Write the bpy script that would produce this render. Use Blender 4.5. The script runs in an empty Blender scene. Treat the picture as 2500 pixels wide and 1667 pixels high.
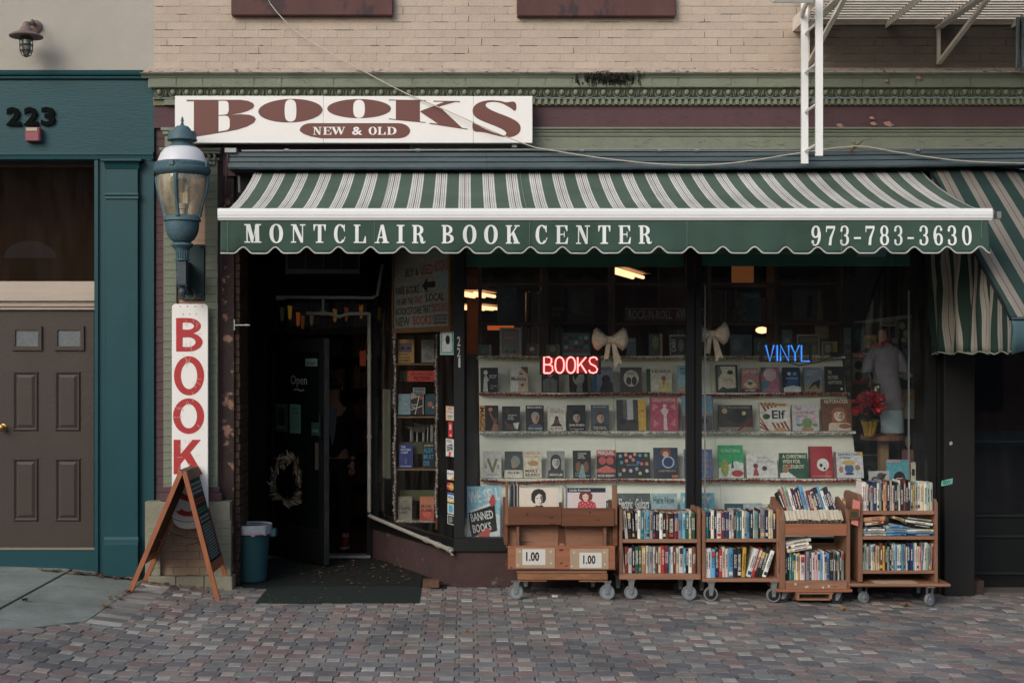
import bpy, math, random
from mathutils import Vector, Matrix
random.seed(7)
R = math.radians
scene = bpy.context.scene
COL = scene.collection
# ---------------------------------------------------------------- camera
CD = 11.5; CH = 2.0; PM = 284.0
cam = bpy.data.cameras.new("camera"); camo = bpy.data.objects.new("camera", cam); COL.objects.link(camo)
camo.location = (0, -CD, CH); camo.rotation_euler = (R(90), 0, 0)
cam.sensor_width = 36; cam.lens = 36*PM*CD/2500
cam.shift_x = (1250-1140)/2500; cam.shift_y = (865-833.5)/2500
cam.clip_start = 0.1; cam.clip_end = 300
scene.camera = camo
# ---------------------------------------------------------------- light
SUN_EL, SUN_AZ = 30, -34      # azimuth measured from the street side, negative = from the left
w = bpy.data.worlds.new("World"); scene.world = w; w.use_nodes = True
nt = w.node_tree; nt.nodes.clear()
sky = nt.nodes.new("ShaderNodeTexSky"); sky.sky_type = 'NISHITA'; sky.sun_disc = False
sky.sun_elevation = R(SUN_EL); sky.sun_rotation = R(180-SUN_AZ)
sky.air_density = 1.0; sky.dust_density = 3.0; sky.ozone_density = 1.0; sky.altitude = 0
bg = nt.nodes.new("ShaderNodeBackground"); bg.inputs[1].default_value = 0.15
wo = nt.nodes.new("ShaderNodeOutputWorld")
nt.links.new(sky.outputs[0], bg.inputs[0]); nt.links.new(bg.outputs[0], wo.inputs[0])
sl = bpy.data.lights.new("sun", 'SUN'); sl.energy = .92; sl.angle = R(34); sl.color = (.93, .98, 1)
so = bpy.data.objects.new("sun", sl); COL.objects.link(so)
sd = Vector((math.sin(R(SUN_AZ))*math.cos(R(SUN_EL)), -math.cos(R(SUN_AZ))*math.cos(R(SUN_EL)), math.sin(R(SUN_EL))))
so.rotation_euler = sd.to_track_quat('Z', 'Y').to_euler(); so.location = (-6, -14, 14)
vs = scene.view_settings; vs.view_transform = 'Standard'; vs.look = 'None'; vs.exposure = 0.18; vs.gamma = 1; vs.use_curve_mapping = False
scene.cycles.max_bounces = 8; scene.cycles.transparent_max_bounces = 12
# ---------------------------------------------------------------- helpers
def P(X, Y, y=0.0):
    d = CD+y
    return ((X-1140)/PM*d/CD, y, CH-(Y-865)/PM*d/CD)
def px(X, y=0.0): return (X-1140)/PM*(CD+y)/CD
def pz(Y, y=0.0): return CH-(Y-865)/PM*(CD+y)/CD
def lin(c): c /= 255; return c/12.92 if c <= .04045 else ((c+.055)/1.055)**2.4
def S(r, g, b, k=1.0): return (min(lin(r)*k, 1), min(lin(g)*k, 1), min(lin(b)*k, 1), 1)
GH = [(-9, .26), (-4, .158), (-3.49, .14), (-2.8, .072), (-2.5, .035), (-2.1, 0), (1, 0), (4.3, -.06), (9, -.12)]
def gh(x):
    if x <= GH[0][0]: return GH[0][1]
    for (a, b), (c, d) in zip(GH, GH[1:]):
        if x <= c: return b+(d-b)*(x-a)/(c-a)
    return GH[-1][1]

class MB:
    def __init__(s): s.v = []; s.f = []; s.m = []
    def add(s, vs, fs, m=0):
        o = len(s.v); s.v += [tuple(v) for v in vs]
        for f in fs: s.f.append([i+o for i in f]); s.m.append(m)
        return s
    def box(s, x0, x1, y0, y1, z0, z1, m=0):
        v = [(x, y, z) for x in (x0, x1) for y in (y0, y1) for z in (z0, z1)]
        return s.add(v, [(0, 1, 3, 2), (4, 6, 7, 5), (0, 4, 5, 1), (2, 3, 7, 6), (0, 2, 6, 4), (1, 5, 7, 3)], m)
    def quad(s, *p, m=0): return s.add(p, [tuple(range(len(p)))], m)
    def prism(s, poly, y0, y1, m=0):      # poly in xz, extruded along y
        n = len(poly); v = [(x, y0, z) for x, z in poly]+[(x, y1, z) for x, z in poly]
        return s.add(v, [tuple(range(n)), tuple(range(2*n-1, n-1, -1))]+[(i, n+i, n+(i+1) % n, (i+1) % n) for i in range(n)], m)
    def prismx(s, poly, x0, x1, m=0):     # poly in yz, extruded along x
        n = len(poly); v = [(x0, y, z) for y, z in poly]+[(x1, y, z) for y, z in poly]
        return s.add(v, [tuple(range(n)), tuple(range(2*n-1, n-1, -1))]+[(i, n+i, n+(i+1) % n, (i+1) % n) for i in range(n)], m)
    def ring(s, outer, inner, y0, y1, m=0, closed=True):   # strip between two polylines (xz)
        n = len(outer); v = [(x, y0, z) for x, z in outer]+[(x, y0, z) for x, z in inner]+[(x, y1, z) for x, z in outer]+[(x, y1, z) for x, z in inner]
        fs = []
        for i in range(n if closed else n-1):
            j = (i+1) % n
            fs += [(i, j, n+j, n+i), (i, 2*n+i, 2*n+j, j), (n+i, n+j, 3*n+j, 3*n+i)]
        if not closed: fs += [(0, n, 3*n, 2*n), (n-1, 3*n-1, 4*n-1, 2*n-1)]
        return s.add(v, fs, m)
    def tube(s, pts, r, n=6, m=0, closed=False):
        pts = [Vector(p) for p in pts]; k = len(pts); v = []; fs = []
        rr = r if isinstance(r, (list, tuple)) else [r]*k
        for i, p in enumerate(pts):
            a = pts[i-1] if (i > 0 or closed) else p; b = pts[(i+1) % k] if (i < k-1 or closed) else p
            t = (b-a).normalized(); up = Vector((0, 0, 1)) if abs(t.z) < .9 else Vector((0, 1, 0))
            u = t.cross(up).normalized(); w_ = u.cross(t)
            for j in range(n):
                q = 2*math.pi*j/n; v.append(p+(u*math.cos(q)+w_*math.sin(q))*rr[i])
        for i in range(k if closed else k-1):
            for j in range(n):
                a = i*n+j; b = i*n+(j+1) % n; c = ((i+1) % k)*n+(j+1) % n; d = ((i+1) % k)*n+j
                fs.append((a, b, c, d))
        if not closed: fs += [tuple(range(n)), tuple(range(k*n-1, (k-1)*n-1, -1))]
        return s.add(v, fs, m)
    def lathe(s, prof, cx, cy, n=24, m=0, sy=1.0):      # prof [(r,z)]
        v = []; fs = []; k = len(prof)
        for r, z in prof:
            for j in range(n):
                q = 2*math.pi*j/n; v.append((cx+r*math.cos(q), cy+r*math.sin(q)*sy, z))
        for i in range(k-1):
            for j in range(n): fs.append((i*n+j, i*n+(j+1) % n, (i+1)*n+(j+1) % n, (i+1)*n+j))
        fs += [tuple(range(n)), tuple(range(k*n-1, (k-1)*n-1, -1))]
        return s.add(v, fs, m)
    def bar(s, p0, p1, w, h, m=0, up=(0, 0, 1)):
        p0 = Vector(p0); p1 = Vector(p1); t = (p1-p0).normalized(); up = Vector(up)
        if abs(t.dot(up)) > .99: up = Vector((0, 1, 0))
        u = t.cross(up).normalized()*w/2; q = u.cross(t).normalized()*h/2
        v = [p0-u-q, p0-u+q, p0+u-q, p0+u+q, p1-u-q, p1-u+q, p1+u-q, p1+u+q]
        return s.add(v, [(0, 1, 3, 2), (4, 6, 7, 5), (0, 4, 5, 1), (2, 3, 7, 6), (0, 2, 6, 4), (1, 5, 7, 3)], m)
    def ball(s, c, r, m=0, n=10, sx=1, sz=1):
        v = []; fs = []; k = n//2+1
        for i in range(k):
            a = math.pi*i/(k-1)
            for j in range(n): q = 2*math.pi*j/n; v.append((c[0]+r*sx*math.sin(a)*math.cos(q), c[1]+r*math.sin(a)*math.sin(q), c[2]+r*sz*math.cos(a)))
        for i in range(k-1):
            for j in range(n): fs.append((i*n+j, (i+1)*n+j, (i+1)*n+(j+1) % n, i*n+(j+1) % n))
        return s.add(v, fs, m)
    def loft(s, secs, n=20, m=0):     # secs: (cx,cy,z,rx,ry)
        v = []; fs = []; k = len(secs)
        for cx, cy, z, rx, ry in secs:
            for j in range(n): q = 2*math.pi*j/n; v.append((cx+rx*math.cos(q), cy+ry*math.sin(q), z))
        for i in range(k-1):
            for j in range(n): fs.append((i*n+j, i*n+(j+1) % n, (i+1)*n+(j+1) % n, (i+1)*n+j))
        fs += [tuple(range(n)), tuple(range(k*n-1, (k-1)*n-1, -1))]
        return s.add(v, fs, m)
    def mesh(s, name, mats, smooth=False):
        me = bpy.data.meshes.new(name); me.from_pydata(s.v, [], s.f)
        for m in (mats if isinstance(mats, (list, tuple)) else [mats]): me.materials.append(m)
        me.polygons.foreach_set('material_index', s.m)
        if smooth: me.polygons.foreach_set('use_smooth', [True]*len(s.f))
        me.update(); return me
    def build(s, name, mats, parent=None, smooth=False, bevel=0, local=False, fixn=False):
        me = s.mesh(name, mats, smooth)
        if fixn or smooth:
            import bmesh
            b = bmesh.new(); b.from_mesh(me); bmesh.ops.recalc_face_normals(b, faces=b.faces); b.to_mesh(me); b.free()
        o = link(name, me, parent, local)
        if bevel:
            md = o.modifiers.new('bevel', 'BEVEL'); md.width = bevel; md.segments = 1; md.limit_method = 'ANGLE'; md.angle_limit = R(40)
        if smooth:
            md = o.modifiers.new('edges', 'EDGE_SPLIT'); md.split_angle = R(38)
        return o
def wpos(o):
    p = Vector(o.location)
    return p
def link(name, me, parent=None, local=False):
    o = bpy.data.objects.new(name, me); COL.objects.link(o)
    if parent is not None:
        o.parent = parent
        if not local:
            t = Vector((0, 0, 0)); q = parent
            # world matrix of parent: chains here are translation-only unless built with local=True
            m = Matrix.Identity(4)
            while q is not None:
                m = (q.matrix_parent_inverse @ q.matrix_basis) @ m; q = q.parent
            o.matrix_parent_inverse = m.inverted()
    return o
def thing(name, label, cat, loc=(0, 0, 0), rot=(0, 0, 0), group=None):
    o = bpy.data.objects.new(name, None); COL.objects.link(o); o.empty_display_size = .1
    o.location = loc; o.rotation_euler = rot
    return tag(o, label, cat, group)
def tag(o, label, cat, group=None):
    o['label'] = label; o['category'] = cat
    if group: o['group'] = group
    return o
def kind(o, k): o['kind'] = k; return o
def copy_tree(o, parent=None):
    c = o.copy(); COL.objects.link(c)
    if parent is not None: c.parent = parent
    for ch in o.children: copy_tree(ch, c)
    return c
# ---------------------------------------------------------------- materials
_mc = {}
def mat(name, col, rough=.7, var=.12, scale=6, bump=.15, bscale=60, metal=0, rnd=0, stain=None, stretch=(1, 1, 1), spec=.35, stcol=None, stth=.62, stsc=3.0, speck=0, soot_shade=0):
    if name in _mc: return _mc[name]
    m = bpy.data.materials.new(name); m.use_nodes = True; nt = m.node_tree; N = nt.nodes; L = nt.links
    b = N['Principled BSDF']; b.inputs['Roughness'].default_value = rough; b.inputs['Metallic'].default_value = metal
    b.inputs['Specular IOR Level'].default_value = spec
    tc = N.new('ShaderNodeTexCoord'); mp = N.new('ShaderNodeMapping'); mp.inputs['Scale'].default_value = stretch
    L.new(tc.outputs['Object'], mp.inputs[0])
    n1 = N.new('ShaderNodeTexNoise'); n1.inputs['Scale'].default_value = scale; n1.inputs['Detail'].default_value = 8; n1.inputs['Roughness'].default_value = .65
    L.new(mp.outputs[0], n1.inputs[0])
    mr = N.new('ShaderNodeMapRange'); mr.inputs[1].default_value = .25; mr.inputs[2].default_value = .75
    mr.inputs[3].default_value = 1-var; mr.inputs[4].default_value = 1+var
    L.new(n1.outputs[0], mr.inputs[0]); fac = mr.outputs[0]
    if rnd:
        oi = N.new('ShaderNodeObjectInfo'); r2 = N.new('ShaderNodeMapRange'); r2.inputs[3].default_value = 1-rnd; r2.inputs[4].default_value = 1+rnd
        L.new(oi.outputs['Random'], r2.inputs[0]); mu = N.new('ShaderNodeMath'); mu.operation = 'MULTIPLY'
        L.new(fac, mu.inputs[0]); L.new(r2.outputs[0], mu.inputs[1]); fac = mu.outputs[0]
    vm = N.new('ShaderNodeVectorMath'); vm.operation = 'SCALE'; vm.inputs[0].default_value = col[:3]; L.new(fac, vm.inputs['Scale'])
    out = vm.outputs[0]
    if stcol:
        n3 = N.new('ShaderNodeTexNoise'); n3.inputs['Scale'].default_value = stsc; n3.inputs['Detail'].default_value = 10; n3.inputs['Roughness'].default_value = .7
        L.new(mp.outputs[0], n3.inputs[0])
        s3 = N.new('ShaderNodeMapRange'); s3.inputs[1].default_value = stth; s3.inputs[2].default_value = stth+.05
        L.new(n3.outputs[0], s3.inputs[0]); mx = N.new('ShaderNodeMix'); mx.data_type = 'RGBA'
        L.new(s3.outputs[0], mx.inputs[0]); L.new(out, mx.inputs[6]); mx.inputs[7].default_value = stcol; out = mx.outputs[2]
    if soot_shade:      # grime plus the fire escape's shade, painted dark into the bricks, noisy edge
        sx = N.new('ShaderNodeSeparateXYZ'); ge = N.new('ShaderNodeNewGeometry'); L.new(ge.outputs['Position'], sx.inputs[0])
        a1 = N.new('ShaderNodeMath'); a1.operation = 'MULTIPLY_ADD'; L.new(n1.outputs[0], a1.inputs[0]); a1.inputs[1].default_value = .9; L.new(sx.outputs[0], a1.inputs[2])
        s4 = N.new('ShaderNodeMapRange'); s4.interpolation_type = 'SMOOTHSTEP'; s4.inputs[1].default_value = 3.15; s4.inputs[2].default_value = 3.6; s4.inputs[3].default_value = 1; s4.inputs[4].default_value = soot_shade
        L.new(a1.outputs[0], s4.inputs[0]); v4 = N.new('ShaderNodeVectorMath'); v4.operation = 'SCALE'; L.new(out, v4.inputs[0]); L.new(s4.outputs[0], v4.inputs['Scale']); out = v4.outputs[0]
    if speck:
        n5 = N.new('ShaderNodeTexNoise'); n5.inputs['Scale'].default_value = 160; n5.inputs['Detail'].default_value = 3; L.new(tc.outputs['Object'], n5.inputs[0])
        s5 = N.new('ShaderNodeMapRange'); s5.inputs[1].default_value = .35; s5.inputs[2].default_value = .65; s5.inputs[3].default_value = 1-speck; s5.inputs[4].default_value = 1+speck
        L.new(n5.outputs[0], s5.inputs[0]); v5 = N.new('ShaderNodeVectorMath'); v5.operation = 'SCALE'; L.new(out, v5.inputs[0]); L.new(s5.outputs[0], v5.inputs['Scale']); out = v5.outputs[0]
        g6 = N.new('ShaderNodeNewGeometry'); n6 = N.new('ShaderNodeTexNoise'); n6.inputs['Scale'].default_value = 1.3; n6.inputs['Detail'].default_value = 9; n6.inputs['Roughness'].default_value = .68; L.new(g6.outputs['Position'], n6.inputs[0])
        s6 = N.new('ShaderNodeMapRange'); s6.inputs[1].default_value = .36; s6.inputs[2].default_value = .6; s6.inputs[3].default_value = 1-speck*1.3; s6.inputs[4].default_value = 1+speck*.3
        L.new(n6.outputs[0], s6.inputs[0]); v6 = N.new('ShaderNodeVectorMath'); v6.operation = 'SCALE'; L.new(out, v6.inputs[0]); L.new(s6.outputs[0], v6.inputs['Scale']); out = v6.outputs[0]
    L.new(out, b.inputs['Base Color'])
    if bump:
        n2 = N.new('ShaderNodeTexNoise'); n2.inputs['Scale'].default_value = bscale; n2.inputs['Detail'].default_value = 4
        L.new(mp.outputs[0], n2.inputs[0]); bp = N.new('ShaderNodeBump'); bp.inputs['Strength'].default_value = bump; bp.inputs['Distance'].default_value = .01
        L.new(n2.outputs[0], bp.inputs['Height']); L.new(bp.outputs[0], b.inputs['Normal'])
    _mc[name] = m; return m
BOOST = 1.0
def C(r, g, b, rough=.6, var=.07):     # print / cloth / plain paint
    if BOOST != 1:
        u = lambda v: 255*max(0, 1.055*min(lin(v)*BOOST, .72)**(1/2.4)-.055); r, g, b = u(r), u(g), u(b); l_ = (r+g+b)/3; r, g, b = [l_+(v-l_)*.8 for v in (r, g, b)]
        return mat(f'cover_print_{int(r)}_{int(g)}_{int(b)}_{rough}', S(r, g, b), .38, .36, 34, 0)
    return mat(f'print_{int(r)}_{int(g)}_{int(b)}_{rough}', S(r, g, b), rough, var, 25, 0)
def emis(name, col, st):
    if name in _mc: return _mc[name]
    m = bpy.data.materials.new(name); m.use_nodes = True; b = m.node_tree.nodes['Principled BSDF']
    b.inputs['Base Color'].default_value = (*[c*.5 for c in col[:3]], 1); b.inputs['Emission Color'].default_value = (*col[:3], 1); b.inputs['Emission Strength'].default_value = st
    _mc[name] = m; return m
def glass(name, tint=(1, 1, 1), refl=1.0, rough=.0, dirt=.02, dcol=(.5, .5, .48)):
    if name in _mc: return _mc[name]
    m = bpy.data.materials.new(name); m.use_nodes = True; nt = m.node_tree; N = nt.nodes; L = nt.links; N.clear()
    o = N.new('ShaderNodeOutputMaterial'); tr = N.new('ShaderNodeBsdfTransparent'); tr.inputs[0].default_value = (*tint, 1)
    gl = N.new('ShaderNodeBsdfGlossy'); gl.inputs['Roughness'].default_value = rough; gl.inputs[0].default_value = (refl, refl, refl, 1)
    df = N.new('ShaderNodeBsdfDiffuse'); df.inputs[0].default_value = (*dcol, 1)
    lw = N.new('ShaderNodeLayerWeight'); lw.inputs[0].default_value = .5; pw = N.new('ShaderNodeMath'); pw.operation = 'POWER'; L.new(lw.outputs['Facing'], pw.inputs[0]); pw.inputs[1].default_value = 5
    fr = N.new('ShaderNodeMath'); fr.operation = 'MULTIPLY_ADD'; L.new(pw.outputs[0], fr.inputs[0]); fr.inputs[1].default_value = .9; fr.inputs[2].default_value = .09
    m1 = N.new('ShaderNodeMixShader'); L.new(fr.outputs[0], m1.inputs[0]); L.new(tr.outputs[0], m1.inputs[1]); L.new(gl.outputs[0], m1.inputs[2])
    tc = N.new('ShaderNodeTexCoord'); mp = N.new('ShaderNodeMapping'); mp.inputs['Scale'].default_value = (3, 3, .7); L.new(tc.outputs['Object'], mp.inputs[0])
    nz = N.new('ShaderNodeTexNoise'); nz.inputs['Scale'].default_value = 3; nz.inputs['Detail'].default_value = 6; L.new(mp.outputs[0], nz.inputs[0])
    mr = N.new('ShaderNodeMapRange'); mr.inputs[1].default_value = .4; mr.inputs[2].default_value = .8; mr.inputs[3].default_value = dirt*.4; mr.inputs[4].default_value = dirt*2.5
    L.new(nz.outputs[0], mr.inputs[0])
    m2 = N.new('ShaderNodeMixShader'); L.new(mr.outputs[0], m2.inputs[0]); L.new(m1.outputs[0], m2.inputs[1]); L.new(df.outputs[0], m2.inputs[2])
    L.new(m2.outputs[0], o.inputs[0]); _mc[name] = m; return m
def peel(name, top, under, th=.6, sc=7, dark=None):
    return mat(name, top, .8, .2, 9, .5, 40, stcol=under, stth=th, stsc=sc)

M_BEIGE = mat('painted_brick_beige', S(179, 164, 150), .85, .12, 2.2, .35, 45, rnd=.05, stcol=S(152, 132, 116), stth=.62, stsc=1.3, speck=.07, soot_shade=.3)
M_BEIGEJ = mat('painted_joint_beige', S(174, 162, 147), .9, .15, 5, .3, 60, soot_shade=.3)
M_CRACK = mat('open_joint_dark', S(50, 40, 34), .95, .3, 30, .2)
M_STUCCO = mat('stucco_grey_beige', S(168, 163, 154), .9, .06, 1.8, .5, 160, speck=.05)
M_TEAL = mat('teal_paint', S(14, 65, 72), .5, .10, 2.5, .10, 60, stretch=(1, 1, 1))
M_TEALB = mat('teal_board_paint', S(12, 64, 71), .55, .16, 3, .22, 25, stretch=(.5, 1, 3), stcol=S(40, 84, 88), stth=.69, stsc=9)
M_GREEN = mat('sage_green_paint', S(116, 122, 106), .75, .16, 5, .4, 50, stcol=S(84, 84, 66), stth=.66, stsc=6)
M_GREEND = mat('sage_green_grimy', S(108, 112, 90), .8, .22, 14, .4, 50)
M_MAROON = mat('maroon_paint', S(84, 61, 65), .8, .12, 5, .4, 45, stcol=S(70, 48, 48), stth=.64, stsc=5)
M_PINK = mat('salmon_render', S(178, 150, 130), .85, .12, 5, .4, 45, stcol=S(60, 50, 42), stth=.70, stsc=5)
M_PEEL = mat('peeling_brown_post', S(52, 42, 40), .85, .25, 9, .5, 40, stcol=S(138, 104, 90), stth=.55, stsc=8)
M_OLDBR = mat('old_bare_brick', S(60, 46, 38), .9, .4, 12, .6, 50, stcol=S(110, 100, 84), stth=.62, stsc=14)
M_BLACK = mat('black_metal', S(23, 27, 27), .55, .15, 8, .1, 60)
M_BLACKP = mat('black_painted_wood', S(17, 19, 19), .5, .2, 6, .2, 40)
M_SLATE = mat('slate_metal_case', S(74, 88, 94), .45, .28, 4, .2, 30, stretch=(.4, 1, 3), stcol=S(70, 108, 106), stth=.68, stsc=5)
M_ALU = mat('grey_metal', S(140, 144, 144), .45, .1, 20, .05, metal=.6)
M_WHITE = mat('white_sign_enamel', S(230, 228, 224), .5, .03, 3, .05, 50)
M_WHITE2 = mat('white_powder_coat', S(226, 227, 226), .45, .05, 6, .05, 50)
M_WOOD = mat('cart_wood', S(142, 104, 82), .6, .28, 5, .15, 40, stretch=(.5, 1, 5), rnd=.12, stcol=S(96, 64, 46), stth=.6, stsc=5)
M_WOODV = mat('cart_wood_upright', S(130, 94, 74), .6, .28, 5, .15, 40, stretch=(5, 1, .5), rnd=.1, stcol=S(90, 60, 44), stth=.6, stsc=5)
M_WOODD = mat('dark_cart_wood', S(104, 66, 46), .6, .35, 4, .15, 40, stretch=(.5, 1, 5), rnd=.1)
M_WOODIN = mat('interior_wood', S(124, 98, 72), .6, .3, 6, .1, 40)
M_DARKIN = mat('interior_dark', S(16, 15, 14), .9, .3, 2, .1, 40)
M_LETTERBR = mat('maroon_letter_film', S(106, 66, 60), .5, .05, 5, 0)
M_LETTERW = mat('valance_letter_white', S(224, 227, 224), .7, .05, 10, 0)
M_RED = mat('red_letter_paint', S(172, 52, 54), .6, .12, 20, .1, 60, stcol=S(220, 190, 180), stth=.80, stsc=22)
M_PAPER = mat('paper', S(205, 202, 194), .8, .05, 30, 0)
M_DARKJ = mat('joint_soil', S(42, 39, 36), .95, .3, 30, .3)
# ---------------------------------------------------------------- lettering
def ell(cx, cz, rx, rz, a0=0, a1=360, n=28, e=1.0):
    o = []
    for i in range(n+1 if a1-a0 < 360 else n):
        a = R(a0+(a1-a0)*i/n); c, s_ = math.cos(a), math.sin(a)
        o.append((cx+rx*math.copysign(abs(c)**e, c), cz+rz*math.copysign(abs(s_)**e, s_)))
    return o
def _r(x0, z0, x1, z1): return ('p', [(x0, z0), (x1, z0), (x1, z1), (x0, z1)])
def _bowl(x0, zc, rx, rz, tx, tz): return ('s', ell(x0, zc, rx, rz, -90, 90, 14, .85), ell(x0, zc, rx-tx, rz-tz, -90, 90, 14, .85))
def _arc(cx, cz, rx, rz, tx, tz, a0, a1, dx=0): return ('s', ell(cx, cz, rx, rz, a0, a1, 24, .92), ell(cx+dx, cz, rx-tx, rz-tz, a0, a1, 24, .92))
SL = {
 'O': [('r', ell(.5, .5, .5, .52, e=.92), ell(.5, .5, .22, .45, e=.92))],
 'M': [_r(0, 0, .34, .07), _r(.52, 0, 1, .07), _r(0, .93, .3, 1), _r(.74, .93, 1, 1), _r(.12, .05, .2, .95), _r(.64, .05, .88, .95), ('p', [(.12, 1), (.36, 1), (.54, .32), (.44, .0), (.40, .0)]), ('p', [(.44, .0), (.54, .32), (.68, 1), (.76, 1), (.5, .0)])],
 'N': [_r(0, 0, .36, .07), _r(.62, .93, 1, 1), _r(.14, .05, .22, .95), _r(.76, 0, .84, .95), ('p', [(0, 1), (.36, 1), (.84, .12), (.84, 0), (.68, 0), (.12, .93), (0, .93)])],
 'T': [_r(.36, .05, .64, .95), _r(.2, 0, .8, .07), _r(0, .93, 1, 1), ('p', [(0, .94), (.02, .66), (.08, .66), (.18, .94)]), ('p', [(1, .94), (.98, .66), (.92, .66), (.82, .94)])],
 'C': [_arc(.5, .5, .5, .52, .28, .07, 42, 318, .0), ('p', [(.84, .62), (.9, .62), (.9, 1.0), (.84, 1.0), (.74, .86)]), ('p', [(.74, .14), (.86, .16), (.97, .32), (.90, .34), (.82, .2)])],
 'L': [_r(.12, .05, .4, .95), _r(0, .93, .54, 1), _r(0, 0, 1, .07), ('p', [(1, .06), (.98, .38), (.92, .38), (.76, .06)])],
 'A': [('p', [(.42, 1), (.62, 1), (.9, .05), (.6, .05)]), ('p', [(.42, 1), (.5, .9), (.22, .05), (.12, .05)]), _r(.24, .28, .66, .35), _r(0, 0, .34, .07), _r(.5, 0, 1, .07)],
 'I': [_r(.26, .05, .74, .95), _r(0, 0, 1, .07), _r(0, .93, 1, 1)],
 'R': [_r(.1, .05, .34, .95), _r(0, 0, .46, .07), _r(0, .93, .5, 1), _bowl(.34, .73, .5, .27, .25, .07), ('p', [(.4, .5), (.62, .5), (.82, .3), (.84, .12), (.9, .07), (1, .16), (.98, .04), (.86, -.02), (.68, .0), (.6, .12), (.58, .3), (.5, .44)])],
 'B': [_r(.1, .05, .34, .95), _r(0, 0, .46, .07), _r(0, .93, .46, 1), _bowl(.34, .75, .5, .25, .24, .07), _bowl(.34, .26, .6, .26, .26, .07)],
 'K': [_r(.1, .05, .34, .95), _r(0, 0, .44, .07), _r(0, .93, .44, 1), ('p', [(.34, .38), (.34, .5), (.74, .95), (.84, .95)]), ('p', [(.42, .55), (.58, .68), (.94, .05), (.62, .05)]), _r(.6, .93, .98, 1), _r(.54, 0, 1, .07)],
 'E': [_r(.1, .05, .36, .95), _r(0, 0, .96, .07), _r(0, .93, .94, 1), _r(.36, .48, .7, .54), _r(.66, .36, .72, .66), ('p', [(.96, .06), (1, .36), (.94, .36), (.76, .06)]), ('p', [(.94, .94), (.94, .68), (.88, .68), (.72, .94)])],
 'D': [_r(.1, .05, .34, .95), _r(0, 0, .5, .07), _r(0, .93, .5, 1), _bowl(.34, .5, .64, .5, .27, .07)],
 'W': [('p', [(.06, .95), (.24, .95), (.42, .2), (.34, 0), (.30, 0)]), ('p', [(.34, 0), (.42, .2), (.56, .95), (.5, .95), (.36, .2)]), ('p', [(.46, .95), (.62, .95), (.78, .2), (.7, 0), (.66, 0)]), ('p', [(.70, 0), (.78, .2), (.94, .95), (.88, .95), (.72, .2)]), _r(0, .93, .3, 1), _r(.4, .93, .66, 1), _r(.8, .93, 1, 1)],
 '7': [('p', [(0, 1), (1, 1), (1, .86), (.66, .35), (.6, 0), (.3, 0), (.4, .4), (.84, .86), (.1, .86), (.08, .68), (0, .68)])],
 '-': [_r(0, .32, 1, .42)],
 '0': [('r', ell(.5, .5, .5, .52, e=.9), ell(.5, .5, .22, .44, e=.9))],
 '8': [('r', ell(.5, .74, .44, .28, e=.95), ell(.5, .74, .2, .21)), ('r', ell(.5, .27, .5, .29, e=.95), ell(.5, .27, .22, .22))],
 '3': [_arc(.46, .74, .48, .28, .26, .07, -92, 150), _arc(.46, .27, .52, .29, .27, .07, -150, 92), ('p', ell(.14, .78, .13, .09, n=12)), ('p', ell(.14, .22, .13, .09, n=12))],
 '6': [('r', ell(.54, .3, .46, .32, e=.95), ell(.54, .3, .2, .24)), _arc(.56, .5, .56, .52, .27, .07, 60, 200), ('p', ell(.82, .82, .13, .09, n=12))],
 '9': [('r', ell(.46, .7, .46, .32, e=.95), ell(.46, .7, .2, .24)), _arc(.44, .5, .56, .52, .27, .07, -120, 20), ('p', ell(.18, .18, .13, .09, n=12))],
}
SANS = {
 'B': [_r(0, 0, .24, 1), ('s', [(.24, .52)]+ell(.42, .76, .5, .24, -90, 90, 12)+[(.24, 1)], [(.24, .66)]+ell(.42, .755, .24, .105, -90, 90, 12)+[(.24, .86)]),
       ('s', [(.24, 0)]+ell(.44, .28, .54, .28, -90, 90, 12)+[(.24, .56)], [(.24, .14)]+ell(.44, .28, .28, .145, -90, 90, 12)+[(.24, .42)])],
 'O': [('r', ell(.5, .5, .52, .5), ell(.5, .5, .28, .34))],
 'K': [_r(0, 0, .24, 1), ('p', [(.24, .3), (.24, .58), (.66, 1), (.95, 1)]), ('p', [(.36, .5), (.52, .72), (1.02, 0), (.72, 0)])],
 'S': [('s', ell(.5, .72, .46, .28, 30, 250, 18)+ell(.5, .27, .24, .13, 70, -150, 14), ell(.5, .72, .22, .13, 30, 250, 18)+ell(.5, .27, .5, .27, 70, -150, 14))],
}
def draw_glyph(mb, font, ch, x, z, w, h, y, th=.004, m=0, shear=0):
    for k, it in enumerate(font[ch]):
        y0 = y-th-k*.0002
        T = lambda pts: [(x+(a+shear*b)*w, z+b*h) for a, b in pts]
        if it[0] == 'p': mb.prism(T(it[1]), y0, y, m)
        elif it[0] == 'r': mb.ring(T(it[1]), T(it[2]), y0, y, m, True)
        else: mb.ring(T(it[1]), T(it[2]), y0, y, m, False)
_tc = {}
def text_mesh(s, bold=0, ext=0):
    k = (s, bold, ext)
    if k not in _tc:
        cu = bpy.data.curves.new('lettering', 'FONT'); cu.body = s; cu.resolution_u = 2; cu.offset = bold; cu.extrude = ext; cu.size = 1
        o = bpy.data.objects.new('lettering', cu); COL.objects.link(o)
        me = bpy.data.meshes.new_from_object(o); COL.objects.unlink(o); bpy.data.objects.remove(o); bpy.data.curves.remove(cu)
        xs = [v.co.x for v in me.vertices] or [0, 1]; ys = [v.co.y for v in me.vertices] or [0, 1]
        _tc[k] = ([tuple(v.co) for v in me.vertices], [tuple(p.vertices) for p in me.polygons], min(xs), max(xs), min(ys), max(ys))
        bpy.data.meshes.remove(me)
    return _tc[k]
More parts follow.
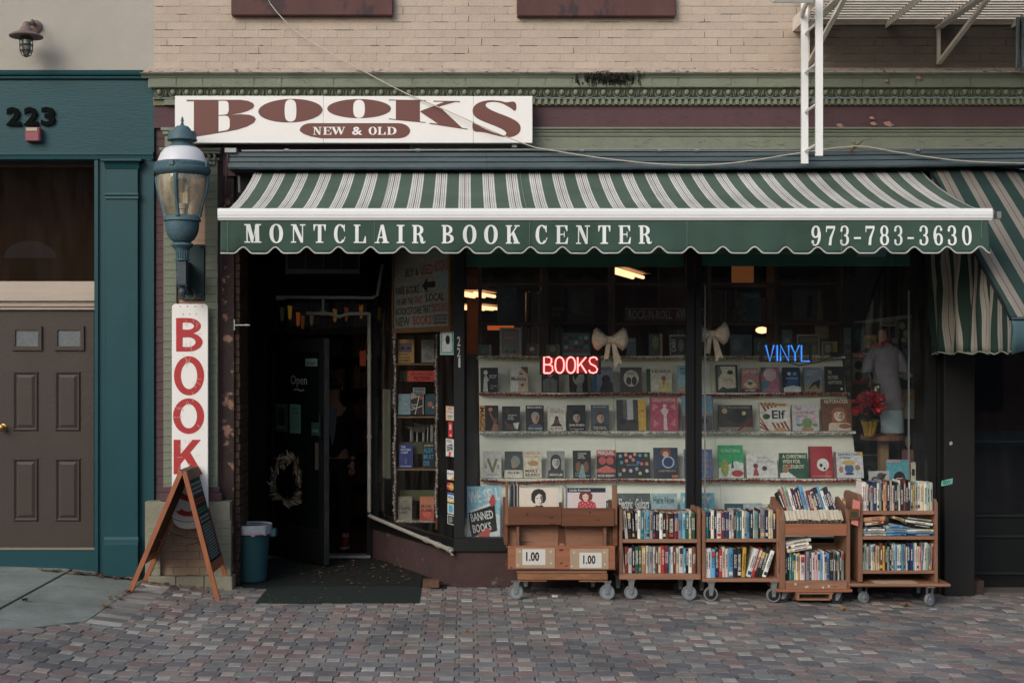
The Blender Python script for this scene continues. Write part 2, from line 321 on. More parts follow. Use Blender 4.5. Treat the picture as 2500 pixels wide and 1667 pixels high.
def put_text(mb, s, x0, x1, z0, z1, y, m=0, bold=0, rot=0, thick=0):
    """fit text into the xz rectangle on plane y (facing -y)"""
    V, F, ax, bx, az, bz = text_mesh(s, bold)
    cx, cz = (x0+x1)/2, (z0+z1)/2; W, H = x1-x0, z1-z0
    if rot in (90, -90): W, H = H, W
    sx, sz = W/max(bx-ax, 1e-5), H/max(bz-az, 1e-5); c, s_ = math.cos(R(rot)), math.sin(R(rot)); vv = []
    for v in V:
        a, b = (v[0]-(ax+bx)/2)*sx, (v[1]-(az+bz)/2)*sz
        vv.append((cx+a*c-b*s_, y, cz+a*s_+b*c))
    mb.add(vv, F, m)
    if thick:
        mb.add([(a, y+thick, c_) for a, _, c_ in vv], [tuple(reversed(f)) for f in F], m)
def scribble(mb, x0, x1, z, h, y, m=0, seed=0, slope=0, gap=.5):
    rr = random.Random(seed); x = x0
    while x < x1-h*.3:
        wl = h*rr.uniform(.25, .5); zz = z+slope*(x-x0)
        k = rr.random()
        mb.quad((x, y, zz), (x+wl*.35, y, zz), (x+wl*.35, y, zz+h*rr.uniform(.7, 1)), (x, y, zz+h*.9), m=m)
        if k > .3: mb.quad((x, y-.0002, zz+h*.4), (x+wl, y-.0002, zz+h*.4), (x+wl, y-.0002, zz+h*.58), (x, y-.0002, zz+h*.58), m=m)
        x += wl*1.25
        if rr.random() < .18: x += h*gap
# ================================================================ GROUND
def sheet(name, xs, y0, y1, dz, m, k='structure', parent=None):
    mb = MB()
    for a, b in zip(xs, xs[1:]):
        mb.quad((a, y0, gh(a)+dz), (b, y0, gh(b)+dz), (b, y1, gh(b)+dz), (a, y1, gh(a)+dz))
    o = mb.build(name, m, parent)
    if k: kind(o, k)
    return o
XS = [-30, -9, -4, -3.49, -2.8, -2.5, -2.2, 1, 4.3, 9, 30]
M_CONC = mat('concrete_slab', S(130, 138, 131), .9, .14, 3, .5, 130, rnd=.04, stcol=S(90, 94, 88), stth=.66, stsc=2.2, speck=.28)
ground = sheet('ground', XS, -4.0, 6.5, -.06, M_DARKJ)
M_ASPH = mat('asphalt', S(70, 70, 70), .9, .2, 8, .5, 90)
kind(MB().box(-40, 40, -19, -4.0, -.32, -.16).build('road', M_ASPH), 'structure')
kind(MB().box(-40, 40, -4.16, -4.0, -.3, -.005).build('kerb', mat('kerb_stone', S(120, 118, 112), .9, .15, 5, .3)), 'structure')
kind(MB().box(-40, 40, -24, -19, -.4, -.02).build('far_pavement', M_CONC), 'structure')
# concrete pavement on the left, slabs with recessed joints
pav = thing('concrete_pavement', 'x', 'x'); del pav['label']; del pav['category']; kind(pav, 'structure')
EDGE = [(-2.79, 0), (-2.76, -.8), (-2.73, -1.62)]
def conc_bottom(x): return -1.75 if x > -2.73 else (-1.75-(-2.73-x)*1.35 if x > -3.3 else -2.52-(-3.3-x)*.12)
ys = [.6, -.07, -.70, -1.33, -1.96, -2.6]
for (xa, xb) in ((-9, -6.2), (-6.18, -3.44), (-3.42, -2.76)):
    for ya, yb in zip(ys, ys[1:]):
        g = .0045; xr = [xa+g] + [x for x in (-4, -3.49, -3.3, -3.1, -2.9) if xa < x < xb] + [xb-g]
        v = []; fs = []
        for x in xr:
            y1 = ya-g; y0 = max(yb+g, conc_bottom(x)) if yb+g < -1.7 else yb+g
            if y0 > y1: y0 = y1
            for y in (y0, y1):
                v.append((x, y, gh(x))); v.append((x, y, gh(x)-.05))
        for i in range(len(xr)-1):
            a = i*4; b = a+4
            fs += [(a, b, b+2, a+2), (a+1, a, b, b+1), (a+2, a+3, b+3, b+2)]
        fs += [(0, 2, 3, 1), (len(v)-4, len(v)-3, len(v)-1, len(v)-2)]
        MB().add(v, fs).build('concrete_slab', M_CONC, pav)
# interlocking pavers
pv = thing('brick_pavement', 'x', 'x'); del pv['label']; del pv['category']; kind(pv, 'structure')
PAVC = [S(116, 112, 107), S(107, 106, 104), S(119, 109, 103), S(98, 97, 97), S(115, 100, 97), S(111, 111, 107), S(91, 90, 91), S(119, 112, 104)]
M_PAV = [mat(f'paver_{i}', tuple(v*1.42 for v in c), .92, .16, 12, .5, 140, rnd=.07, speck=.24) for i, c in enumerate(PAVC)]
M_PAVL = [mat(f'paver_light_{i}', tuple(v*1.5 for v in c), .92, .14, 12, .5, 140, rnd=.07, speck=.24) for i, c in enumerate([S(144, 142, 134), S(136, 132, 125), S(138, 128, 120)])]
PX, PY = .25, .125; ow, oh, sw = .156, .156, .094
def octo(w, h, c, g):
    a, b = w/2-g, h/2-g; return [(-a, -b+c), (-a+c, -b), (a-c, -b), (a, -b+c), (a, b-c), (a-c, b), (-a+c, b), (-a, b-c)]
def pave_geo(poly, t=.05, cham=.006):
    n = len(poly); v = [(x*(1-cham/abs(max(abs(x), .03))), y*(1-cham/max(abs(y), .03)), 0) for x, y in poly]+[(x, y, -cham*.6) for x, y in poly]+[(x, y, -t) for x, y in poly]
    f = [tuple(range(n))]+[(i+n*k, (i+1) % n+n*k, (i+1) % n+n*(k+1), i+n*(k+1)) for k in (0, 1) for i in range(n)]
    return v, f
OCT = pave_geo(octo(ow, oh, .031, .003)); SQ = pave_geo([(-sw/2+.002, -sw/2+.002), (sw/2-.002, -sw/2+.002), (sw/2-.002, sw/2-.002), (-sw/2+.002, sw/2-.002)])
om = []
for m in M_PAV: om.append(MB().add(*OCT).mesh('paver', m))
sm = [MB().add(*SQ).mesh('paver', m) for m in M_PAVL+M_PAV[:4]]
cells = []
ny = int(4.0/PY)+1
for j in range(ny):
    y = .02-j*PY
    for i in range(-60, 76):
        x = (i+.5*(j % 2))*PX
        for kd, xx in ((0, x), (1, x+PX/2)):
            if xx < -2.50-.04 and y > -1.75: continue
            if xx < -2.70 and y > conc_bottom(xx)-.05: continue
            if -1.98 < xx < -.2 and y > -.02: continue
            vis = abs((xx)*3266/(CD+y)+1140-1250) < 1330
            rr = random.random()
            jx, jy, jz, tr = random.uniform(-.002, .002), random.uniform(-.002, .002), random.uniform(-.0035, .0025), R(random.uniform(-.9, .9))
            # clustering of tones
            n = math.sin(xx*1.7+y*2.3)+math.sin(xx*.9-y*3.1+2)
            ci = int((random.random()*5+n+1.5)) % 8
            cells.append((y if vis else 9, xx, y, kd, jx, jy, jz, tr, ci))
cells.sort()
stuff = {}
for q, (key, xx, y, kd, jx, jy, jz, tr, ci) in enumerate(cells):
    z = gh(xx)+jz; tilt = (gh(xx+.1)-gh(xx-.1))/.2
    edge = xx-.085 < -2.5 < xx+.085 and y > -1.75
    if q < 300 and not edge:
        me = om[ci] if kd == 0 else sm[ci % len(sm)]
        o = bpy.data.objects.new('paver', me); COL.objects.link(o); o.parent = pv
        o.location = (xx+jx, y+jy, z); o.rotation_euler = (tr, -math.atan(tilt), tr*.7)
    else:
        V, F = (OCT, SQ)[kd]; mi = ci if kd == 0 else 8+ci % len(sm)
        M = Matrix.Rotation(-math.atan(tilt)+tr*.6, 3, 'Y') @ Matrix.Rotation(tr, 3, 'X')
        pts_ = [Vector((xx+jx, y+jy, z))+M @ Vector(v) for v in V]
        if edge:
            for p_ in pts_: p_.x = max(p_.x, -2.502)
        stuff.setdefault('s', MB()).add(pts_, F, mi)
kind(stuff['s'].build('paver_field', M_PAV+M_PAVL+M_PAV[:4], pv), 'stuff')
mb = MB()   # soldier course beside the concrete slabs
y = -.0
while y > -1.75:
    b = random.uniform(-.003, .003); o = MB().box(-2.755, -2.505, y-.118, y, -.05, 0)
    for i, v in enumerate(o.v): o.v[i] = (v[0], v[1], v[2]+gh(v[0])+b)
    o.build('paver', random.choice(M_PAV[:4]+M_PAVL[:2]), pv); y -= .123
# ================================================================ FAR SIDE OF THE STREET (seen only as reflection)
M_FAR = mat('far_brick', S(130, 92, 74), .9, .2, 3, .2, 30)
M_FARG = mat('far_glass', S(30, 36, 42), .2, .1, 3, 0)
M_FARW = mat('far_trim', S(196, 190, 178), .8, .1, 3, 0)
for k, (xa, xb, h, mm) in enumerate([(-22, -9, 8.2, M_FAR), (-9, 1.5, 5.0, mat('far_render', S(92, 84, 78), .9, .1, 2, 0)), (1.5, 12, 4.8, mat('far_brick_dark', S(96, 74, 64), .9, .2, 3, .2, 30)), (12, 24, 4.6, M_FAR)]):
    b = thing('building', ['red brick shop building at the left across the street', 'pale rendered shop building facing the bookshop across the street', 'dark brick shop building across the street', 'red brick building at the right end across the street'][k], 'building', (xa, -23, 0))
    MB().box(xa, xb, -31, -23, -.05, h).build('wall', mm, b)
    MB().box(xa, xb, -23.0, -22.7, h-.3, h+.1).build('cornice', M_FARW, b)
    x = xa+.9
    while x < xb-1.6:
        if h > 5.2:
            MB().box(x, x+1.1, -23, -22.94, 3.3, 4.5).build('window', M_FARG, b)
            MB().prism([(x-.12, 4.5), (x+1.22, 4.5)]+ell(x+.55, 4.5, .67, .45, 0, 180, 10)[1:-1], -22.95, -22.9).build('window_arch', M_FARW, b)
        MB().box(x-.1, x+1.3, -23, -22.95, .5, 2.8).build('shop_window', M_FARG, b)
        x += 2.3
# ================================================================ UPPER WALL OF THE BOOKSHOP BUILDING
XL = px(376); XR = 6.2
up = thing('upper_wall', 'beige painted brick wall of the upper storey above the green cornice', 'wall', (XL, 0, pz(172)))
z0 = pz(170); BH = 19.2/PM; BW = 64/PM
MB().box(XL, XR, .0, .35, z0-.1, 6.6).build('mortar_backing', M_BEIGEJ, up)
g = .0010; c = .0018
def brick_geo(w, h, t=.0034):
    v = [(-w/2, 0, -h/2), (w/2, 0, -h/2), (w/2, 0, h/2), (-w/2, 0, h/2), (-w/2+c, -t, -h/2+c), (w/2-c, -t, -h/2+c), (w/2-c, -t, h/2-c), (-w/2+c, -t, h/2-c)]
    v[0:4] = [(a, -t*.55, b) for a, _, b in v[0:4]]+[]
    v += [(-w/2, 0, -h/2), (w/2, 0, -h/2), (w/2, 0, h/2), (-w/2, 0, h/2)]
    return v, [(4, 5, 6, 7), (0, 1, 5, 4), (1, 2, 6, 5), (2, 3, 7, 6), (3, 0, 4, 7), (8, 9, 1, 0), (9, 10, 2, 1), (10, 11, 3, 2), (11, 8, 0, 3)]
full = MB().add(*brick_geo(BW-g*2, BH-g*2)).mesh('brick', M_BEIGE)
SILLS = [(px(568), px(960)), (px(1262), px(1647))]
bl = []
for k in range(20):
    zc = z0+BH*(k+.5); x = XL-(BW/2 if k % 2 else 0)
    while x < XR:
        a, b = max(x, XL), min(x+BW, XR); x += BW
        if b-a < .03: continue
        zt = zc
        if k >= 7 and any(a < s1 and b > s0 for s0, s1 in SILLS):
            for s0, s1 in SILLS:
                if a < s1 and b > s0:
                    if a < s0: b = s0
                    elif b > s1: a = s1
                    else: b = a
            if b-a < .03: continue
        bl.append((k*1.0+abs((a+b)/2)*.001, a, b, zt))
bl.sort(); rest = MB(); cr = MB()
for q, (_, a, b, zc) in enumerate(bl):
    jy = random.uniform(-.0015, .0015)
    if q < 300:
        if b-a > BW*.98: o = bpy.data.objects.new('brick', full); COL.objects.link(o)
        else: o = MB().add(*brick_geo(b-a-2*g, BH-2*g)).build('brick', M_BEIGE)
        o.parent = up; o.matrix_parent_inverse = Matrix.Translation(-Vector(up.location)); o.location = ((a+b)/2, jy, zc)
        o.rotation_euler = (R(random.uniform(-.5, .5)), 0, R(random.uniform(-.25, .25)))
    else:
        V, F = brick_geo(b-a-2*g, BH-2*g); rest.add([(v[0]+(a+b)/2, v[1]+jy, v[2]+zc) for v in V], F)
    if random.random() < .24:
        l = random.uniform(.03, .18); s = random.uniform(a, b-.03); cr.box(s, min(s+l, b+.05), -.0045, -.002, zc-BH/2-.0016, zc-BH/2+random.uniform(.001, .004))
    if random.random() < .10: cr.box(b-.002, b+.0015, -.0045, -.002, zc-BH/2, zc+BH/2*random.uniform(-.2, 1))
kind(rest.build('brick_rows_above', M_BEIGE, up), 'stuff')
kind(cr.build('open_joints', M_CRACK, up), 'stuff')
M_SILL = mat('brown_window_sill', S(84, 56, 54), .7, .25, 5, .3, 40, stcol=S(60, 46, 50), stth=.55, stsc=3, stretch=(1, 1, .5))
for k, (a, b) in enumerate(SILLS):
    Y = (38, 40)[k]
    t = thing('window_sill', ['dark brown stone window sill at the top left of the beige brick wall', 'dark brown stone window sill at the top middle of the beige brick wall'][k], 'window sill', ((a+b)/2, -.04, pz(Y)), group='brown sills of the upper windows')
    MB().box(a, b, -.075, .02, pz(Y, -.07), pz(Y, -.07)+.19).build('sill_stone', M_SILL, t, bevel=.006)
    MB().box(a+.1, b-.1, -.012, .02, pz(Y)+.19, pz(Y)+1.5).build('window_glass', mat('upper_window_glass', S(40, 44, 46), .1, .1, 2, 0), t)
# ================================================================ CORNICE
co = thing('shop_cornice', 'sage green moulded cornice with egg and dart band and maroon frieze above the shop', 'cornice', (XL, 0, pz(365)))
x0c = px(360)
def run(name, prof, m, xa=XL, xb=XR, par=co, mitre=None):   # prof: (y,z) closed polygon
    mb = MB(); n = len(prof)
    v = [((xa if mitre is None else xa+mitre*(y)), y, z) for y, z in prof]+[(xb, y, z) for y, z in prof]
    mb.add(v, [tuple(range(n)), tuple(range(2*n-1, n-1, -1))]+[(i, n+i, n+(i+1) % n, (i+1) % n) for i in range(n)])
    return mb.build(name, m, par)
Z = lambda Y, y=0: pz(Y, y)
M_PKEDGE = mat('peeling_beige_ledge', S(172, 158, 144), .9, .2, 12, .6, 50, stcol=S(92, 72, 62), stth=.56, stsc=14)
run('top_slope', [(0, Z(166)), (0, Z(176)), (-.15, Z(177, -.15)), (-.15, Z(174, -.15))], M_PKEDGE, x0c)
run('crown_moulding', [(0, Z(176)-.001), (0, Z(191)), (-.11, Z(191, -.11)), (-.12, Z(186, -.12)), (-.145, Z(180, -.14)), (-.148, Z(177.3, -.148))], M_GREEN, x0c, mitre=.2)
run('fascia_board', [(0, Z(191)-.001), (0, Z(214)), (-.105, Z(214, -.105)), (-.1, Z(191.4, -.1))], M_GREEN, x0c+.03)
for i in range(70):   # vertical joints in the terracotta blocks, slightly uneven proud plates
    xa = x0c+.04+i*.1127*2+random.uniform(-.01, .01)
    if xa > XR: break
    MB().box(xa, xa+.2254-.0065, -.108-random.uniform(0, .0025), -.1, Z(212.5, -.105), Z(192.5, -.1)).build('fascia_block', M_GREEN, co)
run('egg_band_bed', [(0, Z(214)-.001), (0, Z(238)), (-.03, Z(238, -.03)), (-.075, Z(216, -.07))], M_GREEND, XL+.01)
egg = MB(); pitch = 33.7/PM; x = XL+.06
eg_n = 0; eggm = None
while x < XR-.1:
    zc = Z(226, -.06)
    o = MB()
    o.ball((0, -.062, 0), .031, 0, 8, sx=.82, sz=.95)
    o.tube([(.036*math.cos(R(a))*1.0, -.062-.004*math.sin(R(a)), .036*math.sin(R(a))*1.1) for a in range(165, 376, 35)], .0055, 5, 0)
    o.tube([(.044+.006*math.sin(R(a)), -.055, .03*math.cos(R(a))) for a in range(0, 181, 45)], .0045, 5, 0)
    o.prism([(.054, .034), (.066, .034), (.062, -.034), (.058, -.034)], -.07, -.04, 0)
    if eggm is None: eggm = o.mesh('egg_ornament', M_GREEN, True)
    q = bpy.data.objects.new('egg_ornament', eggm); COL.objects.link(q); q.parent = co; q.matrix_parent_inverse = Matrix.Translation(-Vector(co.location)); q.location = (x, 0, zc); x += pitch
run('dentil_bed', [(0, Z(238)-.001), (0, Z(258)), (-.026, Z(258, -.02)), (-.026, Z(239, -.02))], M_GREEND)
dm = MB().box(-.014, .014, -.048, -.02, -.022, .024).mesh('dentil', M_GREEN); x = XL+.2
dmb = MB(); nd = 0
while x < XR-.05:
    q = bpy.data.objects.new('dentil', dm); COL.objects.link(q); q.parent = co; q.matrix_parent_inverse = Matrix.Translation(-Vector(co.location)); q.location = (x, 0, Z(249, -.03)); x += 15.5/PM; nd += 1
run('dentil_cap', [(-.02, Z(239, -.03)), (-.02, Z(242, -.03)), (-.052, Z(242, -.05)), (-.052, Z(239, -.05))], M_GREEN)
run('maroon_frieze', [(.1, Z(258)-.001), (.1, Z(313)), (-.006, Z(313)), (-.006, Z(258)-.001)], M_MAROON)
run('architrave_moulding', [(.1, Z(313)-.001), (.1, Z(334)), (-.02, Z(334)), (-.026, Z(329)), (-.022, Z(327)), (-.036, Z(323)), (-.032, Z(320)), (-.05, Z(317)), (-.05, Z(313))], M_GREEN, px(1000))
run('architrave_face', [(.1, Z(334)-.001), (.1, Z(370)), (-.012, Z(370)), (-.012, Z(334)-.001)], M_GREEN, px(1000))
run('soffit_wall', [(.1, Z(313)-.001), (.1, Z(430)), (-.004, Z(430)), (-.004, Z(313)-.001)], M_MAROON, px(545), px(1000)-.001)
rk = random.Random(12); cm = MB()
def crack(x, y, z, dx, dz, n, w_):
    for _ in range(n):
        x2, z2 = x+dx*rk.uniform(.5, 1.4)+rk.gauss(0, .004), z+dz*rk.uniform(.5, 1.4)+rk.gauss(0, .004)
        cm.quad((x, y, z), (x2, y, z2), (x2+w_*.5, y, z2+w_), (x+w_*.5, y, z+w_)); x, z = x2, z2
for i in range(90):
    x = rk.uniform(x0c+.1, XR); crack(x, -.1515, Z(rk.uniform(178, 182), -.15), .012*rk.choice((-1, 1)), -.001, rk.randint(2, 7), .002)
for i in range(60): x = rk.uniform(x0c+.1, XR); crack(x, -.1125, Z(rk.uniform(194, 210), -.11), .006*rk.choice((-1, 1)), -.006, rk.randint(2, 5), .0018)
for i in range(40): x = rk.uniform(px(1310), XR); crack(x, -.0145, Z(rk.uniform(336, 358)), .012*rk.choice((-1, 1)), -.003, rk.randint(2, 8), .0018)
for i in range(40): x = rk.uniform(px(1310), XR); crack(x, -.0075, Z(rk.uniform(262, 308)), .014*rk.choice((-1, 1)), -.001, rk.randint(2, 7), .0016)
x = x0c+.1
while x < XR: cm.quad((x, -.1515, Z(181, -.15)), (x+.002, -.1515, Z(181, -.15)), (x+.002, -.1515, Z(177.5, -.15)), (x, -.1515, Z(177.5, -.15))); x += .2254
kind(cm.build('paint_cracks', M_CRACK, co), 'stuff')
# flaking paint curls and dark gap in the frieze
for k, (X, Y, s) in enumerate([(2050, 308, .05), (2128, 290, .04), (2132, 304, .05), (2168, 305, .07), (2232, 198, .05), (2155, 205, .035)]):
    x, _, z = P(X, Y, -.01); yy = -.012 if Y > 250 else -.112
    a = random.uniform(0, 3); f = MB().add([(x-s*.6, yy, z+s*.3), (x+s*.1, yy-.02, z+s*.4), (x+s*.7, yy-.012, z-s*.1), (x+s*.2, yy-.03, z-s*.35), (x-s*.4, yy-.01, z-s*.1)], [(0, 1, 2, 3, 4)])
    f.build('paint_flake', C(150, 116, 108, .9), co)
# black water stain as grime patches, with a shape of their own
M_SOOT = mat('soot_stain', S(34, 34, 26), .95, .4, 20, .2)
rs = random.Random(3); mb = MB()
for i in range(330):
    X = rs.gauss(1490, 42); 
    if not 1400 < X < 1575: continue
    Y = rs.uniform(177, 204); l = rs.uniform(2, 13); w_ = rs.uniform(.4, 2.2)
    x, _, z = P(X, Y, -.112); z1 = max(pz(Y+l, -.112), pz(213, -.112))
    pol = [(x, z), (x+w_*.003, z-.004), (x+w_*.0035, (z+z1)/2), (x+w_*.002, z1), (x-w_*.001, z1+.01), (x-w_*.002, (z+z1)/2)]
    mb.prism(pol, -.1115-.00001*i if Y > 190 else -.1485, -.1, 0)
kind(mb.build('water_stain', M_SOOT, co), 'stuff')
# ================================================================ PIER
pr = thing('brick_pier', 'painted brick pier in maroon, sage green and salmon behind the lantern and red lettered board', 'pier', (px(450), 0, 0))
H0 = gh(-2.4); zt = Z(313)
MB().box(px(378), px(541), .03, .5, -.05, zt).build('pier_core', M_MAROON, pr)
ph = 19.2/PM
mp = {}
def pier_col(xa, xb, y, m, za, zb, zskip=None):
    k = 0; z = za
    while z < zb-.01:
        h = min(ph, zb-z); j = random.uniform(-.002, .002)
        b = MB().add(*brick_geo(xb-xa-.002, h-.003, .005)).mesh('brick', m) if (xa, h) not in mp else mp[(xa, h)]
        mp[(xa, h)] = b; o = bpy.data.objects.new('brick', b); COL.objects.link(o); o.parent = pr; o.matrix_parent_inverse = Matrix.Translation(-Vector(pr.location))
        o.location = ((xa+xb)/2+j*.5, y+j, z+h/2); o.rotation_euler = (R(random.uniform(-.6, .6)), 0, R(random.uniform(-.6, .6))); z += ph
zp = pz(1221)
pier_col(px(379), px(402), .03, M_MAROON, zp, zt)
MB().box(px(402), px(434), -.045, .03, zp, Z(392)).build('pier_backing', M_GREEND, pr); pier_col(px(402), px(434), -.045, M_GREEN, zp+.08, Z(394))
MB().box(px(434), px(503), -.01, .03, zp, Z(392)).build('pier_backing', M_PINK, pr); pier_col(px(435), px(502), -.01, M_PINK, zp, Z(394))
MB().box(px(503), px(534), -.045, .03, zp, Z(392)).build('pier_backing', M_GREEND, pr); pier_col(px(503), px(534), -.045, M_GREEN, zp+.08, Z(394))
cp = MB().box(px(396), px(541), -.07, .03, Z(378), Z(372)).box(px(394), px(543), -.085, .03, Z(371.8), Z(364)).box(px(400), px(538), -.052, .03, Z(394), Z(388)).build('capital_slab', M_GREEN, pr, bevel=.004)
for X in (513, 527):
    MB().tube([(px(X), -.07, Z(380)), (px(X+2), -.085, Z(386)), (px(X), -.07, Z(394))], .014, 8).build('capital_scroll', M_GREEN, pr, smooth=True)
MB().ball((px(518), -.055, Z(402)), .02).ball((px(526), -.055, Z(402)), .016).build('capital_drop', M_GREEN, pr, smooth=True)
MB().box(px(396), px(434), -.06, .03, Z(322), Z(314)).box(px(400), px(430), -.05, .03, Z(331), Z(322.2)).box(px(404), px(428), -.03, .03, Z(372), Z(331.2)).build('upper_capital', M_GREEN, pr, bevel=.004)
MB().box(px(404), px(440), -.046, -.01, Z(259), Z(240)).build('dentil_end_block', M_GREEN, pr)
M_PED = mat('grimy_pale_green', S(134, 131, 114), .85, .2, 6, .4, 50, stcol=S(74, 72, 60), stth=.6, stsc=4)
MB().box(px(361), px(392), -.1, .4, -.02, zp).box(px(526), px(566), -.1, .4, -.02, zp).box(px(392)+.0005, px(526)-.0005, -.1, .4, pz(1262), zp).box(px(392)+.001, px(526)-.001, -.055, .3, -.02, pz(1262)-.001).build('pedestal', M_PED, pr)
zz = gh(-2.6)+.07; row = 0
while zz < pz(1262, -.1)-.03:
    for (a, b, y, m) in ((px(361, -.1), px(392, -.1), -.1, M_PED), (px(526, -.1), px(564, -.1), -.1, M_PED)):
        o = MB().add(*brick_geo(b-a-.002, ph-.003, .005)).build('brick', m, pr); o.location = ((a+b)/2, y, zz+ph/2)
        o.matrix_parent_inverse = Matrix.Translation(-Vector(pr.location))
    s = px(393, -.06)+(.0 if row % 2 else -.11); 
    while s < px(526, -.06):
        a = max(s, px(393, -.06)); b = min(s+.22, px(525.5, -.06)); s += .22
        if b-a > .03:
            o = MB().add(*brick_geo(b-a-.002, ph-.003, .005)).build('brick', peel('peeling_salmon', S(156, 132, 112), S(66, 50, 42), .62, 5), pr); o.location = ((a+b)/2, -.055, zz+ph/2); o.matrix_parent_inverse = Matrix.Translation(-Vector(pr.location))
    zz += ph; row += 1
for k in range(3):
    a = px(361, -.12)+k*(px(566)-px(361))/3; b = a+(px(566)-px(361))/3-.004
    MB().box(a, b, -.12, .3, -.04, gh(-2.6)+.066).build('base_block', M_PED, pr, bevel=.006)
# base moulding of the green strips
for xa, xb in ((px(396), px(440)), (px(498), px(545))):
    MB().box(xa, xb, -.08, 0, zp, zp+.07).box(xa+.02, xb-.02, -.065, 0, zp+.071, zp+.12).build('base_moulding', M_MAROON, pr, bevel=.006)
# peeling post and bare brick jamb
MB().box(px(541), px(570), .02, .5, -.02, Z(430)).build('peeling_post', M_PEEL, pr)
for k in range(44):
    z = .02+k*ph
    if z+ph > Z(440): break
    MB().box(px(571), px(583)+random.uniform(-.006, .004), .05+random.uniform(-.008, .008), .5, z, z+ph-.008).build('brick', M_OLDBR, pr)
MB().box(px(570), px(580), .07, .5, -.02, Z(430)).build('jamb_backing', M_OLDBR, pr)
# ================================================================ TEAL BUILDING
tb = thing('teal_shopfront', 'teal painted wooden shopfront with stucco above, left of the bookshop', 'shopfront', (-4, 0, gh(-4)))
TL = -7.5; TR = px(377)
MB().box(TL, TR, .0, .35, Z(172), 6.6).build('stucco_wall', M_STUCCO, tb)
run('cornice_moulding', [(0, Z(172)), (0, Z(194)), (-.02, Z(194, -.02)), (-.03, Z(190, -.03)), (-.028, Z(187, -.03)), (-.05, Z(183, -.05)), (-.055, Z(179, -.05)), (-.06, Z(172, -.05))], M_TEAL, TL, px(362), tb)
MB().box(TL, TR-.002, -.004, .3, Z(372), Z(172)-.001).build('frieze_board', M_TEALB, tb)
run('architrave_moulding', [(0, Z(372)-.001), (0, Z(391)), (-.03, Z(389, -.03)), (-.036, Z(380, -.03)), (-.045, Z(378, -.04)), (-.045, Z(372, -.04))], M_TEAL, TL, TR-.002, tb)
MB().box(px(232), TR-.004, 0, .3, -.02, Z(391)-.001).build('pilaster_back', M_TEAL, tb)
MB().box(px(262), px(340), -.05, 0, pz(1334), Z(391)-.002).build('pilaster_shaft', M_TEAL, tb, bevel=.003)
run('pilaster_cap', [(-.05, Z(391)-.003), (-.05, Z(413)), (-.058, Z(412, -.05)), (-.07, Z(402, -.05)), (-.085, Z(396, -.05)), (-.085, Z(391)-.003)], M_TEAL, px(260), px(344), tb)
MB().box(px(254), px(352), -.11, 0, Z(393, -.1), Z(388, -.1)).build('pilaster_abacus', M_TEAL, tb)
run('pilaster_ring', [(-.05, Z(473)), (-.05, Z(487)), (-.066, Z(485, -.06)), (-.062, Z(480, -.06)), (-.072, Z(476, -.06)), (-.07, Z(473))], M_TEAL, px(261), px(342), tb)
run('pilaster_base', [(0, pz(1308)), (0, -.0), (-.085, .0), (-.085, pz(1326)), (-.07, pz(1321)), (-.068, pz(1314)), (-.056, pz(1308))], M_TEAL, px(259), px(342), tb)
MB().box(px(232), px(241), -.022, .0, pz(1395), Z(391)-.003).build('corner_bead', M_TEAL, tb)
DR = .16
MB().box(TL, px(232)-.001, .001, .3, Z(397, DR)+.001, Z(372)-.002).build('opening_head', M_TEAL, tb)
# transom
MB().box(TL, px(232)-.001, DR-.01, DR+.05, Z(408, DR), Z(396, DR)).build('transom_rail', mat('brown_transom_frame', S(72, 58, 52), .6, .1), tb)
tg = MB().quad((TL, DR, Z(690, DR)), (px(232), DR, Z(690, DR)), (px(232), DR, Z(406, DR)), (TL, DR, Z(406, DR))).build('transom_glass', glass('transom_glass', (.6, .52, .45), .9, .0, .02, (.2, .17, .14)), tb)
MB().box(px(366), px(384), .06, .3, -.05, Z(300)).build('corner_filler', M_TEAL, tb)
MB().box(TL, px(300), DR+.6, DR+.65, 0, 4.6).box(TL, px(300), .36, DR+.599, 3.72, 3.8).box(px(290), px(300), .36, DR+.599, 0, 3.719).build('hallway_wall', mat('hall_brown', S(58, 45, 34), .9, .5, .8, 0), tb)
M_CREAM = mat('cream_wood_trim', S(174, 161, 147), .7, .08, 6, .25, 40, stretch=(.4, 1, 5))
run('transom_sill', [(DR+.05, Z(687, DR)), (DR+.05, Z(756, DR)), (DR-.03, Z(756, DR)), (DR-.03, Z(749, DR)), (DR-.05, Z(748, DR)), (DR-.05, Z(738, DR)), (DR-.085, Z(735, DR)), (DR-.085, Z(712, DR)), (DR-.08, Z(688, DR))], M_CREAM, TL, px(232)-.001, tb)
M_DOOR = mat('brown_door_paint', S(62, 54, 49), .55, .12, 4, .2, 40)
dx0, dx1 = px(-16, DR), px(229, DR); dzt, dzb = Z(756, DR), Z(1334, DR)
door = MB().box(dx0, dx1, DR, DR+.045, dzb, dzt-.002).build('door', M_DOOR, tb)
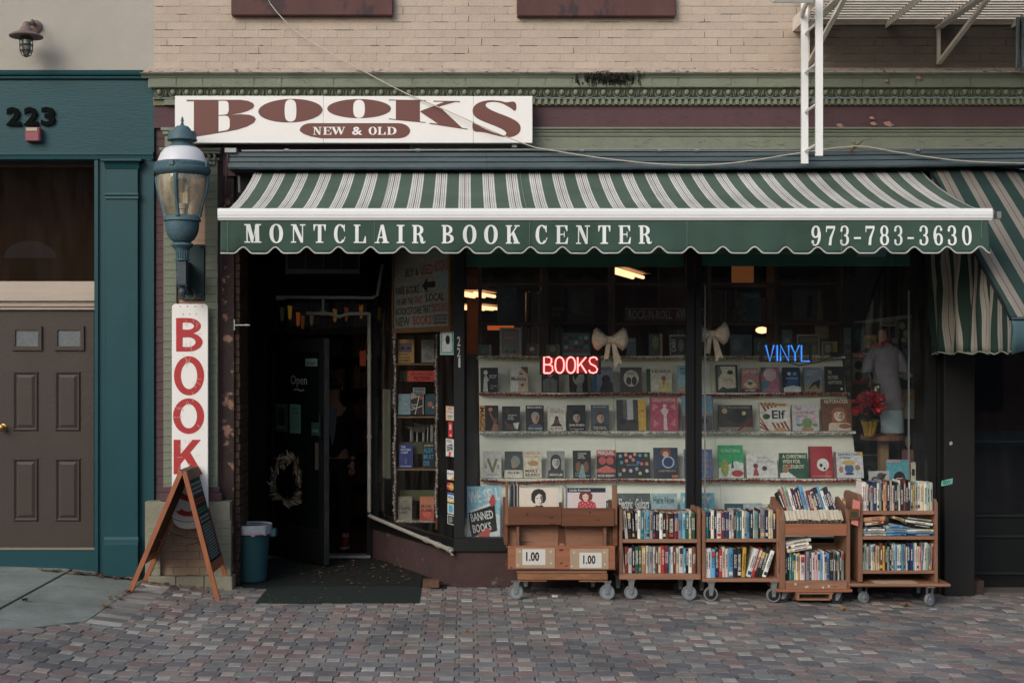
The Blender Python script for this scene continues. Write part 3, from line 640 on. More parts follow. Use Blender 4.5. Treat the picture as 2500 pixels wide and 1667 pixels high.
for (a, b) in ((32, 94), (135, 197)):
    for (t, e, q) in ((906, 1052, 0), (1118, 1272, 0)):
        xa, xb, za, zb = px(a, DR), px(b, DR), Z(e, DR), Z(t, DR)
        mb = MB()
        o = [(xa, za), (xb, za), (xb, zb), (xa, zb)]; i = [(xa+.03, za+.03), (xb-.03, za+.03), (xb-.03, zb-.03), (xa+.03, zb-.03)]; i2 = [(p[0]+(.025 if n in (0, 3) else -.025), p[1]+(.025 if n < 2 else -.025)) for n, p in enumerate(i)]
        v = [(x, DR-.002, z) for x, z in o]+[(x, DR-.014, z) for x, z in [(xa+.012, za+.012), (xb-.012, za+.012), (xb-.012, zb-.012), (xa+.012, zb-.012)]]+[(x, DR-.0015, z) for x, z in i]+[(x, DR-.012, z) for x, z in i2]
        f = []
        for s_ in (0, 4, 8):
            for n in range(4): f.append((s_+n, s_+(n+1) % 4, s_+4+(n+1) % 4, s_+4+n))
        f.append((12, 13, 14, 15)); mb.add(v, f).build('door_panel', M_DOOR, door)
    xa, xb, za, zb = px(a-2, DR), px(b+9, DR), Z(855, DR), Z(796, DR)
    fr = MB().ring([(xa, za), (xb, za), (xb, zb), (xa, zb)], [(xa+.03, za+.035), (xb-.03, za+.035), (xb-.03, zb-.035), (xa+.03, zb-.035)], DR-.02, DR-.001).build('door_light_frame', mat('brown_trim', S(62, 52, 46), .5, .1), door)
    MB().box(xa+.03, xb-.03, DR-.006, DR-.003, za+.035, zb-.035).build('door_light', mat('frosted_glass', S(104, 110, 110), .25, .2, 30, .3, 60), door)
kx, kz = px(8, DR), Z(1043, DR)
MB().add(*(lambda m: (m.v, m.f))(MB().lathe([(0, 0), (.03, 0), (.032, .004), (.014, .01), (.012, .03), (.026, .045), (.031, .06), (.024, .075), (0, .08)], 0, 0, 18))).build('door_knob', mat('brass', S(170, 130, 78), .3, .1, metal=.9), door, smooth=True)
k = [o for o in door.children if o.name.startswith('door_knob')][0]
k.data.transform(Matrix.Translation((kx, DR, kz)) @ Matrix.Rotation(R(90), 4, 'X'))
MB().box(TL, px(232)-.001, DR-.03, DR+.2, gh(-4)-.15, pz(1337, DR)-.001).build('threshold', M_TEAL, tb, bevel=.004)
MB().box(TL, px(232)-.001, DR-.04, DR+.1, pz(1340, DR), pz(1335, DR)).build('threshold_strip', C(128, 120, 108), tb)
# ---- number, alarm box, barn lamp
hn = thing('house_number', 'black raised digits 223 on the teal frieze board', 'house number', (px(78), -.01, Z(308)))
for ch, a, b in (('2', 18, 54), ('2', 61, 96), ('3', 102, 137)):
    mb = MB(); put_text(mb, ch, px(a), px(b), Z(309), Z(263), -.03, 0, .045, thick=.025)
    mb.build('digit', mat('black_digit', S(11, 14, 15), .9, spec=.1), hn)
ab = thing('alarm_box', 'faded red fire alarm box under the number on the teal frieze', 'alarm', (px(81), -.02, Z(345)))
MB().box(px(61, -.07), px(98, -.07), -.075, -.004, Z(345, -.07), Z(311, -.07)).build('housing', mat('faded_red', S(134, 74, 80), .6, .12, 12, .1), ab, bevel=.008)
MB().box(px(64, -.08), px(91, -.08), -.082, -.075, Z(320, -.08), Z(312, -.08)).build('label_plate', C(170, 160, 140), ab)
MB().box(px(64, -.08), px(93, -.08), -.079, -.075, Z(343, -.08), Z(322, -.08)).build('front_cover', mat('faded_red2', S(140, 80, 86), .6, .12), ab)
bl_ = thing('barn_lamp', 'rusty pink barn lamp with a caged glass jar on the stucco wall', 'wall lamp', (px(64), -.2, Z(142)))
M_RUSTP = mat('rusty_pink_metal', S(112, 96, 90), .6, .2, 14, .2)
yl = -.24; lx = px(64, yl)
MB().lathe([(0, 0), (.055, 0), (.055, .02), (.03, .035), (0, .04)], 0, 0, 20).build('wall_plate', M_RUSTP, bl_, smooth=True, local=True).matrix_basis = Matrix.Translation((px(88)-bl_.location.x, .2, Z(66)-bl_.location.z)) @ Matrix.Rotation(R(90), 4, 'X')
MB().tube([(px(88), -.02, Z(66)), (px(86), -.08, Z(58)), (lx+.02, -.17, Z(54, yl)), (lx+.002, -.22, Z(56, yl)), (lx, yl, Z(66, yl))], .017, 10).build('arm', M_RUSTP, bl_, smooth=True)
zs = lambda Y: Z(Y, yl)
MB().lathe([(.018, zs(54)), (.03, zs(60)), (.034, zs(66)), (.05, zs(70)), (.06, zs(78)), (.10, zs(82)), (.14, zs(89)), (.138, zs(91)), (.1, zs(87)), (.05, zs(84))], lx, yl, 28).build('shade', M_RUSTP, bl_, smooth=True)
MB().lathe([(.05, zs(90)), (.05, zs(94)), (.042, zs(94)), (.042, zs(90))], lx, yl, 20).build('jar_collar', C(90, 86, 76), bl_)
MB().lathe([(.040, zs(93)), (.042, zs(110)), (.038, zs(126)), (.02, zs(135)), (0, zs(137))], lx, yl, 20).build('glass_jar', mat('jar_glass', S(120, 128, 124), .08, .2, 12, 0, spec=.8), bl_, smooth=True)
mb = MB()
for a in range(0, 360, 60):
    ca, sa = math.cos(R(a+15)), math.sin(R(a+15)); mb.tube([(lx+r*ca, yl+r*sa, zs(Y)) for r, Y in ((.05, 92), (.052, 110), (.05, 124), (.034, 136), (.0, 140))], .0042, 5)
for Y in (97, 111, 125): mb.tube([(lx+.052*math.cos(R(a)), yl+.052*math.sin(R(a)), zs(Y)) for a in range(0, 360, 24)], .0045, 5, closed=True)
mb.build('wire_cage', mat('dark_cage', S(52, 46, 40), .6), bl_)
# ================================================================ BIG SIGN
yS = -.17
q2 = lambda x, y: (px(300+x/3.336, yS), pz(160+y/3.336, yS))
q3 = lambda x, y: (px(900+x/2.94, yS), pz(160+y/2.94, yS))
bs = thing('shop_sign', 'white rectangular board with large maroon arched lettering BOOKS above the awning', 'sign', (px(860), -.1, pz(350)))
sx0, sx1, sz0, sz1 = px(427, yS), px(1300, yS), pz(349.5, yS), pz(235, yS)
MB().box(sx0, px(789.5, yS), yS, -.1, sz0, sz1+.002).build('sign_panel', M_WHITE, bs, bevel=.003)
MB().box(px(790, yS), px(1155.5, yS), yS, -.1, sz0, sz1).build('sign_panel', M_WHITE, bs, bevel=.003)
MB().box(px(1156, yS), sx1, yS, -.1, sz0, sz1).build('sign_panel', M_WHITE, bs, bevel=.003)
MB().box(sx0+.1, sx1-.1, -.1, -.03, sz0+.05, sz1-.05).build('mounting_frame', M_BLACK, bs)
MB().box(px(1250, -.12), px(1262, -.12), -.13, -.0, pz(366), pz(349)).build('bracket', M_ALU, bs)
yL = yS-.0015
def smooth_poly(pts, it=2):
    for _ in range(it):
        o = []; n = len(pts)
        for i in range(n):
            a, b = pts[i], pts[(i+1) % n]; o += [(a[0]*.75+b[0]*.25, a[1]*.75+b[1]*.25), (a[0]*.25+b[0]*.75, a[1]*.25+b[1]*.75)]
        pts = o
    return pts
def flat(mb, pts, y, m=0): mb.prism(pts, y, y+.001, m)
def letter(polys, name='letter'):
    mb = MB()
    for k, (pts, mi, sm_) in enumerate(polys): flat(mb, smooth_poly(pts) if sm_ else pts, yL-.0006*k-.0003, mi)
    return mb.build(name, [M_LETTERBR, M_WHITE], bs)
B_ = [q2(*p) for p in [(520, 281), (960, 281), (1020, 290), (1060, 308), (1071, 330), (1058, 352), (1010, 375), (960, 390), (878, 403), (960, 398), (1030, 403), (1070, 418), (1084, 440), (1068, 468), (1010, 500), (930, 525), (850, 540), (578, 585), (578, 293), (520, 293)]]
letter([(B_, 0, 0), ([q2(*p) for p in [(780, 290), (835, 290), (850, 294), (860, 310), (862, 340), (862, 370), (852, 395), (830, 402), (780, 405)]], 1, 0), ([q2(*p) for p in [(780, 413), (838, 411), (860, 420), (870, 440), (871, 500), (860, 522), (840, 530), (780, 540)]], 1, 0)])
def oval(cx, cy, rx, ry, rot): return [q2(cx+rx*math.cos(a)*math.cos(rot)-ry*math.sin(a)*math.sin(rot), cy+rx*math.cos(a)*math.sin(rot)+ry*math.sin(a)*math.cos(rot)) for a in [2*math.pi*i/48 for i in range(48)]]
def rrect(x0, y0, x1, y1, f, r=28): return smooth_poly([f(*p) for p in [(x0+r, y0), (x1-r, y0), (x1, y0+r), (x1, y1-r), (x1-r, y1), (x0+r, y1), (x0, y1-r), (x0, y0+r)]], 2)
letter([(oval(1365, 370, 262, 96, -.03), 0, 0), (rrect(1318, 279, 1413, 459, q2), 1, 0)])
letter([(oval(1924, 353, 260, 78, 0), 0, 0), (rrect(1876, 281, 1971, 429, q2), 1, 0)])
letter([([q3(*p) for p in [(145, 246), (410, 250), (410, 258), (368, 256), (368, 404), (410, 408), (410, 414), (145, 388), (145, 381), (195, 387), (195, 253), (145, 253)]], 0, 0),
        ([q3(*p) for p in [(465, 254), (655, 257), (655, 265), (620, 264), (372, 335), (372, 328), (545, 262), (465, 261)]], 0, 0),
        ([q3(*p) for p in [(372, 335), (508, 297), (672, 450), (710, 455), (710, 462), (436, 420), (436, 413), (498, 420)]], 0, 0)])
letter([([q3(*p) for p in [(1060, 255), (1060, 340), (1010, 300), (940, 265), (870, 262), (838, 275), (842, 300), (900, 332), (1010, 372), (1075, 408), (1094, 445), (1085, 485), (1040, 513), (985, 519), (900, 500), (820, 478), (745, 478), (745, 400), (752, 402), (800, 440), (900, 483), (960, 501), (985, 500), (990, 483), (960, 458), (880, 425), (790, 390), (752, 358), (743, 322), (760, 285), (810, 258), (880, 249), (960, 258), (985, 268)]], 0, 1)])
mb = MB(); flat(mb, [q2(*p) for p in [(1440, 533)]+[(1440+90*(1-math.cos(R(a))), 533-62*math.sin(R(a))) for a in range(15, 91, 15)]+[(2240, 471)]+[(2240+100*math.sin(R(a)), 533-62*math.cos(R(a))) for a in range(15, 166, 15)]+[(2240, 595), (1620, 595), (1530, 580), (1470, 558)]], yL-.0003)
mb.build('oval_plaque', M_LETTERBR, bs)
mb = MB()
for ch, a, b in [('N', 1548, 1620), ('E', 1632, 1700), ('W', 1696, 1812), ('O', 2002, 2068), ('L', 2075, 2140), ('D', 2152, 2230)]:
    x0, z0 = q2(a, 565); x1, z1 = q2(b, 502); draw_glyph(mb, SL, ch, x0, z0, x1-x0, z1-z0, yL-.0006, .0006)
mb.build('small_lettering', M_WHITE, bs); mb = MB()
x0, z0 = q2(1866, 567); x1, z1 = q2(1950, 500); put_text(mb, '&', x0, x1, z0, z1, yL-.001, 0, .02)
mb.build('small_lettering', M_WHITE, bs)
# ================================================================ AWNING CASE + CONDUIT + CABLE
cs = thing('awning_case', 'long slate grey ribbed metal case above the striped awnings', 'awning case', (px(555), -.2, pz(413)))
yc = -.26
for k, (a, b) in enumerate(((557, 637), (637.4, 1188), (1188.4, 1822), (1822.4, 2256), (2256.4, 2760))):
    lo, hi = 413, 372
    z1, z0 = pz(hi, yc), pz(lo, yc); h = z1-z0
    run('case_section', [(-.02, z1), (-.02, z0), (yc, z0), (yc-.01, z0+.1*h), (yc-.01, z0+.36*h), (yc+.012, z0+.38*h), (yc+.012, z0+.42*h), (yc-.004, z0+.44*h), (yc-.004, z0+.66*h), (yc+.015, z0+.68*h), (yc+.015, z0+.73*h), (yc, z0+.75*h), (yc, z0+.95*h), (yc+.02, z1)], M_SLATE, px(a, yc), px(b, yc), cs)
for o_ in cs.children:
    for v_ in o_.data.vertices: v_.co.z += max(0, v_.co.x-2.0)*.012
cd = thing('conduit_pipe', 'thin grey conduit running along the top of the slate awning case', 'pipe', (px(555), -.25, pz(370)))
ycd = -.27
mb = MB().tube([(px(590, ycd), ycd, pz(369, ycd)), (px(1300, ycd), ycd, pz(366, ycd)), (px(2600, ycd), ycd, pz(362, ycd))], .0085, 8); mb.build('tube', M_ALU, cd, smooth=True)
for X in (700, 1020, 1420, 1610, 1700, 2240): MB().tube([(px(X-5, ycd), ycd, pz(367.5, ycd)), (px(X+5, ycd), ycd, pz(367.5, ycd))], .014, 8).build('coupling', M_ALU, cd)
MB().box(px(549, ycd), px(578, ycd), ycd-.02, ycd+.05, pz(374, ycd), pz(362, ycd)).build('junction_box', M_ALU, cd, bevel=.004)
MB().tube([(px(556, ycd), ycd, pz(372, ycd)), (px(556, ycd), ycd, pz(395, ycd)), (px(549, ycd), ycd+.05, pz(440, ycd)), (px(546, ycd), ycd+.1, pz(480))], .009, 8).build('drop_pipe', mat('rusty_pipe', S(70, 54, 52), .7, .2), cd)
cb = thing('sagging_cable', 'thin white cable sagging diagonally across the beige wall and the big sign', 'cable', P(1295, 355, -.3))
pts = []
for X, Y, y in [(648, -30, -.05), (660, 10, -.08), (720, 75, -.08), (790, 120, -.1), (880, 170, -.15), (990, 228, -.19), (1090, 270, -.22), (1190, 315, -.26), (1290, 355, -.3), (1340, 366, -.31), (1460, 385, -.33), (1600, 400, -.33), (1720, 403, -.33), (1830, 393, -.33), (1950, 374, -.33), (2090, 357, -.31), (2180, 370, -.31), (2300, 388, -.31), (2400, 396, -.32), (2560, 400, -.32)]: pts.append(P(X, Y, y))
sm2 = []
for i in range(len(pts)-1):
    p0, p1, p2, p3 = [Vector(pts[max(0, min(len(pts)-1, i+k))]) for k in (-1, 0, 1, 2)]
    for t in (0, .33, .66): sm2.append(.5*((2*p1)+(p2-p0)*t+(2*p0-5*p1+4*p2-p3)*t*t+(3*p1-p0-3*p2+p3)*t**3))
MB().tube(sm2, .0045, 6).build('cable_sheath', C(186, 176, 158), cb, smooth=True)
tw = thing('dry_twig', 'small broken twig caught on top of the awning case', 'twig', P(2085, 368, -.28))
MB().tube([P(2074, 372, -.3), P(2084, 362, -.3), P(2106, 345, -.3)], [.008, .01, .004], 5).tube([P(2086, 360, -.3), P(2088, 344, -.3)], .003, 4).tube([P(2092, 355, -.3), P(2080, 348, -.3)], .003, 4).build('stem', C(96, 66, 48, .9), tw)
# ================================================================ AWNING
def stripe_mat(name, gc, wc, period, off, dirt=0.0, axis=0):
    m = bpy.data.materials.new(name); m.use_nodes = True; nt = m.node_tree; N = nt.nodes; L = nt.links; b = N['Principled BSDF']
    b.inputs['Roughness'].default_value = .85; b.inputs['Specular IOR Level'].default_value = .15
    tc = N.new('ShaderNodeTexCoord'); sp = N.new('ShaderNodeSeparateXYZ'); L.new(tc.outputs['Object'], sp.inputs[0])
    def mth(op, a, v=None, v2=None):
        n = N.new('ShaderNodeMath'); n.operation = op
        if hasattr(a, 'links'): L.new(a, n.inputs[0])
        else: n.inputs[0].default_value = a
        if v is not None:
            if hasattr(v, 'links'): L.new(v, n.inputs[1])
            else: n.inputs[1].default_value = v
        return n.outputs[0]
    u = mth('FRACT', mth('ADD', mth('MULTIPLY', sp.outputs[axis], 1/period), off+20))
    cr = N.new('ShaderNodeValToRGB'); cr.color_ramp.interpolation = 'CONSTANT'; L.new(u, cr.inputs[0])
    d1 = S(128, 122, 118); d2 = S(92, 84, 84)
    st = [(0, gc), (.51, wc), (.58, d1), (.605, wc), (.66, d1), (.685, wc), (.735, d2), (.775, wc), (.825, d1), (.85, wc), (.905, d1), (.93, wc)]
    e = cr.color_ramp.elements; e[0].position = 0; e[0].color = gc; e[1].position = st[1][0]; e[1].color = st[1][1]
    for p, c_ in st[2:]: q = e.new(p); q.color = c_
    nz = N.new('ShaderNodeTexNoise'); nz.inputs['Scale'].default_value = 2.2; nz.inputs['Detail'].default_value = 8; L.new(tc.outputs['Object'], nz.inputs[0])
    mr = N.new('ShaderNodeMapRange'); mr.inputs[1].default_value = .3; mr.inputs[2].default_value = .7; mr.inputs[3].default_value = 1-.12-dirt; mr.inputs[4].default_value = 1.06; L.new(nz.outputs[0], mr.inputs[0])
    vm = N.new('ShaderNodeVectorMath'); vm.operation = 'SCALE'; L.new(cr.outputs[0], vm.inputs[0]); L.new(mr.outputs[0], vm.inputs['Scale']); L.new(vm.outputs[0], b.inputs['Base Color'])
    wv = N.new('ShaderNodeTexNoise'); wv.inputs['Scale'].default_value = 400; L.new(tc.outputs['Object'], wv.inputs[0]); bp = N.new('ShaderNodeBump'); bp.inputs['Strength'].default_value = .25; L.new(wv.outputs[0], bp.inputs['Height']); L.new(bp.outputs[0], b.inputs['Normal'])
    return m
G1 = S(84, 101, 88); W1 = S(214, 213, 207)
AW = thing('awning', 'green and white striped retractable awning with lettered green valance over the bookshop front', 'awning', (1.04, -.9, 3.0))
AX0, AX1 = -1.80, 3.865
PROF = [(-.12, 3.565), (-.35, 3.462), (-.61, 3.362), (-.97, 3.236), (-1.25, 3.15), (-1.54, 3.07), (-1.62, 3.05)]
nx = 120; mb = MB(); v = []; fs = []
for i in range(nx+1):
    x = AX0+(AX1-AX0)*i/nx
    for j, (y, z) in enumerate(PROF):
        t = j/(len(PROF)-1); v.append((x, y, z-.012*math.sin(t*math.pi)*(1+.5*math.sin(x*2.1))))
for i in range(nx):
    for j in range(len(PROF)-1):
        a = i*len(PROF)+j; fs.append((a, a+1, a+1+len(PROF), a+len(PROF)))
mb.add(v, fs)
M_STR = stripe_mat('awning_stripes', G1, W1, .1955, .845, .1)
can = mb.build('canopy', M_STR, AW, smooth=True)
sd_ = can.modifiers.new('thick', 'SOLIDIFY'); sd_.thickness = .003
for X in (927, 1288, 1640, 1970, 2270): # seams
    x = px(X, -1.6) if X != 1 else 0
    MB().tube([(x, y-.003, z+.003) for y, z in PROF], .0018, 4).build('seam', C(140, 150, 128), AW)
BZ0, BZ1, BY = 2.985, 3.075, -1.66
run('front_bar', [(BY+.07, BZ1), (BY+.07, BZ0+.01), (BY, BZ0), (BY-.012, BZ0+.02), (BY-.012, BZ0+.035), (BY-.016, BZ0+.037), (BY-.016, BZ1-.025), (BY-.01, BZ1-.006), (BY+.01, BZ1)], M_WHITE2, -1.832, 3.862, AW)
# valance
VX0, VX1 = -1.815, 3.84; per = .2355; vy = BY+.01
def vbot(x):
    ph_ = ((x-px(983, BY)) / per) % 1.0; c_ = min(ph_, 1-ph_)     # crest at 0
    return 2.742+(.047*(.5+.5*math.cos(min(c_/.30, 1)*math.pi)))
n = 420; v = []; fs = []; rows = 8
def vdisp(x, t): return t*(.016*math.sin(x*3.1)+.011*math.sin(x*7.7+1)+.006*math.sin(x*16)+.004*math.sin(x*27+2))+.006*math.sin((x*9)+t*3)*math.exp(-min(x-VX0, VX1-x)*4)*2*t
for i in range(n+1):
    x = VX0+(VX1-VX0)*i/n; zb = vbot(x)
    for j in range(rows+1):
        t = j/rows; v.append((x, vy+vdisp(x, t), BZ0+.004+(zb-BZ0-.004)*t))
for i in range(n):
    for j in range(rows): a = i*(rows+1)+j; fs.append((a, a+1, a+rows+2, a+rows+1))
M_VAL = mat('green_valance_canvas', S(62, 83, 74), .85, .16, 2.5, .3, 400, stretch=(1, 1, 2), spec=.15)
va = MB().add(v, fs).build('valance', M_VAL, AW, smooth=True); q = va.modifiers.new('thick', 'SOLIDIFY'); q.thickness = .003
tr = MB().tube([(VX0+(VX1-VX0)*i/n, vy+vdisp(VX0+(VX1-VX0)*i/n, 1)-.002, vbot(VX0+(VX1-VX0)*i/n)+.002) for i in range(n+1)], .0055, 5); tr.build('valance_piping', C(186, 186, 180), va)
for x in (VX0+.055, px(914, vy), px(1293, vy), px(1677, vy), px(2055, vy), VX1-.06):
    MB().box(x-.001, x+.001, vy-.006+vdisp(x, .5), vy-.003+vdisp(x, .5), vbot(x)+.01, BZ0).build('seam', C(120, 140, 124), va)
ly = vy-.004
def vletter(ch, cx, wpx, top, bot):
    x = px(cx, BY); w_ = wpx*(CD+BY)/3266; z1 = pz(top, BY); z0 = pz(bot, BY)
    mb = MB(); draw_glyph(mb, SL, ch, x-w_/2, z0, w_, z1-z0, 0, .0008)
    # drape the letter on the cloth
    mb.v = [(a, b+ly+vdisp(a, (BZ0-c_)/(BZ0-2.76)), c_) for a, b, c_ in mb.v]
    mb.build('letter', M_LETTERW, va)
for i, (ch, zx, wz) in enumerate([('M', 1055, 137), ('O', 1247, 112), ('N', 1427, 118), ('T', 1602, 102), ('C', 1768, 98), ('L', 1930, 100), ('A', 2110, 116), ('I', 2262, 62)]):
    vletter(ch, 300+zx/3.336, wz/3.336, 547+i*.3, 592+i*.3)
for i, (ch, zx, wz) in enumerate([('R', 360, 96), ('B', 570, 92), ('O', 725, 98), ('O', 878, 98), ('K', 1035, 101), ('C', 1243, 88), ('E', 1388, 90), ('N', 1540, 100), ('T', 1692, 88), ('E', 1838, 88), ('R', 1985, 95)]):
    vletter(ch, 900+zx/2.94, wz/2.94, 549.5+i*.1, 594.5+i*.1)
for ch, zx, wz in [('9', 720, 56), ('7', 805, 54), ('3', 890, 54), ('-', 965, 40), ('7', 1040, 54), ('8', 1125, 54), ('3', 1210, 54), ('-', 1285, 38), ('3', 1362, 54), ('6', 1447, 56), ('3', 1530, 54), ('0', 1617, 56)]:
    vletter(ch, 1700+zx/2.45, wz/2.45, 551.5, 598.5)
for x in (-1.5, 1.1, 3.6):
    MB().bar((x, -.1, 3.2), (x+.5*(1 if x < 2 else -1), -.85, 3.12), .04, .05).bar((x+.5*(1 if x < 2 else -1), -.85, 3.12), (x+.05, BY+.06, 3.03), .035, .045).build('folding_arm', M_ALU, AW)
MB().tube([(AX0, -.12, 3.60), (AX1, -.12, 3.60)], .045, 14).build('roller', M_BLACK, AW)
MB().tube([P(585, 470, -.12), P(583, 430, -.12)], .012, 8).build('crank_eye', M_ALU, AW)
# ---- second awning
A2 = thing('awning', 'steeper faded green and white striped awning cut by the right edge of the frame', 'awning', (5.2, -.9, 2.3))
ax, bx_ = 3.93, 6.6
PR2 = [(-.12, 3.585), (-.5, 3.29), (-.9, 2.985), (-1.4, 2.60), (-1.84, 2.26)]
v = []; fs = []
for i in range(31):
    x = ax+(bx_-ax)*i/30
    for y, z in PR2: v.append((x, y, z+.012*math.sin(x*5+y*3)))
for i in range(30):
    for j in range(4): a = i*5+j; fs.append((a, a+1, a+6, a+5))
M_STR2 = stripe_mat('faded_awning_stripes', S(46, 66, 62), S(136, 130, 121), .1955, .17, .15)
q = MB().add(v, fs).build('canopy', M_STR2, A2, smooth=True); q.modifiers.new('thick', 'SOLIDIFY').thickness = .003
M_STR3 = stripe_mat('awning_side_stripes', S(40, 58, 52), S(150, 146, 136), .155, .2, .15, axis=1)
v = []; fs = []; n = 90
def top2(y):
    for (a, b), (c_, d) in zip(PR2, PR2[1:]):
        if y >= c_: return b+(d-b)*(a-y)/(a-c_)
    return PR2[-1][1]
for i in range(n+1):
    y = -.12-(1.72)*i/n
    b = 2.0+.022*abs(math.sin(i/n*math.pi*8.5)); t_ = top2(y)-.01
    for j in range(13):
        t = j/12; z = t_+(b-t_)*t; fold = (.035*math.sin(y*17+z*2.5)+.02*math.sin(y*31))*min(t*2.2, 1)*min((t_-b), 1)
        v.append((ax+fold+.01, y+.02*math.sin(z*9+y*5)*t*(1-t)*4, z))
for i in range(n):
    for j in range(12): a = i*13+j; fs.append((a, a+1, a+14, a+13))
q = MB().add(v, fs).build('side_curtain', M_STR3, A2, smooth=True); q.modifiers.new('thick', 'SOLIDIFY').thickness = .003
MB().tube([(v[i*13+12][0]-.003, v[i*13+12][1], v[i*13+12][2]) for i in range(n+1)], .0055, 5).build('curtain_piping', C(130, 132, 122), A2)
M_V2 = mat('teal_valance_canvas', S(62, 90, 96), .8, .12, 5, .3, 300)
v = []; fs = []
for i in range(61):
    x = ax+(bx_-ax)*i/60
    for t in (0, .5, 1): v.append((x, -1.85-.01*math.sin(x*9)*t, 2.265+(2.0+.03*abs(math.sin(i*.42))-2.265)*t))
for i in range(60):
    for j in (0, 1): a = i*3+j; fs.append((a, a+1, a+4, a+3))
q = MB().add(v, fs).build('valance', M_V2, A2, smooth=True); q.modifiers.new('thick', 'SOLIDIFY').thickness = .003
MB().tube([(ax, y, z-.005) for y, z in PR2], .014, 6).tube([(ax, -1.84, 2.25), (bx_, -1.84, 2.25)], .014, 6).build('frame_tube', M_BLACK, A2)
MB().box(ax-.03, ax, BY+.0, BY+.06, 3.0, 3.05).build('end_clip', M_ALU, A2)
# ================================================================ FIRE ESCAPE
M_FE = mat('fire_escape_paint', S(212, 203, 190), .7, .15, 10, .3, 60, stcol=S(120, 82, 60), stth=.68, stsc=14)
FE = thing('fire_escape', 'white painted iron fire escape platform with hanging ladder at the top right', 'fire escape', (4.2, -.5, 4.85))
fx0, fx1, fz = px(1972, -.2), 6.6, 4.86
# slats
sl_m = MB().box(0, fx1-fx0, -.024, .024, 0, .014).mesh('slat', M_FE)
k = 0; y = -.06
while y > -1.55:
    o = bpy.data.objects.new('slat', sl_m); COL.objects.link(o); o.parent = FE; o.matrix_parent_inverse = Matrix.Translation(-Vector(FE.location)); o.location = (fx0, y, fz+random.uniform(-.002, .002)); y -= .082
for X in (2030, 2210, 2375, 2520):   # cross angles under the slats
    x = px(X-40, -.1) if X != 2375 else px(2300, 0)
    MB().box(x, x+.045, -1.25, 0, fz-.012, fz-.002).box(x, x+.008, -1.25, 0, fz-.06, fz-.0125).build('cross_angle', M_FE, FE)
MB().box(fx0, fx1, -1.30, -1.26, fz-.05, fz+.05).box(fx0, fx1, -.03, 0, fz-.03, fz+.01).build('edge_rail', M_FE, FE)
for X, Yt, Yb in ((1972, 60, 162), (2291, 60, 158)):
    x = px(X, -.03)
    MB().bar((x, -.035, pz(Yb, -.03)), (x, -.035, fz-.06), .025, .03).bar((x, -.04, pz(Yb, -.03)+.01), (x+.02, -1.15, fz-.07), .035, .03).box(x-.03, x+.03, -1.25, -.03, fz-.07, fz-.055).box(x+.022, x+.03, -1.25, -.03, fz-.055, fz-.0).build('bracket', M_FE, FE)
MB().box(px(1935), px(1952), -.35, -.0, pz(78), pz(46)).build('wall_shoe', M_FE, FE)
# ladder
yb, yf = -.38, -.80
xb = px(1967, yb); xf = px(2000, yf)
xm = (xb+xf)/2
xb = xf = px(1965, yb)
ld = FE
MB().box(px(1956, yb), px(1956, yb)+.056, yb-.014, yb+.014, pz(400, yb), 5.2).build('ladder_rail', M_WHITE2, ld)
MB().box(px(1991, yf), px(1991, yf)+.056, yf-.014, yf+.014, pz(381, yf), 5.2).build('ladder_rail', M_WHITE2, ld)
for Y in (83, 178, 274, 369):
    z = pz(Y, yb); x = px(1956, yb)+.03
    MB().tube([(x, yb, z), (px(1991, yf)+.03, yf, z)], .011, 8).build('ladder_rung', M_WHITE2, ld)
MB().tube([(px(1988, -.8), -.8, pz(-10, -.8)), (px(1975, -.7), -.7, pz(8, -.6)), (px(1962, -.5), -.5, pz(24, -.5)), (px(1958, -.4), -.4, pz(40, -.4))], .02, 6).build('hook_arm', M_FE, ld)
MB().box(px(1880, -1.0), px(1990, -1.0), -1.04, -.98, pz(8, -1.0), pz(-30, -1.0)).build('side_plate', M_WHITE2, FE, bevel=.02)
# hanging cloth
v = []; fs = []
for i in range(9):
    X = 2478+i*3.6
    for j in range(9):
        t = j/8; sp_ = (1-t)*.5+t*1.0
        v.append((px(2488, -.3)+(i-2)*.018*(sp_+.15), -.3-.03*math.sin(i*1.6+t), pz(44+t*(126+(-8 if i % 3 else 6)), -.3)))
for i in range(8):
    for j in range(8): a = i*9+j; fs.append((a, a+1, a+10, a+9))
cl = thing('hanging_cloth', 'grey blue cloth hanging below the fire escape at the right edge', 'cloth', P(2490, 100, -.3))
q = MB().add(v, fs).build('cloth', mat('grey_blue_cloth', S(110, 122, 124), .9, .1, 8, .2), cl, smooth=True); q.modifiers.new('thick', 'SOLIDIFY').thickness = .006
# ================================================================ LANTERN
yl = -.40
LT = thing('street_lantern', 'blue green antique lantern with white dome on a bracket in front of the brick pier', 'lantern', (px(443), yl, pz(640)))
M_LB = mat('blue_green_cast_iron', S(70, 96, 106), .55, .22, 14, .4, 50, stcol=S(44, 60, 66), stth=.6, stsc=12)
M_LBD = mat('dark_slate_iron', S(60, 72, 80), .5, .12, 10, .2, 50)
lx = px(445, yl); sc = (CD+yl)/3266
def lp(l): return [(r*sc, pz(Y, yl)) for r, Y in l]
def lathe_part(name, l, m, n=32, par=LT, cx=None): return MB().lathe(lp(l), (lx if cx is None else cx), yl, n).build(name, m, par, smooth=True)
lathe_part('finial', [(0, 284), (2.5, 289), (4, 295), (2.5, 300), (4.5, 303), (3, 305), (6, 307)], M_LB, 14)
lathe_part('cap_dome', [(5, 306.5), (14, 309), (20, 315), (22.5, 322), (33, 322.5), (34, 326), (34.5, 338), (36.5, 342), (36, 344), (30, 342), (26, 344), (25, 350), (28, 354), (36, 360), (37, 362)], M_LB)
lathe_part('white_dome', [(36, 360.5), (44, 366), (52, 376), (57, 388), (60, 398)], mat('white_dome_glass', S(206, 208, 212), .35, .04, 4, .05))
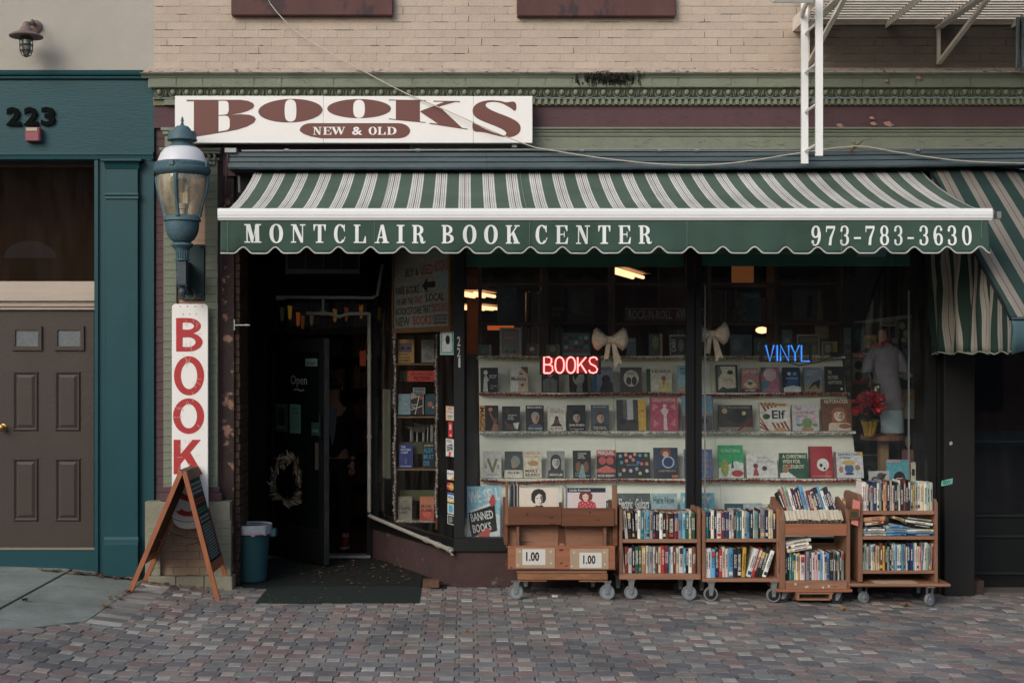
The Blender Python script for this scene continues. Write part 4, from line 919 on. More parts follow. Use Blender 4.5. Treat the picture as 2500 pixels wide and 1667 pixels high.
lathe_part('band', [(60, 397), (66, 399), (68, 402), (67, 411), (69, 413), (69, 418), (66, 424), (62, 427), (58, 430), (54, 430)], M_LB)
for a in (-100, -20, 60): 
    ca, sa = math.cos(R(a)), math.sin(R(a)); MB().box(-.02, .02, -.012, .012, pz(412, yl), pz(400, yl)).build('band_clasp', M_LB, LT, local=True).matrix_basis = Matrix.Translation((lx+.232*ca-LT.location.x, .232*sa, -LT.location.z)) @ Matrix.Rotation(R(a+90), 4, 'Z')
gp = [(59, 431), (60, 440), (58.5, 455), (54, 475), (47, 498), (41, 520), (39, 530)]
lathe_part('lantern_glass', gp, glass('amber_glass', (.92, .87, .76), .9, .1, .34, (.5, .45, .35)))
for a in (-93, -3, 87, 177):
    ca, sa = math.cos(R(a)), math.sin(R(a))
    MB().tube([(lx+(r+3)*sc*ca, yl+(r+3)*sc*sa, pz(Y, yl)) for r, Y in gp], [.02, .017, .015, .014, .014, .016, .019], 6).build('rib', M_LB, LT)
lathe_part('bulb_base', [(9, 530), (9, 512), (12, 510), (12, 498), (8, 496)], C(196, 190, 180), 14)
mb = MB()
for dx in (-6, 0, 6): mb.tube([(lx+(14+dx)*sc*.6, yl, pz(497, yl)), (lx+(14+dx)*sc*.6, yl, pz(468, yl))], .011, 8)
mb.build('bulb', C(226, 218, 200), LT, smooth=True)
lathe_part('ballast', [(8, 432), (14, 440), (8, 455), (5, 470), (0, 472)], C(90, 84, 76), 14)
lathe_part('bowl', [(38, 527), (42, 530), (45, 537), (46, 540), (41, 541), (41, 548), (40, 560), (36, 574), (29, 585), (20, 592), (17, 593)], M_LB)
lathe_part('collar', [(17, 592), (25, 594), (27.5, 599), (23, 604), (17, 610), (14, 622), (13.5, 632), (19, 633), (19, 636), (12, 636)], M_LB)
for a in range(0, 360, 20): MB().bar((lx+.057*math.cos(R(a)), yl+.057*math.sin(R(a)), pz(611, yl)), (lx+.05*math.cos(R(a)), yl+.05*math.sin(R(a)), pz(631, yl)), .007, .007).build('flute', M_LB, LT)
hw = 12*sc
MB().box(lx-hw, lx+hw, yl-hw, yl+hw, pz(695, yl), pz(636, yl)).box(lx-hw*1.15, lx+hw*1.15, yl-hw*1.15, yl+hw*1.15, pz(698, yl), pz(695, yl)-.0005).build('square_post', M_LBD, LT, bevel=.004)
lathe_part('drop_ball', [(9, 698), (5, 702), (6, 704), (10, 710), (10, 716), (6, 722), (0, 724)], M_LBD, 16)
MB().box(px(438, -.05), px(500, -.05), -.065, -.045, pz(732, -.05), pz(597, -.05)).build('back_plate', mat('dark_green_plate', S(38, 58, 60), .45, .15, 10, .2), LT, bevel=.006)
MB().prismx([(-.065, pz(720, -.05)), (-.065, pz(640, -.05)), (yl+hw, pz(640, yl)), (yl+hw, pz(690, yl)), (-.25, pz(700, -.2))], px(452, -.1), px(462, -.1)).build('bracket_web', M_LBD, LT)
for X, Y in ((491, 603), (448, 724), (470, 724), (491, 724), (448, 606)):
    MB().lathe([(0, 0), (.012, 0), (.01, .008), (0, .009)], 0, 0, 8).build('bolt', M_BLACK, LT, local=True).matrix_basis = Matrix.Translation((px(X, -.06)-LT.location.x, -.065-yl, pz(Y, -.06)-LT.location.z)) @ Matrix.Rotation(R(90), 4, 'X')
# ================================================================ VERTICAL BOOKS SIGN
yv = -.14
VS = thing('vertical_sign', 'tall white hanging board with cracked red letters BOOKS on the brick pier', 'sign', (px(462), yv, pz(1290)))
vx0, vx1 = px(419.5, yv), px(508, yv); vz1, vz0 = pz(742, yv), pz(1262, yv)
pol = [(vx0, vz0)]+[((vx0+vx1)/2+(vx1-vx0)/2*math.cos(R(a)), vz0-.105*math.sin(R(a))*(1+.05*math.sin(a))) for a in range(170, 5, -12)]+[(vx1, vz0), (vx1, vz1-.02), (vx1-.02, vz1), (vx0+.02, vz1), (vx0, vz1-.02)]
MB().prism(pol, yv, yv+.022).build('board', M_WHITE, VS, bevel=.004)
for ch, (t, b), (l, r) in (('B', (776, 858), (430, 496)), ('O', (869, 965), (426, 497)), ('O', (972, 1059), (424, 497)), ('K', (1073, 1157), (424, 494)), ('S', (1172, 1260), (424, 494))):
    mb = MB(); x0, x1 = px(l, yv), px(r, yv); z1, z0 = pz(t, yv), pz(b, yv)
    draw_glyph(mb, SANS, ch, x0, z0, x1-x0, z1-z0, yv-.0005, .0015)
    lt = mb.build('letter', M_RED, VS)
    mb = MB()
    for i in range(9):
        a = random.uniform(0, 6.28); rr_ = random.uniform(.3, .5); cx, cz = (x0+x1)/2+(x1-x0)*rr_*math.cos(a), (z0+z1)/2+(z1-z0)*rr_*math.sin(a)
        d = Vector((math.cos(a+random.uniform(-.5, .5)), 0, math.sin(a))); L_ = random.uniform(.012, .035); n_ = Vector((-d.z, 0, d.x))*.0022
        if not (x0 < cx < x1 and z0 < cz < z1): continue
        p = Vector((cx, yv-.0036, cz)); mb.quad(p-d*L_-n_, p+d*L_-n_*.3, p+d*L_+n_*.3, p-d*L_+n_)
    if mb.v: kind(mb.build('paint_crack', C(206, 190, 178), lt), 'stuff')
for X in (440, 458, 476, 493): MB().ball((px(X, yv), yv, pz(748, yv)), .005, 0, 6).build('screw', C(60, 44, 40), VS)
for X in (447, 463, 479): MB().ball((px(X, yv), yv, pz(767, yv)), .005, 0, 6).build('screw', C(60, 44, 40), VS)
MB().tube([P(464, 742, yv), P(468, 732, yv), P(476, 722, yv+.02), P(474, 712, yv+.04), P(468, 705, -.1)], .0035, 5).build('wire_hook', C(120, 112, 96), VS)
# ================================================================ SHOP WINDOW FRAME, STALL RISER, ALCOVE
SF = thing('bookshop_front', 'black framed bookshop front with big window, angled side window and recessed doorway', 'shopfront', (.0, 0, 0))
M_RISER = mat('stall_riser_maroon', S(70, 53, 52), .85, .3, 3, .6, 40, stcol=S(98, 98, 98), stth=.6, stsc=7)
zsill = pz(1345)
MB().box(px(1113), px(2290), .0, .25, -.1, zsill).build('stall_riser', M_RISER, SF)
MB().box(px(1108), px(2290), -.03, .08, zsill+.001, pz(1312)).build('bottom_rail', M_BLACK, SF, bevel=.004)
MB().box(px(1108), px(1134), -.03, .06, pz(1312)+.001, 3.3).build('corner_post', M_BLACK, SF, bevel=.003)
MB().box(px(1675), px(1695), -.02, .05, pz(1312)+.001, 3.3).box(px(1697), px(1713), -.012, .05, pz(1312)+.001, 3.3).build('mullion', M_BLACKP, SF, bevel=.003)
MB().box(px(2262), px(2284), -.03, .05, pz(1312)+.001, 3.3).box(px(2286), px(2296), -.015, .3, -.1, 3.3).build('right_jamb', M_BLACKP, SF, bevel=.003)
MB().box(px(1134)+.001, px(2290), -.0, .06, 3.2, 3.6).build('head_board', M_BLACKP, SF)
MB().box(px(583), px(1134), .0, .05, 3.15, 3.6).build('lintel', M_BLACKP, SF)
GL = glass('window_glass', (.95, .97, .96), .9, 0, .022)
MB().quad((px(1134), .02, pz(1312)), (px(1675), .02, pz(1312)), (px(1675), .02, 3.2), (px(1134), .02, 3.2)).build('window_pane', GL, SF)
MB().quad((px(1713), .02, pz(1312)), (px(2262), .02, pz(1312)), (px(2262), .02, 3.2), (px(1713), .02, 3.2)).build('window_pane', GL, SF)
MB().box(px(1720), px(1723), .0, .018, pz(1312), 2.6).build('glazing_bead', C(120, 124, 120), SF)
MB().box(px(2218), px(2221), .0, .018, pz(1312), 2.55).build('glazing_bead', C(110, 116, 114), SF)
# side (angled) window
A0 = Vector((-.1, .0, 0)); A1 = Vector((-.95, 1.7, 0)); AD = (A1-A0); AN = AD.normalized()
def ab(t, z, off=0):  # point along the angled wall
    n = Vector((-AN.y, AN.x, 0)); p = A0+AD*t+n*off; return (p.x, p.y, z)
def aslab(mb, t0, t1, z0, z1, o0, o1, m=0):
    v = [ab(t, z, o) for t in (t0, t1) for o in (o0, o1) for z in (z0, z1)]
    return mb.add(v, [(0, 1, 3, 2), (4, 6, 7, 5), (0, 4, 5, 1), (2, 3, 7, 6), (0, 2, 6, 4), (1, 5, 7, 3)], m)
aslab(MB(), .01, 1, -.1, .30, -.02, -.2).build('side_stall_riser', M_RISER, SF)
aslab(MB(), .0, 1, .301, .40, .012, -.06).build('side_bottom_rail', M_BLACKP, SF)
aslab(MB(), .0, 1, 2.6, 2.7, .0, -.06).build('side_head_rail', M_BLACKP, SF)
aslab(MB(), .0, 1, 2.7, 3.2, -.01, -.03).build('side_head_board', M_DARKIN, SF)
aslab(MB(), .97, 1.0, .4, 2.6, .012, -.05).build('side_post', M_BLACKP, SF)
MB().quad(ab(.02, .40, -.02), ab(.97, .40, -.02), ab(.97, 2.6, -.02), ab(.02, 2.6, -.02)).build('side_pane', GL, SF)
# alcove shell
dW = 1.7
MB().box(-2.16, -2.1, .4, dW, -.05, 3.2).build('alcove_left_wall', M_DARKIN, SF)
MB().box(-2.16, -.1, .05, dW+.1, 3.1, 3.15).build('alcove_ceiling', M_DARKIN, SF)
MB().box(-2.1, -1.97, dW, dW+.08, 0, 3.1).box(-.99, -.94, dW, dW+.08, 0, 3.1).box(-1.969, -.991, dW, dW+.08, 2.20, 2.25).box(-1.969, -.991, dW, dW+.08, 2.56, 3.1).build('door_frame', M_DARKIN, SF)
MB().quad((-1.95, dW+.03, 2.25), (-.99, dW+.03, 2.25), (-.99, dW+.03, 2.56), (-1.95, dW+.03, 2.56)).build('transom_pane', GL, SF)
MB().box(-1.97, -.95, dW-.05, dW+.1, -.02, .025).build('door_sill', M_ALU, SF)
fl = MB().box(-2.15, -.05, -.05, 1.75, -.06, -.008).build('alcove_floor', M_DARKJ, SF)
# room
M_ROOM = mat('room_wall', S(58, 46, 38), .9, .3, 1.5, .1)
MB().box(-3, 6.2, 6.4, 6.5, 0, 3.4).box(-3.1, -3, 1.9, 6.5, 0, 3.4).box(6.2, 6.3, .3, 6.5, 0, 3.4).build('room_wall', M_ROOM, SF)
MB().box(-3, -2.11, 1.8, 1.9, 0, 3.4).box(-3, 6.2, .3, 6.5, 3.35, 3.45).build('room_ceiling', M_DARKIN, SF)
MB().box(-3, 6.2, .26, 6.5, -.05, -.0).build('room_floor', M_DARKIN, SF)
MB().box(px(1134), 3.98, .1, 2.2, .28, .33).build('window_deck', mat('deck_grey', S(120, 118, 110), .8, .15), SF)
# digits 221
mb = MB(); 
for ch, t, b in (('2', 821, 845), ('2', 848, 871), ('1', 873, 897)): put_text(mb, ch, px(1116, -.031) if ch == '2' else px(1119, -.031), px(1124, -.031), pz(b, -.031), pz(t, -.031), -.0325, 0, .02)
tag(mb.build('house_number', C(196, 196, 190)), 'white vertical digits 221 on the black window corner post', 'house number')
# ---- right side: dark column and neighbouring doorway
NB = thing('dark_shopfront', 'black neighbouring doorway with glass door at the right edge under the second awning', 'shopfront', (4.6, 0, gh(4.6)))
MB().box(px(2297), px(2370), -.09, .35, -.12, 3.4).build('pilaster', mat('dark_brown_pilaster', S(28, 27, 26), .6, .15, 3, .2, 40), NB, bevel=.004)
MB().box(px(2290), px(2400), -.02, .35, -.12, .06).build('pilaster_foot', M_OLDBR, NB)
MB().box(px(2370)+.001, 6.6, .5, .56, -.12, 3.4).build('door_leaf', M_BLACKP, NB)
MB().box(px(2370)+.001, 6.6, .0, .55, -.12, gh(4.7)+.02).build('door_step', mat('stone_step', S(92, 86, 80), .9, .2), NB)
for Y in (1075, 1255, 1305, 1395): MB().box(px(2375), 6.6, .47, .5, pz(Y+5, .5), pz(Y, .5)).build('door_rail', C(34, 40, 40), NB)
MB().quad((px(2382), .49, pz(1250, .49)), (6.5, .49, pz(1250, .49)), (6.5, .49, pz(700, .49)), (px(2382), .49, pz(700, .49))).build('door_pane', glass('door_glass_dark', (.5, .5, .5), .8, 0, .01), NB)
MB().box(px(2370), px(2376), .3, .5, gh(4.6), 3.3).build('door_jamb', C(64, 66, 62), NB)
# ---- stickers on the dark pilaster
st = thing('sticker', 'turquoise tag sticker with black scrawl on the dark pilaster right of the carts', 'sticker', P(2310, 1178, -.092))
x, _, z = P(2312, 1178, -.092)
mb = MB().quad((x-.05, -.0925, z-.03), (x+.045, -.0925, z-.01), (x+.05, -.0925, z+.038), (x-.045, -.0925, z+.018)); mb.build('sticker_sheet', C(110, 184, 170), st)
mb = MB(); put_text(mb, 'SEXT.', x-.035, x+.038, z-.012, z+.02, -.0935, 0, .02); mb.build('lettering', C(20, 24, 26), st)
x, _, z = P(2322, 1082, -.092)
tag(MB().prism([(x-.012, z-.015), (x+.008, z-.012), (x+.014, z+.006), (x+.002, z+.018), (x-.014, z+.008)], -.0925, -.09).build('sticker_scrap', C(176, 172, 160)), 'small torn white sticker scrap on the dark pilaster above the turquoise sticker', 'sticker')
# ================================================================ ALCOVE THINGS
def on(root): return root
# mats
tag(MB().box(-2.05, -.40, .02, 1.62, -.008, .004).build('rubber_mat', mat('ribbed_rubber', S(30, 34, 32), .8, .2, 30, .4, 90, stretch=(6, 1, 1))), 'dark ribbed rubber mat on the floor of the recessed doorway', 'mat')
mt = thing('doormat', 'dark green rectangular doormat on the pavers in front of the shop entrance', 'doormat', (-1.05, -.37, .0))
MB().add([(-1.70, -.75, .008), (-.385, -.73, .006), (-.39, .0, .006), (-1.70, .01, .008), (-1.70, -.75, -.002), (-.385, -.73, -.002), (-.39, .0, -.002), (-1.70, .01, -.002)], [(0, 1, 2, 3), (4, 5, 1, 0), (5, 6, 2, 1), (6, 7, 3, 2), (7, 4, 0, 3)]).build('mat_body', mat('green_doormat', S(30, 43, 40), .95, .25, 20, .8, 120), mt)
# door leaf swung out
h0 = Vector((-1.95, dW-.02, 0)); h1 = Vector((px(797, 1.06), 1.06, 0)); hd = (h1-h0); hn = Vector((-hd.y, hd.x, 0)).normalized()
if hn.y > 0: hn = -hn
DL = thing('shop_door', 'black glazed shop door swung open with Open lettering and a dry wreath', 'door', tuple(h0))
def dp(t, z, o=0): p = h0+hd*t+hn*o; return (p.x, p.y, z)
def dslab(t0, t1, z0, z1, o0, o1, mb=None, m=0):
    mb = mb or MB(); v = [dp(t, z, o) for t in (t0, t1) for o in (o0, o1) for z in (z0, z1)]
    return mb.add(v, [(0, 1, 3, 2), (4, 6, 7, 5), (0, 4, 5, 1), (2, 3, 7, 6), (0, 2, 6, 4), (1, 5, 7, 3)], m)
for a in ((0, .1, .03, 2.15), (.9, 1.0, .03, 2.15)): dslab(*a, -.02, .02).build('door_stile', M_BLACKP, DL)
for a in ((.1, .9, .03, .35), (.1, .9, 2.02, 2.15)): dslab(*a, -.02, .02).build('door_rail', M_BLACKP, DL)
dslab(.1, .9, .35, 2.02, -.004, .004).build('door_pane', mat('dark_door_glass', S(14, 17, 17), .12, .2, 3, 0, spec=.5), DL)
dslab(1.0, 1.015, .03, 2.15, -.022, .026).build('edge_strip', mat('worn_grey_metal', S(66, 72, 74), .4, .4, 10, .3, metal=.5), DL)
def dtext(s, t0, t1, z0, z1, m, name='lettering', off=.024, bold=0, par=DL):
    mb = MB(); put_text(mb, s, 0, 1, z0, z1, 0, 0, bold); mb.v = [dp(t0+(t1-t0)*x, z, off) for x, _, z in mb.v]; return mb.build(name, m, par)
def dz(Y, t): d = CD+(h0+hd*t).y; return CH-(Y-865)*d/3266
dtext('Open', .40, .68, dz(945, .5), dz(916, .5), C(150, 160, 158), bold=.0, off=.008)
dtext('~', .45, .63, dz(955, .5), dz(948, .5), C(120, 130, 128), off=.008)
def dposter(name, label, t0, t1, Y0, Y1, col, cat='poster'):
    r = thing(name, label, cat, dp((t0+t1)/2, dz(Y1, .5), .02)); dslab(t0, t1, dz(Y1, t0), dz(Y0, t0), .024, .026).build('sheet', col, r); return r
r = dposter('poster', 'black and grey poster with a dark figure on the left of the open shop door', .16, .37, 984, 1052, C(52, 60, 60))
mb = MB(); mb.prism(ell(.265, dz(1018, .2), .06, .09, n=16), 0, .001); mb.v = [dp(x, z, .0275-y) for x, y, z in mb.v]; mb.build('dark_figure', C(16, 18, 18), r)
mb = MB(); scribble(mb, .18, .35, dz(1045, .2), .028, 0, 0, 4); scribble(mb, .18, .35, dz(992, .2), .018, 0, 0, 5); mb.v = [dp(x, z, .029-y) for x, y, z in mb.v]; mb.build('printed_lines', C(130, 138, 134), r)
r = dposter('notice', 'pale green store hours notice on the open shop door', .41, .60, 986, 1056, C(82, 120, 108), 'notice')
dtext('STORE\nHOURS', .45, .56, dz(1010, .5), dz(995, .5), C(30, 50, 44), 'lettering', .027, .01, r)
mb = MB()
for i in range(7): scribble(mb, .43, .58, dz(1019+i*4.6, .5), .009, 0, 0, 20+i)
mb.v = [dp(x, z, .0275-y) for x, y, z in mb.v]; mb.build('printed_lines', C(34, 54, 48), r)
r = dposter('security_sticker', 'small grey SECURITY sticker high on the open shop door', .68, .88, 875, 894, C(100, 122, 114), 'sticker'); dtext('SECURITY', .70, .86, dz(891, .8), dz(884, .8), C(16, 20, 20), 'lettering', .027, .02, r)
r = dposter('sticker', 'small dark green round sticker at the handle side of the open door', .78, .92, 1030, 1062, C(26, 60, 46), 'sticker'); dtext('FAVE', .80, .90, dz(1054, .8), dz(1047, .8), C(110, 140, 124), 'lettering', .027, .02, r)
dslab(.85, .9, dz(1146, .85), dz(1080, .85), .022, .03).build('push_plate', C(70, 66, 58), DL)
MB().tube([dp(.97, dz(1010, .97), .03), dp(.97, dz(1010, .97), .06), dp(.97, dz(1065, .97), .06), dp(.97, dz(1065, .97), .03)], .008, 8).build('handle', M_BLACK, DL, smooth=True)
# wreath
wc = dp(.40, dz(1170, .4), .05); WR = thing('wreath', 'dried wreath of pale pointed leaves and berries hanging on the open door', 'wreath', wc)
wr = .165; M_LEAFW = [C(112, 98, 76), C(80, 68, 50), C(150, 136, 112)]
MB().tube([(wc[0]+wr*math.cos(a)*.8, wc[1]-.0+.2*math.cos(a)*-.16, wc[2]+wr*1.25*math.sin(a)) for a in [2*math.pi*i/24 for i in range(24)]], .016, 6, closed=True).build('twig_ring', C(60, 50, 40), WR)
rw = random.Random(5)
for i in range(130):
    a = 2*math.pi*i/130+rw.uniform(-.05, .05); rr_ = wr*rw.uniform(.85, 1.15); c_ = Vector((wc[0]+rr_*math.cos(a)*.8, wc[1]-.02-.03*rw.random()-.03*math.cos(a), wc[2]+rr_*1.25*math.sin(a)))
    d = Vector((-math.sin(a)*.8*(1 if math.cos(a) > -.4 else -1)+math.cos(a)*rw.uniform(.1, .9), rw.uniform(-.3, .1), math.cos(a)*(1 if math.cos(a) > -.4 else -1)+math.sin(a)*rw.uniform(.1, .9))).normalized()
    if rw.random() < .5: d.z = -abs(d.z)
    L_ = rw.uniform(.05, .095)*(1.25 if math.cos(a) > .3 else 1); s_ = d.cross(Vector((0, 1, 0))).normalized()*L_*.15
    MB().add([c_, c_+d*L_*.45+s_, c_+d*L_, c_+d*L_*.45-s_, c_+d*L_*.5+Vector((0, -.008, 0))], [(0, 1, 4), (1, 2, 4), (2, 3, 4), (3, 0, 4)]).build('leaf', M_LEAFW[i % 3], WR)
mb = MB()
for i in range(50):
    a = rw.uniform(0, 6.28); rr_ = wr*rw.uniform(.75, 1.2); mb.ball((wc[0]+rr_*math.cos(a)*.8, wc[1]-.06, wc[2]+rr_*1.25*math.sin(a)), .007, 0, 5)
kind(mb.build('berries', C(110, 104, 88), WR), 'stuff')
MB().tube([(wc[0]+.01, wc[1]-.02, wc[2]+wr*1.1), (wc[0]+.0, wc[1]-.03, wc[2]+wr*1.75), (wc[0]+.03, wc[1]-.03, wc[2]+wr*1.2)], .007, 5).build('ribbon_loop', C(150, 156, 160), WR)
# left wall poster
q = thing('poster', 'narrow teal framed poster on the left wall of the recessed doorway', 'poster', (-2.09, .9, 1.6))
zA = lambda Y, y: CH-(Y-865)*(CD+y)/3266
MB().box(-2.098, -2.09, .45, .9, zA(1010, .6), zA(940, .6)).build('frame', C(70, 88, 88), q)
MB().box(-2.09, -2.088, .48, .87, zA(1005, .6), zA(945, .6)).build('print', C(24, 46, 50), q)
# wall rod on peeling post
rd = thing('rod_holder', 'short grey metal rod sticking out of the peeling post at the doorway', 'bracket', P(575, 794, .0))
MB().tube([P(573, 794, -.01), P(610, 794, -.02)], .007, 8).box(px(571, 0), px(574, 0), -.012, .02, pz(806), pz(780)).tube([P(600, 794, -.02), P(606, 794, -.02)], .011, 8).build('rod', M_ALU, rd)
# trash can
tc_ = thing('trash_can', 'teal plastic trash can with pale liner standing in the doorway corner', 'trash can', (-1.89, .28, 0))
cx, cy = -1.89, .28
MB().lathe([(.112, .006), (.125, .02), (.15, .40), (.155, .41), (.155, .44), (.166, .445), (.168, .475), (.160, .48), (.150, .44), (.12, .05)], cx, cy, 32).build('bin_body', mat('teal_plastic', S(38, 76, 82), .5, .1, 5, .05), tc_, smooth=True)
v = []; fs = []
for i in range(33):
    a = 2*math.pi*i/32; wv = .006*math.sin(i*2.3)+.004*math.sin(i*5)
    for r_, z in ((.157, .50), (.174, .512), (.176+wv, .47), (.172+wv*1.6, .43+.012*math.sin(i*1.7))): v.append((cx+r_*math.cos(a), cy+r_*math.sin(a), z))
for i in range(32):
    for j in range(3): a = i*4+j; fs.append((a, a+1, a+5, a+4))
MB().add(v, fs).build('bin_liner', C(150, 158, 164), tc_, smooth=True)
MB().lathe([(.174, .430), (.178, .432), (.178, .445), (.173, .446)], cx, cy, 32).build('pink_liner_edge', C(160, 128, 138), tc_)
MB().box(cx+.14, cx+.215, cy-.05, cy+.05, .40, .47).build('bin_handle', mat('teal_plastic', S(38, 76, 82)), tc_, bevel=.01)
# pipes in the alcove
M_PVC = mat('dirty_pvc', S(150, 146, 138), .5, .15, 8, .05)
pp = thing('waste_pipe', 'dirty white plastic pipe running down the door jamb and along the angled window sill', 'pipe', (-.9, 1.5, .4))
pa = Vector(ab(.955, 0, .05)); 
ptop = (pa.x, pa.y, 2.40)
pe = ab(-.005, .325, .05)
MB().tube([ptop, (pa.x, pa.y, .46), (pa.x+.005, pa.y-.02, .425), ab(.90, .415, .05), pe, (pe[0]+.01, pe[1]-.02, .31), (pe[0]+.012, pe[1]-.03, .28)], .019, 10).build('pipe', M_PVC, pp, smooth=True)
for t in (.25, .12, .0): MB().tube([ab(t+.02, .325+.09*(t+.02)/.9, .05), ab(t-.01, .325+.09*(t-.01)/.9, .05)], .026, 10).build('pipe_collar', M_PVC, pp, smooth=True)
MB().tube([(pa.x, pa.y, 1.18), (pa.x, pa.y, 1.21)], .026, 10).tube([(pa.x, pa.y, 1.95), (pa.x, pa.y, 2.0)], .025, 10).build('pipe_collar', M_PVC, pp, smooth=True)
p2 = thing('overhead_pipe', 'grey overhead pipes with a curved lower bar above the shop door', 'pipe', (-1.4, 1.4, 2.5))
yq = 1.35; M_PG = mat('overhead_pipe_grey', S(116, 122, 120), .5, .2)
Q = lambda X, Y: P(X, Y, yq)
MB().tube([Q(674, 725), Q(910, 727), Q(921, 722), Q(934, 645)], .016, 8).tube([Q(789, 726), Q(789, 766)], .014, 8).tube([Q(748, 765), Q(800, 766), Q(815, 768), Q(828, 774), Q(842, 768), Q(856, 766), Q(903, 766)], .017, 8).build('pipe', M_PG, p2, smooth=True)
MB().box(px(674, yq), px(695, yq), yq-.02, yq+.02, pz(732, yq), pz(722, yq)).tube([Q(781, 765), Q(797, 765)], .024, 8).build('bracket', M_PG, p2)
acu = thing('air_conditioner', 'dark louvred air conditioner unit above the doorway with a small blue badge', 'air conditioner', (-1.45, 1.25, 2.8))
ya = 1.2
MB().box(px(697, ya), px(878, ya), ya+.02, dW, pz(668, ya), 3.1).build('housing', C(34, 36, 34), acu)
MB().box(px(697, ya), px(878, ya), ya, ya+.02, pz(668, ya), pz(657, ya)).box(px(697, ya), px(702, ya), ya, ya+.019, pz(656, ya), 3.1).box(px(874, ya), px(878, ya), ya, ya+.019, pz(656, ya), 3.1).build('frame', C(92, 92, 84), acu)
for X in (744, 788, 832): MB().box(px(X, ya), px(X+3, ya), ya+.002, ya+.018, pz(656, ya), 3.1).build('grille_bar', C(80, 82, 76), acu)
mb = MB(); put_text(mb, 'AIRTEMP', px(768, ya), px(803, ya), pz(666.5, ya), pz(662, ya), ya-.003, 0, .02); mb.build('badge_lettering', C(60, 110, 140), acu)
# burlap curtain and green inner post seen in the side window
bc = thing('burlap_banner', 'faded burlap strip hanging inside the angled side window', 'banner', (-.88, 1.5, 1.4))
v = []; fs = []
for i in range(13):
    for j in range(9):
        t = .84+.10*(1-i/12); z = 1.66-(.86)*j/8-(.012*(i % 2) if j == 8 else 0); v.append(ab(t, z, -.08-.012*math.sin(i*1.3)))
for i in range(12):
    for j in range(8): a = i*9+j; fs.append((a, a+1, a+10, a+9))
MB().add(v, fs).build('cloth', mat('burlap', S(104, 106, 92), .95, .2, 40, .5, 200), bc)
# ---- loose brick and leaf litter
lb = tag(MB().box(-.38, -.24, -.02, .10, .0, .058).build('loose_brick', mat('worn_brick', S(100, 74, 62), .95, .3, 12, .5)), 'loose worn brick lying at the foot of the angled stall riser', 'brick')
def leaves(name, label, pts, n, sx, sy, cols, seed, sz=.035):
    rr = random.Random(seed); mb = MB()
    for i in range(n):
        cx, cy = rr.choice(pts); x = cx+rr.gauss(0, sx); y = cy+rr.gauss(0, sy)
        s = sz*rr.uniform(.5, 1.2); a = rr.uniform(0, 6.28); z = gh(x)+.006+rr.random()*.012; c_, s_ = math.cos(a), math.sin(a)
        loc = [(-1, 0, 0), (-.3, .45, .25), (.5, .3, .1), (1.1, 0, .35), (.4, -.35, .1), (-.4, -.4, .3)]
        v = [(x+s*(p*c_-q*s_), y+s*(p*s_+q*c_), z+s*r_*rr.uniform(.2, 1.3)) for p, q, r_ in loc]
        mb.add(v, [(0, 1, 5), (1, 2, 4, 5), (2, 3, 4)], rr.randrange(len(cols)))
    o = tag(mb.build(name, cols), label, 'leaves'); return kind(o, 'stuff')
LC = [C(108, 76, 58, .9), C(86, 60, 48, .9), C(130, 96, 72, .9)]
leaves('leaf_litter', 'brown dry leaves gathered against the teal threshold', [(-3.5, -.06), (-3.3, -.07), (-3.15, -.07), (-3.05, -.08), (-2.86, -.1)], 90, .07, .03, LC, 1)
leaves('leaf_litter', 'dry leaves lying in the joint beside the concrete slabs', [(-2.75, -.35), (-2.76, -.6), (-2.77, -.7), (-2.76, -.9), (-2.7, -.15), (-2.6, -.12), (-2.74, -1.3)], 80, .03, .06, LC, 2, .03)
leaves('leaf_litter', 'scattered dry leaves on the dark floor of the recessed doorway', [(-1.9, .6), (-1.5, .9), (-.9, .9), (-.6, .5), (-1.2, .3), (-.8, 1.3)], 150, .28, .25, LC+[C(70, 60, 50, .9)], 3, .028)
leaves('leaf_litter', 'crumbs and leaf bits lying on the green doormat and nearby pavers', [(-1.2, -.4), (-.8, -.5), (-1.5, -.6)], 40, .3, .2, LC+[C(120, 110, 100, .9)], 4, .014)
leaves('leaf_litter', 'damp leaf debris along the base of the maroon stall riser', [(x*.25, -.05) for x in range(0, 17)], 150, .1, .03, [C(60, 50, 40, .9), C(76, 58, 46, .9), C(66, 72, 48, .9)], 5, .02)
leaves('leaf_litter', 'dry debris along the foot of the pier', [(-2.6, -.16), (-2.4, -.16), (-2.2, -.15), (-2.1, -.1)], 60, .08, .03, LC+[C(66, 72, 48, .9)], 6, .02)
def maple(x, y, lab, s=.05, c_=C(150, 112, 60, .9)):
    z = gh(x)+.006; v = []
    for i in range(10): a = 2*math.pi*i/10; r_ = s*(1 if i % 2 else .45); v.append((x+r_*math.cos(a), y+r_*math.sin(a), z+.012*(i % 3)))
    v.append((x, y, z+.004)); tag(MB().add(v, [(i, (i+1) % 10, 10) for i in range(10)]).build('fallen_leaf', c_), lab, 'leaf')
maple(*P(2058, 1494, -.85)[:2], 'curled yellow maple leaf on the pavers in front of the fourth cart'); maple(*P(2210, 1474, -.62)[:2], 'brown maple leaf on the pavers in front of the rightmost cart', .05, C(120, 88, 60, .9))
maple(px(60, -1.35), -1.35, 'dark fallen leaf on the concrete slabs near the left edge', .03, C(50, 44, 40, .9)); maple(px(1140, -1.9), -1.9, 'small orange leaf on the pavers near the doormat', .02, C(160, 100, 60, .9))
x, y, z = P(1353, 1457, -.5); tag(MB().ball((x, y, gh(x)+.015), .022, 0, 6, sz=.6).ball((x+.02, y, gh(x)+.012), .014, 0, 6).build('paper_scrap', C(196, 190, 184)), 'crumpled white paper scrap on the pavers in front of the record cart', 'paper')
